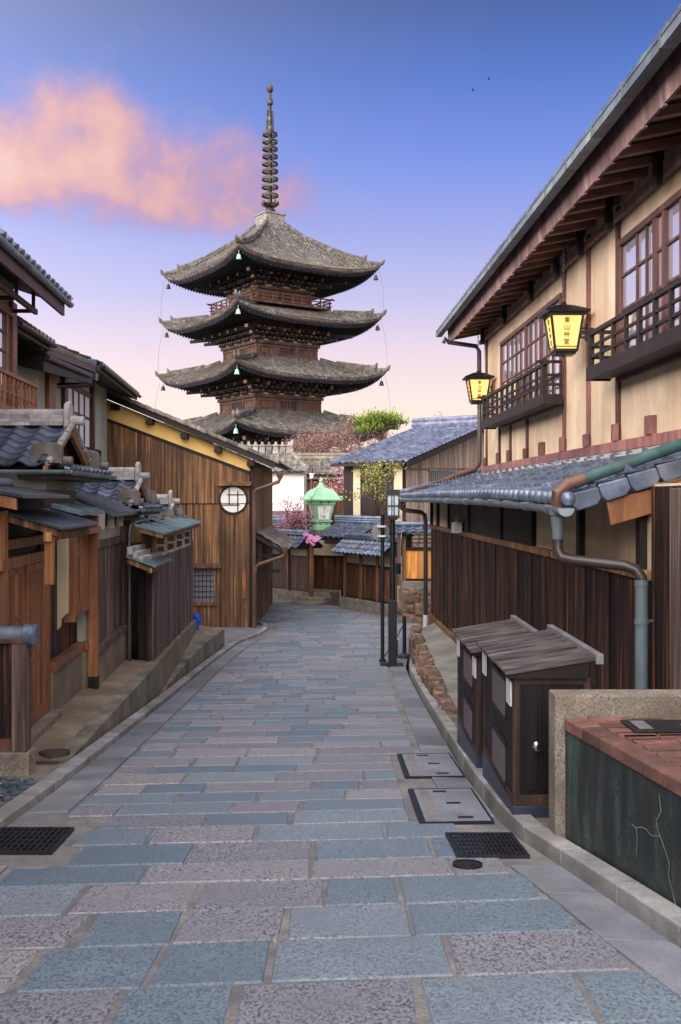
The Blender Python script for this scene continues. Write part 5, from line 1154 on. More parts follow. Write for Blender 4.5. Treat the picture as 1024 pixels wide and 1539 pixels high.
mb = MB(); mb.box(LF, (4.29, 4.348), (Y0, Y1), (2.30, 2.40)); mb.box(LF, (4.29, 4.348), (Y0, Y1), (1.06, 1.16)); w_ = mb.build('window', M['darkred'], T2)
mb = MB(); mb.box(LF, (4.335, 4.347), (Y0, Y1), (1.165, 2.295)); mb.build('pane', M['paper'], w_)  # matte white pane stands in for glass reflecting the sky
mb = MB()
for k in range(1, 4): y = lerp(Y0, Y1, k/4); mb.box(LF, (4.31, 4.334), (y-.03, y+.03), (1.163, 2.298))
for z in (1.82,): mb.box(LF, (4.315, 4.3338), (Y0, Y1), (z-.025, z+.025))
mb.build('glazing_bars', M['darkred'], w_)
mb = MB(); ya, yb = lp(122, 660, 4.2).y, lp(151, 660, 4.2).y
for k in range(9): y = lerp(ya, yb, k/8); mb.box(LF, (4.18, 4.22), (y-.03, y+.03), (.62, 1.12))
for z in (.62, .8, .97, 1.12): mb.box(LF, (4.19, 4.215), (ya, yb), (z-.02, z+.02))
mb.build('lattice_rail', M['burnt_dark'], T2)
# its eaves: tiled, then a plain metal edge, then tiled again
def eave_run(Y0, Y1, off, z0, z1, tw=.26, v1=3.15, name='roof'):
    mb = MB(); fr = slope(LF(off, Y0, z0), LF(off, Y1, z1)-LF(off, Y0, z0), Vector((-1, 0, .42))); tiles(mb, fr, 0, Y1-Y0, v1, tw=tw, cl=.27, amp=.035, step=.03)
    for k in range(round((Y1-Y0)/tw)): mb.tube([fr(tw*(k+.5), -.02, .02), fr(tw*(k+.5), .05, .02)], .045, 8)
    fb = slope(LF(off+5.8, Y0, z0), LF(off+5.8, Y1, z1)-LF(off+5.8, Y0, z0), Vector((1, 0, .42))); tiles(mb, fb, 0, Y1-Y0, v1, tw=tw*2, cl=.54, amp=.035, step=.03, nper=4)
    r = mb.build(name, M['tile_old'], T2, smooth=True)
    mb = MB(); halfpipe(mb, LF, off-.03, Y0, Y1, lambda y: lerp(z0, z1, (y-Y0)/(Y1-Y0))-.03, 0, .055, seg=10); mb.build('gutter', M['darkpipe'], r, smooth=True)
    mb = MB(); mb.hexa([LF(off+.03, Y0, z0-.14), LF(4.5, Y0, z0+.15), LF(4.5, Y1, z1+.15), LF(off+.03, Y1, z1-.14), LF(off+.03, Y0, z0-.02), LF(4.5, Y0, z0+.26), LF(4.5, Y1, z1+.26), LF(off+.03, Y1, z1-.02)]); mb.build('soffit_boards', M['burnt_dark'], r)
eave_run(14.15, 16.4, 3.72, 2.54, 2.56)
a, b = P(66, 512, 16.3), P(139, 543, 20.0)
mb = MB(); d = Vector((-2.9, 0, 1.22))
mb.hexa([a-Vector((0, 0, .10)), b-Vector((0, 0, .10)), b+d-Vector((0, 0, .10)), a+d-Vector((0, 0, .10)), a, b, b+d, a+d]); mb.build('roof', M['tile_old'], T2, bevel=.02)
mb = MB(); mb.bar(a+Vector((.03, 0, -.17)), b+Vector((.03, 0, -.17)), .05, .10); mb.build('barge_board', M['darkred'], T2)
mb = MB(); mb.tube([a+Vector((.05, 0, -.27)), b+Vector((.05, -.3, -.33))], .05, 8); mb.build('gutter', M['darkpipe'], T2, smooth=True)
mb = MB(); mb.hexa([a+Vector((0, 0, -.5)), b+Vector((0, 0, -.45)), b+Vector((-.9, 0, -.25)), a+Vector((-.9, 0, -.3)), a+Vector((0, 0, -.2)), b+Vector((0, 0, -.2)), b+Vector((-.9, 0, .1)), a+Vector((-.9, 0, .1))]); mb.build('soffit_boards', M['burnt_dark'], T2)
eave_run(20.2, 25.5, 3.60, 2.72, 2.66)
mb = MB(); c = P(141, 556, 20.3)
mb.hexa([c+Vector((-.06, -.1, -.22)), c+Vector((.06, -.1, -.22)), c+Vector((.06, .1, -.22)), c+Vector((-.06, .1, -.22)), c+Vector((-.1, -.14, .2)), c+Vector((.1, -.14, .2)), c+Vector((.1, .14, .2)), c+Vector((-.1, .14, .2))]); mb.build('rain_hopper', M['bluegrey'], T2, bevel=.01)
mb = MB(); mb.tube([c+Vector((0, 0, -.22)), c+Vector((-.05, 0, -.3)), P(80, 580, 19.5), P(73, 584, 19.2), P(71, 590, 19.2), P(71, 640, 19.2)], .055, 10); mb.build('downpipe', M['blackmetal'], T2, smooth=True)

# ---- gate post wall at the near left
GP = thing('gate_wing', 'short dark timber fence with a round tile cap on a pebbled concrete foot', 'fence', W(-2.7, 8.05, -2.3))
I = lambda a, b, c: W(a, b, c)
mb = MB(); mb.box(I, (-4.2, -2.49), (7.97, 8.16), (-2.6, -2.03)); mb.build('foot', M['paleconc'], GP, bevel=.01)
mb = MB(); mb.box(I, (-2.64, -2.52), (8.0, 8.13), (-2.029, -1.16)); mb.build('post', M['greywood'], GP, bevel=.006)
mb = MB(); mb.box(I, (-4.2, -2.641), (8.02, 8.11), (-2.028, -1.93)); mb.box(I, (-4.2, -2.50), (7.99, 8.14), (-1.159, -1.12)); mb.build('rail', M['darkred'], GP, bevel=.004)
mb = MB(); x = -4.2
while x < -2.66: mb.var = R.random(); mb.box(I, (x, min(x+.13, -2.642)), (8.05, 8.08), (-1.929, -1.16)); x += .134
mb.build('boarding', M['burnt'], GP)
mb = MB(); mb.tube([W(-4.2, 8.065, -1.10), W(-2.56, 8.065, -1.10), W(-2.55, 8.065, -1.10), W(-2.47, 8.065, -1.10), W(-2.45, 8.065, -1.10)], [.075, .075, .09, .09, .07], 18); mb.build('cap_tile', M['tile'], GP, smooth=True)

# ================================================================== YELLOW GABLE HOUSE
YH = thing('gable_house', 'tall weathered brown boarded house with a yellow plaster band under its sloping roof', 'house', W(-4, 26, -3.35))
Yf = 25.5
def X(x, Y=Yf): return (x-CX)/F*Y
def Z(y, Y=Yf): return (CY-y)/F*Y
def topz(x): return lerp(Z(594), Z(690), (x-X(148))/(X(380)-X(148)))       # roof line over the wall
def ybot(x): return lerp(Z(624), Z(709), (x-X(148))/(X(377)-X(148)))       # lower edge of the yellow band
xr = X(381)
mb = MB(); mb.prism([W(-8.6, Yf+.06, -3.5), W(xr, Yf+.06, -3.5), W(xr, Yf+.06, topz(xr)-.03), W(-8.6, Yf+.06, topz(-8.6)-.03)], (0, 7, 0)); mb.build('wall', M['burnt_dark'], YH)
mb = MB(); mb.prism([W(-8.6, Yf+.02, ybot(-8.6)), W(xr-.09, Yf+.02, ybot(xr-.09)), W(xr-.09, Yf+.02, topz(xr-.09)-.02), W(-8.6, Yf+.02, topz(-8.6)-.02)], (0, .039, 0)); mb.build('plaster_band', M['yellow'], YH)
zs = Z(757)
for lo, hi, nm in ((-3.34, zs-.012, 0), (zs+.012, None, 1)):
    mb = MB(); x = -8.6
    while x < xr-.1:
        w = R.uniform(.15, .21); x2 = min(x+w, xr-.1); mb.var = R.random(); d = R.uniform(0, .008)
        h0 = ybot(x)-.06 if hi is None else hi; h1 = ybot(x2)-.06 if hi is None else hi
        mb.hexa([W(x, Yf+d, lo), W(x2-.008, Yf+d, lo), W(x2-.008, Yf+.058, lo), W(x, Yf+.058, lo), W(x, Yf+d, h0), W(x2-.008, Yf+d, h1), W(x2-.008, Yf+.058, h1), W(x, Yf+.058, h0)]); x = x2
    mb.build('boarding', M['brownwood'], YH)
mb = MB(); mb.box(I, (-8.6, xr-.1), (Yf-.012, Yf+.05), (zs-.011, zs+.011)); mb.build('joint_board', M['burnt_dark'], YH)
mb = MB(); mb.bar(W(-8.6, Yf+.01, ybot(-8.6)-.03), W(xr-.09, Yf+.01, ybot(xr-.09)-.03), .06, .07); mb.build('trim', M['burnt_dark'], YH)
mb = MB(); mb.box(I, (xr-.088, xr+.03), (Yf-.02, Yf+.1), (-3.4, topz(xr)-.02)); mb.build('corner_post', M['burnt_dark'], YH, bevel=.008)
mb = MB(); planks(mb, lambda a, b, c: W(a, b, c), xr+.001, Yf+.1, 32.4, -3.4, .85, w=.2, th=.02, out=1); mb.build('boarding', M['brownwood'], YH)
# roof: tiled slope to the right, with the rolled verge seen from below
sl = (topz(0)-topz(-1))
ex = X(421)
def rt(x): return topz(x)+.19
mb = MB(); fr = slope(W(ex, Yf-.35, rt(ex)), (0, 1, 0), (-1, 0, -sl)); tiles(mb, fr, 0, 8.0, 8.2, tw=.27, cl=.27, amp=.035, step=.03, nper=5)
mb.build('roof', M['tile_old'], YH, smooth=True)
mb = MB(); n = 30
for k in range(n):
    a = lerp(ex, -9.4, k/n); b = lerp(ex, -9.4, (k+.97)/n); mb.var = R.random()
    mb.bar(W(a, Yf-.32, rt(a)+.0), W(b, Yf-.32, rt(b)+.02), .12, .10)
mb.build('verge_tiles', M['tile_old'], YH, bevel=.02)
mb = MB(); mb.bar(W(ex-.1, Yf-.30, rt(ex-.1)-.12), W(-9.4, Yf-.30, rt(-9.4)-.12), .05, .14); mb.build('barge_board', M['burnt_dark'], YH)
mb = MB(); mb.hexa([W(-9.4, Yf-.28, rt(-9.4)-.10), W(ex-.05, Yf-.28, rt(ex-.05)-.10), W(ex-.05, Yf+7, rt(ex-.05)-.10), W(-9.4, Yf+7, rt(-9.4)-.10), W(-9.4, Yf-.28, rt(-9.4)-.04), W(ex-.05, Yf-.28, rt(ex-.05)-.04), W(ex-.05, Yf+7, rt(ex-.05)-.04), W(-9.4, Yf+7, rt(-9.4)-.04)]); mb.build('soffit_boards', M['burnt_dark'], YH)
for px in (175, 227, 279, 329, 378):
    x = X(px); mb = MB(); mb.box(I, (x-.09, x+.09), (Yf-.26, Yf+.019), (topz(x)-.20, topz(x)-.06)); mb.build('purlin_end', M['burnt_dark'], YH, bevel=.006)
# round window, hood, lattice window, plank
cw = Vector((X(351), Yf, Z(751))); rw = .325
mb = MB(); nn = 40
ring = lambda r, y: [W(cw.x+r*math.cos(2*PI*k/nn), y, cw.z+r*math.sin(2*PI*k/nn)) for k in range(nn)]
a = mb.vs(ring(rw, Yf-.03)); b = mb.vs(ring(rw+.05, Yf-.03)); c = mb.vs(ring(rw+.05, Yf+.03)); d = mb.vs(ring(rw, Yf+.0))
for k in range(nn):
    q = (k+1) % nn
    for s, t in ((a, b), (b, c), (d, a)): mb.face((s+k, s+q, t+q, t+k))
wd = mb.build('round_window', M['burnt_dark'], YH)
mb = MB(); i = mb.vs(ring(rw, Yf-.012)); mb.face(range(i, i+nn)); mb.build('paper_screen', M['paper'], wd)
mb = MB()
for dx_, z0, z1 in ((-.105, .02-.15, .30), (.115, -.31, .22)): mb.box(I, (cw.x+dx_-.014, cw.x+dx_+.014), (Yf-.028, Yf-.014), (cw.z+z0, cw.z+z1))
for dz_, x0, x1 in ((.125, -.16, .29), (-.135, -.29, .16)): mb.box(I, (cw.x+x0, cw.x+x1), (Yf-.026, Yf-.0145), (cw.z+dz_-.012, cw.z+dz_+.012))
mb.build('window_bars', M['burnt_dark'], wd)
mb = MB(); mb.hexa([W(X(328), Yf-.16, Z(730)), W(X(378), Yf-.16, Z(730)), W(X(378), Yf-.001, Z(727)), W(X(328), Yf-.001, Z(727)), W(X(328), Yf-.16, Z(727.5)), W(X(378), Yf-.16, Z(727.5)), W(X(378), Yf-.001, Z(723)), W(X(328), Yf-.001, Z(723))]); mb.build('window_hood', M['brownwood'], YH)
mb = MB(); x0, x1, z0, z1 = X(288), X(322), Z(905), Z(857)
for a, b, c, d in ((x0-.05, x1+.09, z1, z1+.05), (x0-.05, x1+.09, z0-.09, z0), (x0-.05, x0, z0, z1), (x1, x1+.09, z0, z1)): mb.box(I, (a, b), (Yf-.05, Yf-.001), (c, d))
lw = mb.build('window', M['brownwood'], YH, bevel=.005)
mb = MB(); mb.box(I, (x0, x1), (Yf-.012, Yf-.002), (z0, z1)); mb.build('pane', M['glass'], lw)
mb = MB()
for k in range(1, 6): x = lerp(x0, x1, k/6); mb.box(I, (x-.008, x+.008), (Yf-.03, Yf-.0125), (z0, z1))
for k in range(1, 6): z = lerp(z0, z1, k/6); mb.box(I, (x0, x1), (Yf-.028, Yf-.013), (z-.008, z+.008))
mb.build('lattice', M['burnt_dark'], lw)
mb = MB(); n = 8
for k in range(n):
    a = lerp(X(285), X(334), k/n); b = lerp(X(285), X(334), (k+.9)/n); mb.var = R.random(); mb.hexa([W(a, Yf-.22, Z(853)), W(b, Yf-.22, Z(853)), W(b, Yf-.001, Z(849)), W(a, Yf-.001, Z(849)), W(a, Yf-.22, Z(851)), W(b, Yf-.22, Z(851)), W(b, Yf-.001, Z(846)), W(a, Yf-.001, Z(846))])
mb.build('window_hood', M['copperpipe'], YH)
mb = MB(); mb.box(I, (X(364), X(370)), (Yf-.04, Yf-.001), (Z(900), Z(857))); mb.build('orange_board', M['orange'], YH, bevel=.004)
# copper downpipes
mb = MB(); mb.lathe(P(421, 714, Yf-.2), [(.05, -.1), (.09, .0), (.09, .06)], 10); mb.tube([P(421, 718, Yf-.2), P(419, 724, Yf-.2), P(388, 735, Yf-.1), P(382.5, 739, Yf-.1), P(382, 746, Yf-.1), P(382, 850, Yf-.1), P(382, 948, Yf-.1)], .05, 10); mb.build('downpipe', M['copperpipe'], YH, smooth=True)
mb = MB(); mb.lathe(P(428, 826, Yf-.1), [(.05, -.1), (.09, 0), (.09, .06)], 10); mb.tube([P(428, 830, Yf-.1), P(426, 836, Yf-.1), P(390, 848, Yf-.1), P(384.5, 852, Yf-.1), P(384, 860, Yf-.1)], .05, 10); mb.build('downpipe', M['copperpipe'], YH, smooth=True)
# pent porch on the lane side
mb = MB(); a, b = P(384, 801, Yf), P(429, 829, Yf); fr = slope(b, (0, 1, 0), a-b); tiles(mb, fr, 0, 5.5, (a-b).length, tw=.26, cl=.24, amp=.03, step=.03)
mb.build('porch_roof', M['tile_old'], YH, smooth=True)
mb = MB(); mb.bar(a-Vector((0, 0, .07)), b-Vector((0, 0, .07)), .06, .08); mb.bar(b+Vector((-.1, .1, -.1)), b+Vector((-.1, 5, -.1)), .06, .07)
mb.build('porch_beam', M['burnt_dark'], YH)
for px, y0_ in ((407, 870), (391, 930)):
    mb = MB(); p = P(px, 818, Yf+.2); mb.box(I, (p.x-.05, p.x+.05), (Yf+.15, Yf+.25), (Z(y0_), p.z)); mb.build('porch_post', M['burnt_dark'], YH)
for py in (833, 857):
    mb = MB(); mb.box(I, (X(384), X(420)), (Yf+.26, Yf+.32), (Z(py+5), Z(py))); mb.build('porch_rail', M['burnt_dark'], YH)

# ================================================================== MIDDLE DISTANCE
def wframe(p, q):
    p = Vector((p[0], p[1], 0)); q = Vector((q[0], q[1], 0)); u = (q-p).normalized(); n = Vector((u.y, -u.x, 0))
    if n.y > 0: n = -n
    return (lambda a, b, c: p+u*a+n*b+Vector((0, 0, c))), (q-p).length
def pq(x, Y): return ((x-CX)/F*Y, Y)
def garden_wall(root, p, q, zb, zst, zwd, ztp, zrg, posts, roof_mat=None):
    fr, ln = wframe(p, q)
    mb = MB(); mb.box(fr, (0, ln), (-.25, .12), (zb-.3, zst)); mb.build('stone_foot', M['paleconc'], root, bevel=.02)
    mb = MB(); mb.box(fr, (0, ln), (-.12, .02), (zst, ztp)); mb.build('plaster_band', M['creamwall'], root)
    mb = MB(); x = 0
    while x < ln-.02: mb.var = R.random(); w = R.uniform(.14, .19); mb.box(fr, (x, min(x+w-.008, ln)), (.021, .04+R.uniform(0, .006)), (zst+.02, zwd)); x += w
    mb.build('boarding', M['firewood'], root)
    mb = MB(); mb.box(fr, (0, ln), (.021, .075), (zwd+.001, zwd+.06)); mb.box(fr, (0, ln), (.041, .07), (zst+.021, zst+.06)); mb.build('rail', M['burnt_dark'], root)
    for k in range(posts+1):
        x = lerp(.05, ln-.05, k/posts); mb = MB(); mb.box(fr, (x-.05, x+.05), (.022, .09), (zst, ztp)); mb.build('post', M['brownwood'], root)
    hw = .5; rise = zrg-ztp
    mb = MB(); f1 = slope(fr(0, hw, ztp), fr(1, 0, 0)-fr(0, 0, 0), fr(0, 0, zrg)-fr(0, hw, ztp)); tiles(mb, f1, 0, ln, math.hypot(hw, rise), tw=.24, cl=.2, amp=.03, step=.03)
    f2 = slope(fr(0, -hw, ztp), fr(1, 0, 0)-fr(0, 0, 0), fr(0, 0, zrg)-fr(0, -hw, ztp)); tiles(mb, f2, 0, ln, math.hypot(hw, rise), tw=.24, cl=.3, amp=.03, step=.03, nper=4)
    for k in range(int(ln/.24)): mb.tube([f1(.12+.24*k, -.03, .01), f1(.12+.24*k, .04, .012)], .042, 8)
    t = mb.build('tiled_coping', M['tile'], root, smooth=True)
    mb = MB(); mb.box(fr, (0, ln), (-.09, .09), (zrg, zrg+.07)); mb.tube([fr(0, 0, zrg+.10), fr(ln, 0, zrg+.10)], .07, 10); mb.build('ridge', M['tile'], t)
    mb = MB(); mb.prism([fr(0, hw-.02, ztp-.03), fr(0, -hw+.02, ztp-.03), fr(0, 0, zrg-.03)], fr(ln, 0, 0)-fr(0, 0, 0)); mb.build('eave_boards', M['burnt_dark'], t)
M['firewood'] = mat('red brown fence boards', [C(46, 30, 24), C(88, 56, 38), C(130, 88, 58)], sc=(9, 9, .9), rough=.6, bump=.3, var=.35, lo=.34, hi=.74)
GA, GB, GC, GD = pq(384, 35.3), pq(467, 32.4), pq(520, 30.7), pq(598, 28.2)
g1 = thing('garden_wall', 'long roofed garden wall of red brown boards left of the recessed gate', 'wall', (GA[0]*.5+GB[0]*.5, 34, -3.4))
garden_wall(g1, (GA[0]-1.5, GA[1]+1.4), GB, -3.37, -3.02, -1.92, -1.58, -1.17, 5)
g2 = thing('garden_wall', 'shorter roofed garden wall of red brown boards right of the recessed gate, behind the lamp', 'wall', (GC[0]*.5+GD[0]*.5, 29.6, -3.4))
garden_wall(g2, GC, GD, -3.35, -3.0, -2.0, -1.6, -1.2, 3)
gt = thing('garden_gate', 'recessed red brown boarded gate between two roofed garden walls, with low steps', 'gate', (-.4, 33, -3.4))
ga, gb = pq(467, 33.6), pq(521, 33.0); fr, ln = wframe(ga, gb)
mb = MB(); x = 0
while x < ln: mb.var = R.random(); mb.box(fr, (x, min(x+.16, ln)), (0, .03), (-3.02, -1.93)); x += .166
mb.build('door_boards', M['firewood'], gt)
mb = MB(); mb.box(fr, (0, ln), (-.05, .02), (-1.92, -1.5)); mb.build('lintel_panel', M['creamwall'], gt); mb = MB(); mb.box(fr, (0, ln), (.021, .08), (-1.95, -1.88)); mb.build('lintel', M['burnt_dark'], gt)
f3, l3 = wframe(gb, GC)
mb = MB(); mb.hexa([W(GC[0], GC[1]+.1, -3.4), W(GC[0]+.12, GC[1]+.1, -3.4), W(gb[0]+.12, gb[1], -3.4), W(gb[0], gb[1], -3.4), W(GC[0], GC[1]+.1, -1.5), W(GC[0]+.12, GC[1]+.1, -1.5), W(gb[0]+.12, gb[1], -1.5), W(gb[0], gb[1], -1.5)]); mb.build('side_panel', M['firewood'], gt)
for px, yy in ((468.5, 32.35),):
    p = pq(px, yy); mb = MB(); mb.box(lambda a, b, c: W(a, b, c), (p[0]-.07, p[0]+.07), (p[1]-.07, p[1]+.07), (-3.4, -1.45)); mb.build('gate_post', M['brownwood'], gt, bevel=.006)
for k, (d0, d1, zt) in enumerate(((.0, .75, -3.04), (.75, 1.3, -3.16), (1.3, 1.9, -3.27))):
    mb = MB(); mb.box(fr, (.1+.1*k, ln-.25+.12*k), (d0, d1-.004), (-3.6, zt)); mb.build('step', M['paleconc'], gt, bevel=.015)
O = P(473, 806, 32.2); Ue = P(539, 809, 31.2); Ve = P(508, 786, 34.0)
mb = MB(); f1 = slope(O, Ue-O, Ve-O); lu = (Ue-O).length; lv = (Ve-O).length; Un = (Ue-O).normalized(); Vn = (Ve-O).normalized()
sf = lambda u, v, h: O+Un*u+Vn*v+Vector((0, 0, h))
tiles(mb, sf, 0, lu, lv, tw=.22, cl=.22, amp=.03, step=.03)
for k in range(int(lu/.22)): mb.tube([sf(.11+.22*k, -.03, .01), sf(.11+.22*k, .05, .01)], .045, 8)
for k in range(3): mb.tube([sf(-.1, lv, .06+.07*k), sf(lu+.1, lv, .06+.07*k)], .075, 8)
f2 = lambda u, v, h: O+Un*u+Vn*(2*lv-v)+Vector((0, 0, h-2*Vn.z*(lv-v)))
tiles(mb, f2, 0, lu, lv, tw=.44, cl=.44, amp=.03, step=.03, nper=4)
r_ = mb.build('tiled_roof', M['tile'], gt, smooth=True)
mb = MB(); mb.bar(sf(lu+.03, 0, -.08), sf(lu+.03, lv, -.08), .06, .13); mb.build('barge_board', M['brownwood'], r_)
mb = MB(); mb.hexa([sf(0, 0, -.12), sf(lu, 0, -.12), sf(lu, lv, -.12), sf(0, lv, -.12), sf(0, 0, -.05), sf(lu, 0, -.05), sf(lu, lv, -.05), sf(0, lv, -.05)]); mb.build('roof_boards', M['burnt_dark'], r_)
for u_, v_ in ((.2, lv), (lu-.2, lv)):
    p = sf(u_, v_, 0); mb = MB(); mb.box(lambda a, b, c: W(a, b, c), (p.x-.06, p.x+.06), (p.y-.06, p.y+.06), (-3.3, p.z-.08)); mb.build('roof_post', M['burnt_dark'], r_)
# lower tile roof glimpsed left behind the first wall
SH = thing('garden_shed', 'small blue grey tiled shed roof behind the left garden wall below the white house', 'shed', (-3.0, 38, -3.4))
mb = MB(); f1 = slope(W(-4.2, 37, -1.25), (1, 0, 0), (0, 1.4, .45)); tiles(mb, f1, 0, 2.1, 1.5, tw=.24, cl=.22, amp=.03, step=.03); mb.tube([W(-4.2, 38.4, -.78), W(-2.1, 38.4, -.78)], .09, 8); mb.tube([W(-4.2, 38.4, -.68), W(-2.1, 38.4, -.68)], .07, 8)
mb.build('roof', M['tile'], SH, smooth=True); mb = MB(); mb.box(lambda a, b, c: W(a, b, c), (-4.1, -2.2), (37.3, 39), (-3.4, -1.0)); mb.build('wall', M['burnt_dark'], SH)

# big green copper lantern behind the garden wall
lc = P(483, 806, 34.6); GL = thing('garden_lantern', 'big pale green copper lantern with curled roof corners and black brush lettering', 'lantern', W(lc.x, lc.y, -3.4))
rot = math.radians(20)+PI/4; c0 = W(lc.x, lc.y, 0); s2 = math.sqrt(2)
def zy(y): return (CY-y)/F*34.6
def q4(r): return r*s2*.5
mb = MB(); mb.lathe(c0, [(q4(.40), zy(803)), (q4(.40), zy(797)), (q4(.55), zy(796.5)), (q4(.55), zy(790)), (q4(.50), zy(789.5)), (q4(.50), zy(785)), (q4(.62), zy(784)), (q4(.62), zy(782))], 4, rot); mb.lathe(c0, [(.12, -3.4), (.12, zy(803))], 12); mb.build('base', M['verdigris'], GL)
mb = MB(); mb.lathe(c0, [(q4(.52), zy(782)), (q4(.70), zy(759)), (q4(.78), zy(758)), (q4(.80), zy(752.5)), (q4(.62), zy(752.4))], 4, rot); b_ = mb.build('body', M['verdigris'], GL)
mb = MB(); mb.lathe(c0, [(q4(1.06), zy(752.4)), (q4(1.08), zy(750.5)), (q4(.92), zy(746)), (q4(.74), zy(740)), (q4(.50), zy(735.5)), (q4(.42), zy(734.5)), (q4(.40), zy(733))], 4, rot)
mb.lathe(c0, [(.13, zy(735)), (.14, zy(733.5)), (.20, zy(733)), (.13, zy(730)), (.07, zy(726)), (.075, zy(724.5)), (.05, zy(724)), (.08, zy(722.5)), (.06, zy(721)), (.03, zy(719)), (.008, zy(716.5))], 14)
for k in range(4):
    a = rot+k*PI/2; d = Vector((math.cos(a), math.sin(a), 0)); mb.tube([c0+d*(q4(1.04)+.10*math.cos(t)*.6+.02)+Vector((0, 0, zy(751)+.05+.06*math.sin(t))) for t in [-PI/2+q*PI/6 for q in range(8)]], .022, 6)
    mb.tube([c0+d*q4(r)+Vector((0, 0, zy(y)+.01)) for r, y in ((1.06, 750.5), (.92, 746), (.74, 740), (.50, 735.5))], .018, 6)
mb.build('roof', M['verdigris'], GL, smooth=True)
def lface(k, a, z, h):       # k-th face of the tapering body: a across, z up
    t = (z-zy(782))/(zy(759)-zy(782)); half = lerp(.26, .35, t)
    n_ = rot+PI/4+k*PI/2; n = Vector((math.cos(n_), math.sin(n_), 0)); u = Vector((-n.y, n.x, 0)); 
    return c0+n*(half+h)+u*a*1.0+Vector((0, 0, z))
kf = max(range(4), key=lambda k: -math.sin(rot+PI/4+k*PI/2)); ks = max(range(4), key=lambda k: -math.cos(rot+PI/4+k*PI/2))
for k in range(4):
    za, zb_ = zy(780.5), zy(760); mb = MB()
    q = [lface(k, -.20, za, .004), lface(k, .20, za, .004), lface(k, .27, zb_, .004), lface(k, -.27, zb_, .004)]; mb.poly(q); mb.build('screen', M['paper'] if k == kf else M['creamwall'], b_)
    mb = MB(); pts_ = q
    for a, b in zip(pts_, pts_[1:]+pts_[:1]): mb.bar(a, b, .03, .03)
    mb.build('screen_frame', M['verdigris'], b_)
    mb = MB()
    for a in (-.13, .13): mb.bar(lface(k, a-.025, zy(755.4), .035), lface(k, a+.025, zy(755.4), .035), .02, .05); mb.bar(lface(k, a*.8-.02, zy(787), .01), lface(k, a*.8+.02, zy(787), .01), .02, .05)
    mb.build('rosettes', M['ink'], b_)
    col1 = [('さ', 0, 765, .13), ('つ', .0, 770.5, .11), ('ね', .0, 777, .13), ('京', .13, 763.5, .045), ('都', .13, 767, .045), ('八', -.11, 771.5, .045), ('坂', -.11, 774.3, .045), ('上', -.11, 777, .045)]
    if k in (kf, ks):
        for ch, ax, py, s in col1:
            tm = text_mb(ch, s, lambda x, y, h: lface(k, ax+x, zy(py)+y-.03, .010+h)); tm.build('lettering', M['ink'], b_)

# white house with a tiled roof, beyond the walls
WH = thing('white_house', 'white walled house with old grey tiled roof and ornate pale ridge below the pagoda', 'house', (-4, 44, -3.4))
Yw = 42.0; Xw = lambda x, Y=Yw: (x-CX)/F*Y; Zw = lambda y, Y=Yw: (CY-y)/F*Y
mb = MB(); mb.box(I, (-9, Xw(457)), (Yw, Yw+5), (-3.4, Zw(711))); mb.build('wall', M['white'], WH)
mb = MB(); mb.box(I, (Xw(380), Xw(457)), (Yw-.02, Yw-.001), (Zw(727.5), Zw(726.8))); mb.box(I, (Xw(386), Xw(387.5)), (Yw-.03, Yw-.001), (-.6, Zw(712))); mb.build('seam', M['creamwall'], WH)
e0 = W(-9, Yw-.5, Zw(708, Yw-.5)); rg = W(-9, 44.2, Zw(681, 44.2))
mb = MB(); f1 = slope(e0, (1, 0, 0), rg-e0); lv = (rg-e0).length; xe = Xw(464, Yw-.5)+9; xrg = Xw(438, 44.2)+9
tiles(mb, f1, 0, xe, lv, tw=.27, cl=.27, amp=.03, step=.03, nper=5, keep=lambda u, v: u < lerp(xe, xrg, v/lv)+.1)
vp = [f1(lerp(xe, xrg, t), lv*t, .05) for t in (0, .33, .66, 1)]
mb.tube(vp, .10, 8); mb.poly([f1(0, 0, -.03), f1(xe, 0, -.03), f1(xrg, lv, -.03), f1(0, lv, -.03)])
mb.poly([f1(xe, 0, -.02), f1(xrg, lv, -.02), W(f1(xrg, lv, 0).x, 47, f1(xe, 0, 0).z)])
t_ = mb.build('roof', M['tile_old'], WH, smooth=True)
mb = MB(); zt0 = rg.z; xx = -9
while xx < Xw(437, 44.2):
    mb.var = R.random(); mb.box(I, (xx, xx+.26), (44.05, 44.35), (zt0-.02, zt0+.14)); mb.box(I, (xx+.02, xx+.26), (44.08, 44.32), (zt0+.145, zt0+.30)); mb.box(I, (xx, xx+.27), (44.02, 44.38), (zt0+.305, zt0+.37)); mb.tube([W(xx+.14, 44.2, zt0+.37), W(xx+.14, 44.2, zt0+.5)], [.08, .05], 8); xx += .3
mb.prism([W(Xw(437, 44.2), 44.0+a, zt0-.1+b) for a, b in ((0, 0), (.4, 0), (.42, .4), (.2, .7), (-.02, .4))], (.12, 0, 0)); mb.build('ridge', M['ridge_old'], t_)
mb = MB(); mb.hexa([W(-9, Yw-.55, -.98), W(Xw(459), Yw-.55, -.98), W(Xw(459), Yw-.002, -.62), W(-9, Yw-.002, -.62), W(-9, Yw-.55, -.93), W(Xw(459), Yw-.55, -.93), W(Xw(459), Yw-.002, -.50), W(-9, Yw-.002, -.50)]); mb.build('copper_pent', M['copperpipe'], WH)
mb = MB(); mb.box(I, (-9, Xw(459)), (Yw-.5, Yw-.003), (-3.4, -1.0)); mb.build('lower_wall', M['burnt_dark'], WH)
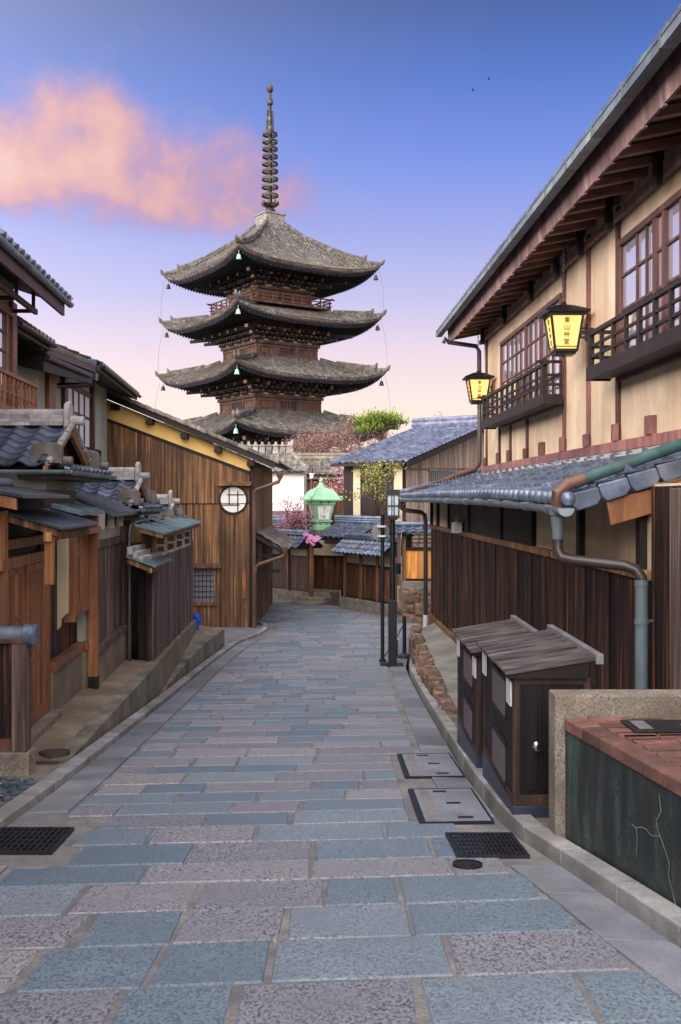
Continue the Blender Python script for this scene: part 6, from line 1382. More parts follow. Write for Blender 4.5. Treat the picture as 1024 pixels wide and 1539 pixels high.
# low boarded building right of it
LB = thing('boarded_house', 'low orange boarded building with a mossy tiled roof beside the white house', 'house', (-.8, 46, -3.4))
Yl = 45.5; 
mb = MB(); mb.box(I, (Xw(452, Yl), Xw(545, Yl)), (Yl, Yl+4), (-3.4, Zw(714, Yl))); mb.build('wall', M['burnt_dark'], LB)
mb = MB(); planks(mb, lambda a, b, c: W(b, Yl+a, c), 0, Xw(457, Yl), Xw(545, Yl), Zw(742, Yl), Zw(722, Yl), w=.2, th=.03); mb.build('boarding', M['orange'], LB)
mb = MB(); planks(mb, lambda a, b, c: W(b, Yl+a, c), 0, Xw(457, Yl), Xw(545, Yl), Zw(775, Yl), Zw(743, Yl), w=.2, th=.03); mb.build('boarding', M['firewood'], LB)
mb = MB(); mb.box(I, (Xw(455, Yl), Xw(546, Yl)), (Yl-.25, Yl-.04), (Zw(720.5, Yl), Zw(714.5, Yl))); mb.build('fascia_board', M['creamwall'], LB)
mb = MB(); f1 = slope(W(Xw(437, Yl), Yl-.5, Zw(713, Yl-.5)), (1, 0, 0), (0, 2.6, .75)); tiles(mb, f1, 0, 3.2, 2.7, tw=.27, cl=.27, amp=.03, step=.03, nper=5); mb.tube([f1(0, 2.7, .1), f1(3.2, 2.7, .1)], .13, 8); mb.tube([f1(0, 2.7, .26), f1(3.2, 2.7, .26)], .09, 8)
mb.poly([f1(0, 0, -.05), f1(3.2, 0, -.05), f1(3.2, 2.7, -.05), f1(0, 2.7, -.05)])
f2 = slope(W(Xw(437, Yl), Yl+4.7, Zw(713, Yl-.5)), (1, 0, 0), (0, -2.6, .75)); tiles(mb, f2, 0, 3.2, 2.7, tw=.54, cl=.54, amp=.03, step=.03, nper=4)
mb.build('roof', M['tile_old'], LB, smooth=True)
UP = thing('utility_pole', 'thin dark pole with a white fitting beside the white house', 'pole', (Xw(469, 40), 40, -3.4))
mb = MB(); mb.tube([W(Xw(469, 40), 40, -3.4), W(Xw(469, 40), 40, Zw(703, 40))], .05, 8); mb.build('pole', M['darkpipe'], UP, smooth=True)
mb = MB(); mb.tube([W(Xw(469, 40), 39.9, Zw(719, 40)), W(Xw(469, 40), 39.9, Zw(713, 40))], .08, 8); mb.box(I, (Xw(465, 40), Xw(473, 40)), (39.8, 39.9), (Zw(713, 40), Zw(711.5, 40))); mb.build('insulator', M['label'], UP)

# house turned forty five degrees on the right
BH = thing('brown_house', 'weathered brown gabled house with blue grey tiled roof seen corner on, behind the teahouse', 'house', (3.5, 37, -3.4))
Cn = P(606, 693, 34.0); ed = Vector((-.8, .6, 0)); gd = Vector((.6, .8, 0)); sll = .275
mb = MB(); f1 = slope(Cn, ed, gd+Vector((0, 0, sll))); tiles(mb, f1, -.25, 3.2, 6.0, tw=.27, cl=.27, amp=.035, step=.03, nper=5)
mb.poly([f1(-.2, 0, -.06), f1(3.1, 0, -.06), f1(3.1, 6, -.06), f1(-.2, 6, -.06)])
tp = Cn+(gd+Vector((0, 0, sll)))*5.78
f2 = slope(Cn+gd*11.56, ed, -gd+Vector((0, 0, sll))); tiles(mb, f2, -.25, 3.2, 6.0, tw=.54, cl=.54, amp=.035, step=.03, nper=4)
mb.tube([tp-ed*.3+Vector((0, 0, .1)), tp+ed*3.3+Vector((0, 0, .1))], .15, 8); mb.tube([tp-ed*.3+Vector((0, 0, .3)), tp+ed*3.3+Vector((0, 0, .3))], .10, 8)
mb.build('roof', M['tile_blue'], BH, smooth=True)
mb = MB(); mb.bar(Cn-ed*.22+Vector((0, 0, -.10)), tp-ed*.22+Vector((0, 0, -.10)), .07, .2); mb.bar(Cn+Vector((0, 0, -.08)), Cn+ed*3.1+Vector((0, 0, -.08)), .06, .1); mb.build('barge_board', M['burnt_dark'], BH)
Wc = Cn+ed*.35+gd*.45
wf = lambda a, b, c: Wc+ed*a+gd*b+Vector((0, 0, c-Wc.z))
mb = MB(); ze = Cn.z
i = mb.vs([wf(0, 0, -3.4), wf(0, 10.6, -3.4), wf(0, 10.6, ze+.1), wf(0, 5.3, ze+.1+sll*5.3), wf(0, 0, ze+.1)]); j = mb.vs([wf(2.5, 0, -3.4), wf(2.5, 10.6, -3.4), wf(2.5, 10.6, ze+.1), wf(2.5, 5.3, ze+.1+sll*5.3), wf(2.5, 0, ze+.1)])
mb.face([i, i+1, i+2, i+3, i+4]); mb.face([j, j+1, j+2, j+3, j+4])
for k in range(5): mb.face((i+k, i+(k+1) % 5, j+(k+1) % 5, j+k))
mb.build('wall', M['burnt_dark'], BH)
mb = MB(); y = .25
while y < 10.6:
    w = R.uniform(.16, .21); mb.var = R.random(); h0 = ze+.02+sll*min(y, 10.6-y); h1 = ze+.02+sll*min(y+w, 10.6-y-w)
    mb.hexa([wf(-.03, y, -3.4), wf(-.001, y, -3.4), wf(-.001, y+w-.008, -3.4), wf(-.03, y+w-.008, -3.4), wf(-.03, y, h0), wf(-.001, y, h0), wf(-.001, y+w-.008, h1), wf(-.03, y+w-.008, h1)]); y += w
mb.build('boarding', M['palewood'], BH)
for a, w_ in ((-.04, .34), (1.75, .3), (1.0, .12)):
    mb = MB(); mb.box(wf, (a, a+w_), (-.04, -.005), (-3.4, ze)); mb.build('post', M['burnt_dark'] if a == 1.0 else M['creamwall'], BH)
mb = MB(); mb.box(wf, (.3, .8), (-.02, -.002), (-.6, .9)); mb.build('window', M['burnt_dark'], BH)
mb = MB()
for k in range(14): y = 1.75+.13*k; mb.box(wf, (-.09, -.05), (y-.02, y+.02), (.55, 1.02))
mb.box(wf, (-.10, -.031), (1.65, 3.6), (.50, .55)); mb.box(wf, (-.10, -.031), (1.65, 3.6), (1.02, 1.07)); mb.build('window_grille', M['grey'], BH)
mb = MB(); mb.bar(wf(-.05, .3, ze-.25), wf(-.05, 5.2, ze-.12), .05, .05); mb.build('rail', M['brownwood'], BH)
SD = thing('satellite_dish', 'small grey satellite dish on the ridge of the brown house', 'dish', P(658, 632, 41))
c = P(658, 627, 41); mb = MB(); nrm_ = Vector((-.5, -.8, .35)).normalized(); u = nrm_.orthogonal().normalized(); w = nrm_.cross(u); rings = []
for r_, h in ((.001, 0), (.1, .008), (.18, .03), (.24, .06)): rings.append(mb.vs([c+nrm_*h+(u*math.cos(2*PI*k/16)+w*math.sin(2*PI*k/16))*r_ for k in range(16)]))
for a, b in zip(rings, rings[1:]):
    for k in range(16): mb.face((a+k, a+(k+1) % 16, b+(k+1) % 16, b+k))
mb.build('dish', M['grey'], SD, smooth='all', recalc=False); mb = MB(); mb.tube([c, c+Vector((0, .1, -.1)), c+Vector((0, .1, -.6))], .02, 6); mb.tube([c-w*.2, c+nrm_*.3], .012, 5); mb.build('mast', M['darkpipe'], SD)

# fence on a stone base at the far corner of the teahouse
FS = thing('stone_base_fence', 'orange boarded fence panel under a small tiled coping on a brown stone base', 'fence', (2.0, 27, -3.3))
Ys = 27.0; Xs = lambda x: (x-CX)/F*Ys; Zs = lambda y: (CY-y)/F*Ys
mb = MB(); k = 900
rows_ = [(-3.42, .32), (-3.12, .30), (-2.84, .30), (-2.6, .22)]
for z, h in rows_:
    x = Xs(600)+R.uniform(-.1, .1)
    while x < 3.4: w = R.uniform(.3, .6); rock(mb, W(x+w/2, Ys+.08, z+h/2), (w*.54, .16, h*.56), k, .3); k += 1; x += w
mb.build('stone_base', M['rockwall'], FS, smooth='all')
mb = MB(); mb.box(I, (Xs(600), 3.4), (Ys, Ys+.3), (-3.5, Zs(886))); mb.build('core', M['concrete'], FS)
mb = MB(); mb.box(I, (Xs(603), 3.4), (Ys-.08, Ys+.25), (Zs(886), Zs(873))); mb.build('coping_block', M['paleconc'], FS, bevel=.02)
mb = MB(); x = Xs(609)
while x < 3.3: mb.var = R.random(); mb.box(I, (x, x+.155), (Ys, Ys+.03), (Zs(870), Zs(827))); x += .163
mb.build('boarding', M['goldwood'], FS)
mb = MB(); mb.box(I, (Xs(607), 3.3), (Ys-.04, Ys+.06), (Zs(827), Zs(822.5))); mb.box(I, (Xs(607), 3.3), (Ys-.04, Ys+.06), (Zs(873), Zs(869.5)));
for y in (804, 810, 816): mb.box(I, (Xs(609), 3.3), (Ys, Ys+.03), (Zs(y+.8), Zs(y-.8)))
mb.build('rail', M['burnt_dark'], FS)
for px, m in ((600, 'greywood'), (607, 'brownwood')):
    mb = MB(); mb.box(I, (Xs(px)-.05, Xs(px)+.05), (Ys-.07, Ys+.07), (Zs(880 if px < 605 else 873), Zs(799))); mb.build('post', M[m], FS, bevel=.005)
mb = MB(); f1 = slope(W(Xs(594), Ys-.35, Zs(800)), (1, 0, 0), (0, .36, .17)); tiles(mb, f1, 0, 1.9, .4, tw=.24, cl=.2, amp=.025, step=.025); f2 = slope(W(Xs(594), Ys+.37, Zs(800)), (1, 0, 0), (0, -.36, .17)); tiles(mb, f2, 0, 1.9, .4, tw=.24, cl=.2, amp=.025, step=.025)
mb.tube([f1(0, .4, .06), f1(1.9, .4, .06)], .07, 8); mb.poly([f1(0, 0, -.02), f1(1.9, 0, -.02), f1(1.9, .4, -.02), f1(0, .4, -.02)]); mb.build('tiled_coping', M['tile'], FS, smooth=True)
p = W(Xs(617), Ys+.5, Zs(824)); mb = MB(); mb.tube([p, p+Vector((0, 0, .3))], [.09, .09], 8); mb.lathe(p+Vector((0, 0, .3)), [(.16, 0), (.12, .06), (.03, .1)], 8); mb.build('iron_finial', M['blackmetal'], FS)

# ================================================================== TREES
def perp(d):
    u = d.orthogonal().normalized(); return u, d.cross(u)
def grow(mb, tips, p, d, ln, r, lev, rng, spread=.6, up=.12, kids_=(2, 3), nseg=3, n=5, shrink=.74, wob=.16):
    pts = [p]; dd = d.normalized()
    for s in range(nseg):
        dd = (dd+Vector((rng.gauss(0, wob), rng.gauss(0, wob), rng.gauss(0, wob)+up*.3))).normalized(); pts.append(pts[-1]+dd*ln/nseg)
    mb.var = rng.random(); mb.tube(pts, [lerp(r, r*.62, k/nseg) for k in range(nseg+1)], n if r > .02 else 3, cap=False)
    if lev == 0: tips.append((pts[-1], dd)); return
    if lev <= 2: tips.append((pts[-1], dd)); 
    for k in range(rng.randint(*kids_)):
        u, w = perp(dd); a = rng.uniform(0, 2*PI); t = rng.uniform(.45, 1.15)*spread
        nd = (dd*math.cos(t)+(u*math.cos(a)+w*math.sin(a))*math.sin(t)+Vector((0, 0, up))).normalized()
        st = pts[-1] if k == 0 else pts[-1].lerp(pts[-2], rng.uniform(0, .9))
        grow(mb, tips, st, nd, ln*shrink*rng.uniform(.8, 1.15), r*.6, lev-1, rng, spread, up, kids_, nseg, n, shrink, wob)
def leafs(mb, c, n, rad, size, rng, flat=1.0):
    for _ in range(n):
        v = Vector((rng.gauss(0, 1), rng.gauss(0, 1), rng.gauss(0, flat)))*rad*.55; s = size*rng.uniform(.6, 1.3)
        a = Vector((rng.gauss(0, 1), rng.gauss(0, 1), rng.gauss(0, 1))).normalized(); u, w = perp(a); mb.var = min(1, max(0, rng.gauss(.5, .25))); q = c+v
        mb.poly([q-u*s, q+w*s*.7, q+u*s, q-w*s*.7])
def tree(name, label, cat, base, h_trunk, d0, r, ln, lev, leaf, seed, twig_m, leaf_m, group=None, **kw):
    rng = random.Random(seed); t = thing(name, label, cat, base, group); mb = MB(); tips = []
    b = Vector(base); top = b+Vector(d0).normalized()*h_trunk
    mb.tube([b, b.lerp(top, .5)+Vector((rng.gauss(0, .1), rng.gauss(0, .1), 0)), top], [r*1.25, r*1.1, r], 8, cap=False)
    for k in range(kw.pop('main', 3)):
        a = rng.uniform(0, 2*PI); t_ = kw.get('spread', .6)*rng.uniform(.5, 1.2); nd = Vector((math.cos(a)*math.sin(t_), math.sin(a)*math.sin(t_), math.cos(t_)))+Vector(d0)*.3
        grow(mb, tips, top, nd, ln*rng.uniform(.85, 1.15), r*.7, lev, rng, **kw)
    mb.build('trunk', twig_m, t, smooth=True, recalc=False)
    mb = MB(); n_, rad, size, flat = leaf
    for p, d in tips: leafs(mb, p, n_, rad, size, rng, flat)
    mb.build('crown', leaf_m, t, recalc=False); return t
for k, (px, Yt, zt, ln, label) in enumerate(((472, 66, 1.3, 1.25, 'reddish bare budding tree just right of the pagoda base, nearer the white house'), (508, 70, 1.3, 1.5, 'reddish bare budding tree in the middle of the budding row below the pagoda'), (552, 68, 1.1, 1.35, 'reddish bare budding tree under and left of the green pine'), (590, 72, 1.2, 1.15, 'reddish bare budding tree at the right end of the row, under the pine crown'))):
    tree('budding_tree', label, 'tree', ((px-CX)/F*Yt, Yt, -3.4), zt+3.4, (.02, 0, 1), .17, ln, 5, (5, .5, .045, .8), 40+k, M['redbark'], M['bud'], 'reddish budding trees below the pagoda', main=5, spread=.78, up=.05, kids_=(2, 3), shrink=.72)
# pine: flat pads of needles
rng = random.Random(5); Yp = 64.0; PT = thing('pine_tree', 'bright green pine crown standing above the reddish budding trees', 'tree', ((572-CX)/F*Yp, Yp, -3.4))
mb = MB(); tb = W((576-CX)/F*Yp, Yp, -3.4); pads = [(545, 640, .75), (556, 634, .7), (568, 630, .65), (574, 640, .8), (585, 632, .7), (596, 636, .65), (560, 645, .8), (585, 644, .7), (548, 650, .5)]
mb.tube([tb, W((574-CX)/F*Yp+.2, Yp, 1.5), W((570-CX)/F*Yp, Yp, 4.0), W((568-CX)/F*Yp, Yp, 4.9)], [.2, .16, .1, .05], 8, cap=False)
for px, py, r_ in pads: mb.tube([W((571-CX)/F*Yp, Yp, 3.4+rng.uniform(0, .8)), P((px+571)/2, py+6, Yp+rng.uniform(-.5, .5)), P(px, py+2, Yp+rng.uniform(-.8, .8))], [.06, .045, .025], 5, cap=False)
mb.build('trunk', M['bark'], PT, smooth=True, recalc=False)
mb = MB()
for px, py, r_ in pads:
    c = P(px, py, Yp+rng.uniform(-1, 1))
    for _ in range(300):
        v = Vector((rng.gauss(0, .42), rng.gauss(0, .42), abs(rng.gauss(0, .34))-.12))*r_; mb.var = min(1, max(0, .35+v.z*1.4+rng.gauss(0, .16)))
        d = Vector((v.x*.7, v.y*.7, .35+rng.uniform(0, .6))).normalized(); u, w = perp(d); a = rng.uniform(0, PI); e = (u*math.cos(a)+w*math.sin(a))*.022; q = c+v*1.15; l_ = rng.uniform(.10, .2)
        mb.poly([q-e*2, q+e*2, q+d*l_+e, q+d*l_-e])
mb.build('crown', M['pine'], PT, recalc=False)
tree('plum_tree', 'dense pink blossoming plum bush beside the green lantern, over the left garden wall', 'tree', W((452-CX)/F*34.6, 34.6, -3.4), 1.7, (-.05, 0, 1), .07, .58, 4, (9, .22, .027, 1), 77, M['bark'], M['blossom'], main=5, spread=.75, up=.06, kids_=(2, 3), shrink=.72)
tree('plum_tree', 'loose pink blossoming plum tree behind the gate roof, right of the green lantern', 'tree', W((537-CX)/F*38, 38, -3.4), 2.5, (-.03, 0, 1), .08, .8, 5, (5, .25, .028, 1), 78, M['bark'], M['blossom'], main=4, spread=.7, up=.08, kids_=(2, 3), shrink=.74)
tree('young_tree', 'slender tree with sparse olive green foliage in front of the brown house corner', 'tree', W((588-CX)/F*31.6, 31.6, -3.4), 2.5, (-.05, 0, 1), .06, .72, 5, (3, .2, .032, .5), 81, M['bark'], M['willow'], main=4, spread=.62, up=.1, kids_=(2, 3), shrink=.74)
tree('young_tree', 'nearly leafless thin tree above the orange boarded fence panel', 'tree', W((622-CX)/F*29, 29, -3.4), 1.9, (0, 0, 1), .04, .5, 4, (1, .15, .02, 1), 83, M['bark'], M['bud'], main=4, spread=.9, up=.02, kids_=(2, 3), shrink=.76)
# pink cloth over the coping under the blossoms
def cloth(pts, seed):
    mb = MB(); a, b, c, d = pts; n = 8; rg_ = random.Random(seed); idx = {}
    for j in range(n+1):
        for i in range(n+1): p = a.lerp(b, i/n).lerp(d.lerp(c, i/n), j/n); idx[i, j] = mb.vs([p+Vector((0, -.03, .03*math.sin(i*1.3+seed)+.02*math.cos(j*2.1)))])
    for j in range(n):
        for i in range(n): mb.face((idx[i, j], idx[i+1, j], idx[i+1, j+1], idx[i, j+1]))
    return mb
mb = cloth([P(453, 804, 32.2), P(466, 809, 32.0), P(485, 812, 31.9), P(460, 800, 32.2)], 1); m2 = cloth([P(460, 812, 31.9), P(474, 815, 31.8), P(486, 807, 31.9), P(468, 803, 32.0)], 2); m3 = cloth([P(459, 815, 31.85), P(474, 821, 31.8), P(474, 815, 31.85), P(461, 811, 31.9)], 3)
for m_ in (m2, m3):
    k = len(mb.v); mb.v += m_.v; mb.f += [tuple(i+k for i in f) for f in m_.f]; mb.m += m_.m; mb.a += m_.a
tag(mb.build('cloth', M['pinkcloth'], smooth='all', recalc=False), 'folded pink cloth draped over the garden wall coping under the plum blossoms', 'cloth')

# ================================================================== PAGODA
D = 103.0; pc = W((406-CX)/F*D, D, 0); th0 = math.radians(34); PG = thing('pagoda', 'tall dark wooden five storey pagoda with sweeping tiled roofs and a ringed bronze spire', 'pagoda', (pc.x, pc.y, -3.4))
ct, st_ = math.cos(th0), math.sin(th0)
def G(x, y, z): return W(pc.x+ct*x-st_*y, pc.y+st_*x+ct*y, z)
def FC(k):           # face k: (lateral s, outward o, z)
    c_, s_ = [(1, 0), (0, 1), (-1, 0), (0, -1)][k]
    return lambda s, o, z: G(o*c_-s*s_, o*s_+s*c_, z)
TI_ = [  # eave half width, mid eave z, top half width, top z, body half, body z0, body z1
    (8.17, 22.55, 1.05, 28.2, 3.05, 19.2, 21.0), (8.30, 17.45, 3.5, 19.15, 3.48, 14.1, 15.5), (8.58, 11.85, 3.75, 14.1, 3.74, 8.7, 10.15), (8.8, 6.4, 4.0, 8.75, 4.0, 3.3, 4.8), (9.0, 1.0, 4.2, 3.35, 4.25, -3.4, -.9)]
for lv_, (he, ze, ht, zt, hb, b0_, b1_) in enumerate(TI_):
    lift = 1.0
    def surf(s, v, he=he, ze=ze, ht=ht, zt=zt):
        w = lerp(he, ht, v); t = min(1, abs(s)/max(w, .01)); g = (.54*v+.46*v*v) if lv_ == 0 else (.8*v+.2*v*v)
        return w, ze+(zt-ze)*g+1.0*(t**3.2)*(1-v)**1.6
    mb = MB(); nv = 12; nu = 28
    for k in range(4):
        fc = FC(k)
        for j in range(nv):
            for i in range(nu):
                mb.var = min(1, max(0, R.gauss(.26, .12))); q = []  # valleys coloured darker than the ribs, painting in the shade between them
                for a, b in ((i, j), (i+1, j), (i+1, j+1), (i, j+1)):
                    v = b/nv; w = lerp(he, ht, v); s = w*(2*a/nu-1); o, z = surf(s, v); q.append(fc(s, o, z))
                mb.poly(q)
        s = -he+.2
        while s < he-.1:
            vmax = 1 if abs(s) < ht else (he-abs(s))/(he-ht); nn = max(2, int(9*vmax)); 
            for j in range(nn):
                v0, v1 = vmax*j/nn, vmax*(j+1)/nn; mb.var = min(1, max(0, R.gauss(.62, .2)))
                o0, z0 = surf(s, v0); o1, z1 = surf(s, v1); rr = .095
                pts = [[fc(s+rr*math.cos(t), o_, z_+rr*1.1*math.sin(t)) for t in (0, PI/3, 2*PI/3, PI)] for o_, z_ in ((o0+.03, z0), (o1, z1))]
                a = mb.vs(pts[0]); b = mb.vs(pts[1])
                for t in range(3): mb.face((a+t, a+t+1, b+t+1, b+t))
                if j == 0: mb.face((a, a+1, a+2, a+3))
            s += .34
    rf = mb.build('roof', M['pagtile'], PG, recalc=False)
    # hip ridges with upturned ornament tiles
    for k in range(4):
        fc = FC(k); mb = MB(); pts = []
        for v in [0, .08, .16, .3, .5, .75, 1]:
            w = lerp(he, ht, v); o, z = surf(w, v); pts.append(fc(w, o, z+.16))
        ext = pts[0]+(pts[0]-pts[2]).normalized()*.22+Vector((0, 0, .12))
        mb.var = .6; mb.tube([ext]+pts, [.12]+[.2]*7, 6)
        up = [p+Vector((0, 0, .24)) for p in pts[2:6]]; mb.tube(up, [.2, .2, .2, .1], 6)
        for p, s_ in ((ext, .9), (up[0], 1.0)):
            d = (pts[0]-pts[3]); d.z = 0; d.normalize()
            mb.tube([p-d*.15+Vector((0, 0, -.1)), p+Vector((0, 0, .1)), p+d*.08+Vector((0, 0, .28*s_)), p+d*.16+Vector((0, 0, .46*s_))], [.22*s_, .22*s_, .15*s_, .05], 6)
        mb.build('hip_ridge', M['pagtile'], rf)
    # eave edge boards and soffit
    mb = MB(); mb2 = MB(); mb3 = MB(); mb4 = MB(); n = 24
    zw = ze-.55+.95
    for k in range(4):
        fc = FC(k)
        def und(s, v):           # underside: v=0 eave, 1 wall
            w = lerp(he-.3, hb+.2, v); t = min(1, abs(s)/max(w, .01)); return w, lerp(ze-.52, zw, v)+1.0*(t**3.2)*(1-v)**1.6
        for i in range(n):
            for (o0, h0, o1, h1, m_) in ((he+.0, -.02, he-.04, -.2, mb), (he-.06, -.2, he-.12, -.32, mb2), (he-.14, -.32, he-.3, -.5, mb3)):
                q = []
                for a, (oo, hh) in ((i, (o0, h0)), (i+1, (o0, h0)), (i+1, (o1, h1)), (i, (o1, h1))):
                    t = 2*a/n-1; q.append(fc(oo*t, oo, ze+1.0*abs(t)**3.2+hh))
                m_.var = R.random(); m_.poly(q)
        for j in range(5):
            for i in range(n):
                q = []
                for a, b in ((i, j), (i+1, j), (i+1, j+1), (i, j+1)):
                    v = b/5; w = lerp(he-.3, hb+.2, v); s = w*(2*a/n-1); o, z = und(s, v); q.append(fc(s, o, z))
                mb3.poly(q)
        s = -he+.5
        while s < he-.4:
            vmax = 1 if abs(s) < hb+.2 else (he-.3-abs(s))/(he-.3-hb-.2)
            if vmax > .06:
                for v0, v1, hgt in ((0, min(.42, vmax), .12), (min(.42, vmax*.9), vmax, .24)):
                    if v1-v0 < .02: continue
                    o0, z0 = und(s, v0); o1, z1 = und(s, v1); mb4.var = R.random()
                    mb4.hexa([fc(s-.06, o0, z0-hgt), fc(s+.06, o0, z0-hgt), fc(s+.06, o1, z1-hgt), fc(s-.06, o1, z1-hgt), fc(s-.06, o0, z0), fc(s+.06, o0, z0), fc(s+.06, o1, z1), fc(s-.06, o1, z1)])
            s += .33
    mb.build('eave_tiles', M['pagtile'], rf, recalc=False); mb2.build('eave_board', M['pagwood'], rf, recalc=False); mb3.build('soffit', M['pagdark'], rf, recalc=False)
    tag(mb4.build('rafters', M['pagdark'], rf), kind='stuff')
    # body
    mb = MB(); mb.box(G, (-hb, hb), (-hb, hb), (b0_-.6, zw)); bd = mb.build('body', M['pagwood'], PG)
    mb = MB()
    for k in range(4):
        fc = FC(k); e = hb
        for z0, z1, p_ in ((b1_-.12, b1_+.16, .28), (b1_-.42, b1_-.2, .12), (b0_+.05, b0_+.28, .12)): mb.box(fc, (-e-p_+.01, e+p_), (e, e+p_), (z0, z1))
        for s in (-1, -.33, .33, 1): mb.box(fc, (s*(e-.1)-.16, s*(e-.1)+.16), (e+.001, e+.1), (b0_-.4, b1_-.13))
    mb.build('beams', M['pagwood'], bd)
    for k in (2, 3, 0, 1):
        fc = FC(k); 
        for s in (-.665, 0, .665):
            mb = MB(); w = hb*.2
            if s: mb.box(fc, (s*hb-w, s*hb+w), (hb+.001, hb+.05), (b0_+.4, b1_-.52))
            else:
                for q in range(5): mb.box(fc, (-w+.5*w*q-.05, -w+.5*w*q+.05), (hb+.001, hb+.06), (b0_+.35, b1_-.45))
            mb.build('panel' if s else 'lattice_window', M['firewood'] if s else M['pagdark'], bd)
    # bracket sets
    mb = MB(); mt = MB()
    for k in range(4):
        fc = FC(k); pos = [-1, -.5, 0, .5, 1] if lv_ else [-1, -.33, .33, 1]
        for s in pos:
            c = s*(hb-.1)
            for q in range(3):
                zq = b1_+.22+.40*q; ol = hb+.35+.55*q
                mb.var = R.random(); mb.box(fc, (c-.13, c+.13), (hb, ol), (zq, zq+.22)); mb.box(fc, (c-.55-.1*q, c+.55+.1*q), (ol-.26, ol), (zq+.02, zq+.20))
                for t in (-.5, 0, .5): mt.var = R.random(); mt.box(fc, (c+t*(1+.15*q)-.12, c+t*(1+.15*q)+.12), (ol-.3, ol+.03), (zq+.205, zq+.36))
            mb.hexa([fc(c-.12, hb+.5, b1_+1.25), fc(c+.12, hb+.5, b1_+1.25), fc(c+.12, hb+2.3, b1_+.85), fc(c-.12, hb+2.3, b1_+.85), fc(c-.12, hb+.5, b1_+1.5), fc(c+.12, hb+.5, b1_+1.5), fc(c+.12, hb+2.3, b1_+1.1), fc(c-.12, hb+2.3, b1_+1.1)])
            mt.box(fc, (c-.13, c+.13), (hb+2.3, hb+2.34), (b1_+.84, b1_+1.11))
        for q in range(3): mb.box(fc, (-hb-.3-.5*q, hb+.3+.5*q), (hb+.1+.55*q, hb+.26+.55*q), (b1_+.37+.4*q, b1_+.5+.4*q))
        # corner arms
        a = fc(hb, hb, b1_+1.2); b = fc(hb+2.6, hb+2.6, b1_+.95); mb.bar(a, b, .28, .3); mt.bar(b, b+(b-a).normalized()*.05, .29, .31)
        a = fc(hb, hb, b1_+.7); b = fc(hb+1.5, hb+1.5, b1_+.62); mb.bar(a, b, .28, .28); mt.bar(b, b+(b-a).normalized()*.05, .29, .29)
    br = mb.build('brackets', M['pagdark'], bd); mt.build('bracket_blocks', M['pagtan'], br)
    tag(br, kind='stuff')
    mb = MB()          # pale plaster infill between bracket sets
    mb.box(G, (-hb-.06, hb+.06), (-hb-.06, hb+.06), (b1_+.20, b1_+.52))
    mb.build('infill', M['infill'], bd)
    # wind bells
    for k in range(4):
        fc = FC(k); p = fc(he-.35, he-.35, ze+1.0-.55); mb = MB()
        mb.tube([p, p-Vector((0, 0, .35))], .02, 5); mb.lathe(p-Vector((0, 0, .85)), [(.26, 0), (.24, .04), (.2, .2), (.15, .4), (.06, .48), (.02, .52)], 10); mb.build('wind_bell', M['verdigris'] if k in (2,) else M['bronze'], rf, smooth=True)
# balcony of the top storey
mb = MB(); hb = 4.55; zb0 = 19.25
mb.box(G, (-hb, hb), (-hb, hb), (zb0, zb0+.2)); bal = mb.build('balcony', M['pagwood'], PG)
for k in range(4):
    fc = FC(k)
    for i in range(9):
        s = lerp(-hb+.1, hb-.1, i/8); mb = MB(); mb.box(fc, (s-.06, s+.06), (hb-.16, hb-.04), (zb0+.201, zb0+1.0)); mb.build('baluster', M['firewood'], bal)
    mb = MB()
    for z, h, e in ((zb0+1.03, .13, .45), (zb0+.68, .1, .12), (zb0+.32, .1, .12)): mb.box(fc, (-hb-e, hb+e), (hb-.15+.02*k, hb-.05+.02*k), (z-h/2+.004*k, z+h/2+.004*k))
    mb.build('handrail', M['firewood'], bal)
# spire
def zs_(y): return (CY-y)/F*D
mb = MB(); mb.box(G, (-1.12, 1.12), (-1.12, 1.12), (zs_(344), zs_(325))); mb.box(G, (-1.22, 1.22), (-1.22, 1.22), (zs_(325), zs_(323))); mb.box(G, (-1.45, 1.45), (-1.45, 1.45), (zs_(346)-.2, zs_(344))); mb.build('spire_base', M['ridge_old'], PG)
mb = MB(); cz = lambda z: W(pc.x, pc.y, z)
mb.lathe(cz(0), [(.62, zs_(323)), (.62, zs_(319)), (.5, zs_(315)), (.3, zs_(312.5)), (.45, zs_(312)), (.62, zs_(309)), (.68, zs_(306)), (.3, zs_(305)), (.22, zs_(303)), (.22, zs_(200)), (.17, zs_(160)), (.16, zs_(159)), (.30, zs_(157)), (.33, zs_(153)), (.27, zs_(150)), (.15, zs_(148.5)), (.13, zs_(140)), (.25, zs_(138.5)), (.34, zs_(135)), (.30, zs_(130.5)), (.15, zs_(128)), (.05, zs_(124.5))], 14)
sp = mb.build('spire', M['bronze'], PG, smooth=True)
mb = MB()
for k in range(8): a = k*PI/4; d = Vector((math.cos(a), math.sin(a), 0)); mb.tube([cz(zs_(309))+d*.55, cz(zs_(307))+d*.82, cz(zs_(302))+d*.86], [.14, .16, .05], 5)
mb.build('lotus_petals', M['bronze'], sp)
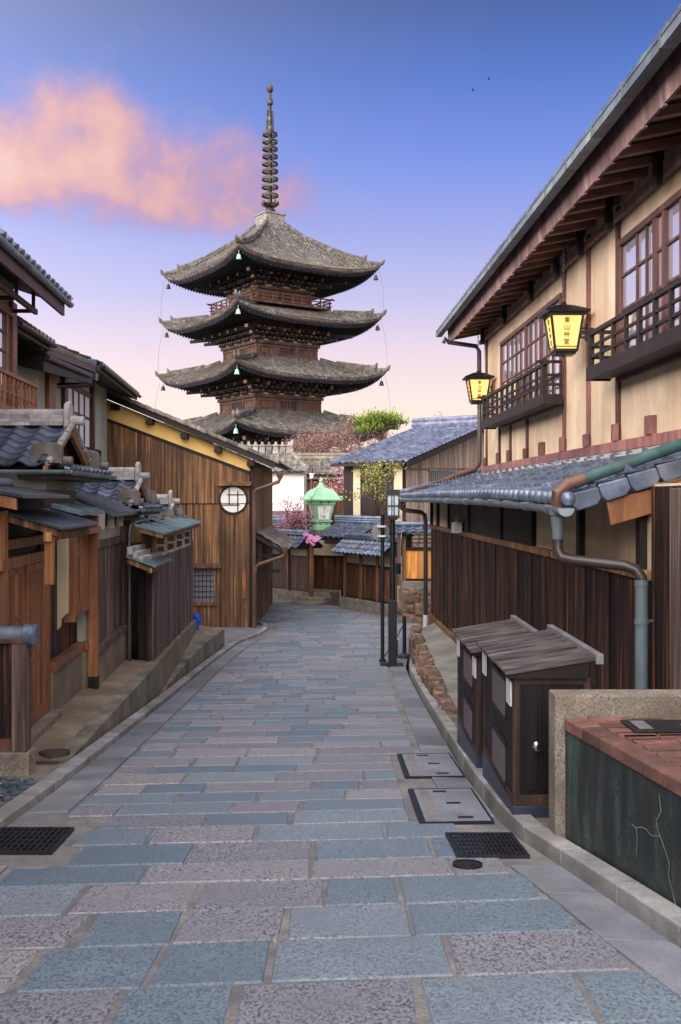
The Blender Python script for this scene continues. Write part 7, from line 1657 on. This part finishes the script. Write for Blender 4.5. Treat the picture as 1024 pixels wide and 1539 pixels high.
for i, y in enumerate((294.1, 281.3, 269.5, 257.8, 246.5, 235.5, 224.2, 213.3, 202.3)):
    r_ = lerp(.88, .78, i/8); mb = MB(); n = 20
    pr = [(r_, -.11), (r_, .11), (r_-.12, .11), (r_-.12, -.11)]; rings = [mb.vs([cz(zs_(y)+h)+Vector((r*math.cos(2*PI*k/n), r*math.sin(2*PI*k/n), 0)) for k in range(n)]) for r, h in pr]
    for q in range(4):
        a, b = rings[q], rings[(q+1) % 4]
        for k in range(n): mb.face((a+k, a+(k+1) % n, b+(k+1) % n, b+k))
    for k in range(4): a = k*PI/2+.4; d = Vector((math.cos(a), math.sin(a), 0)); mb.bar(cz(zs_(y))+d*.2, cz(zs_(y))+d*(r_-.05), .08, .1)
    mb.build('spire_ring', M['bronze'], sp)
mb = MB()
for k in range(4):
    a = k*PI/2+.5; d = Vector((math.cos(a), math.sin(a), 0))
    for q in range(11): z = lerp(zs_(196), zs_(168), q/10); mb.bar(cz(z)+d*.14, cz(z+.1)+d*(.46-.012*q), .04, .07)
    for rr in (.28, .42): mb.bar(cz(zs_(197))+d*rr, cz(zs_(167))+d*(rr-.08), .04, .05)
mb.build('flame_finial', M['bronze'], sp)
# thin wires from roof corner to roof corner
for k in (1, 3):
    fc = FC(k); s_ = 1 if k == 1 else 1
for lv_ in range(3):
    for (sx, sy) in ((-1, 1), (1, -1)):
        a = TI_[lv_]; b = TI_[lv_+1]
        p = G(sx*(a[0]-.1), sy*(a[0]-.1), a[1]+.5); q = G(sx*(b[0]-.0), sy*(b[0]-.0), b[1]+1.1)
        mb = MB(); pts = [p.lerp(q, i/10)+Vector((.25*math.sin(i*PI/10)*(1 if sx > 0 else -1), 0, 0)) for i in range(11)]; mb.tube(pts, .018, 4); mb.build('corner_wire', M['darkpipe'], PG)

# birds
for k, (x, y) in enumerate(((711, 136), (735, 119))):
    c = P(x, y, 160); mb = MB(); mb.tube([c-Vector((.25, 0, 0)), c, c+Vector((.22, 0, .02))], [.03, .09, .03], 6)
    for s in (-1, 1): mb.poly([c+Vector((-.08, 0, .02)), c+Vector((.1, 0, .02)), c+Vector((.02, s*.45, .22)), c+Vector((-.1, s*.5, .2))]); mb.poly([c+Vector((-.08, 0, .0)), c+Vector((.1, 0, .0)), c+Vector((.0, s*.45, .2)), c+Vector((-.1, s*.5, .18))])
    tag(mb.build('bird', M['ink'], recalc=False), ('lower left of two tiny dark birds high in the blue sky', 'upper right of two tiny dark birds high in the blue sky')[k], 'bird', 'birds in the sky')
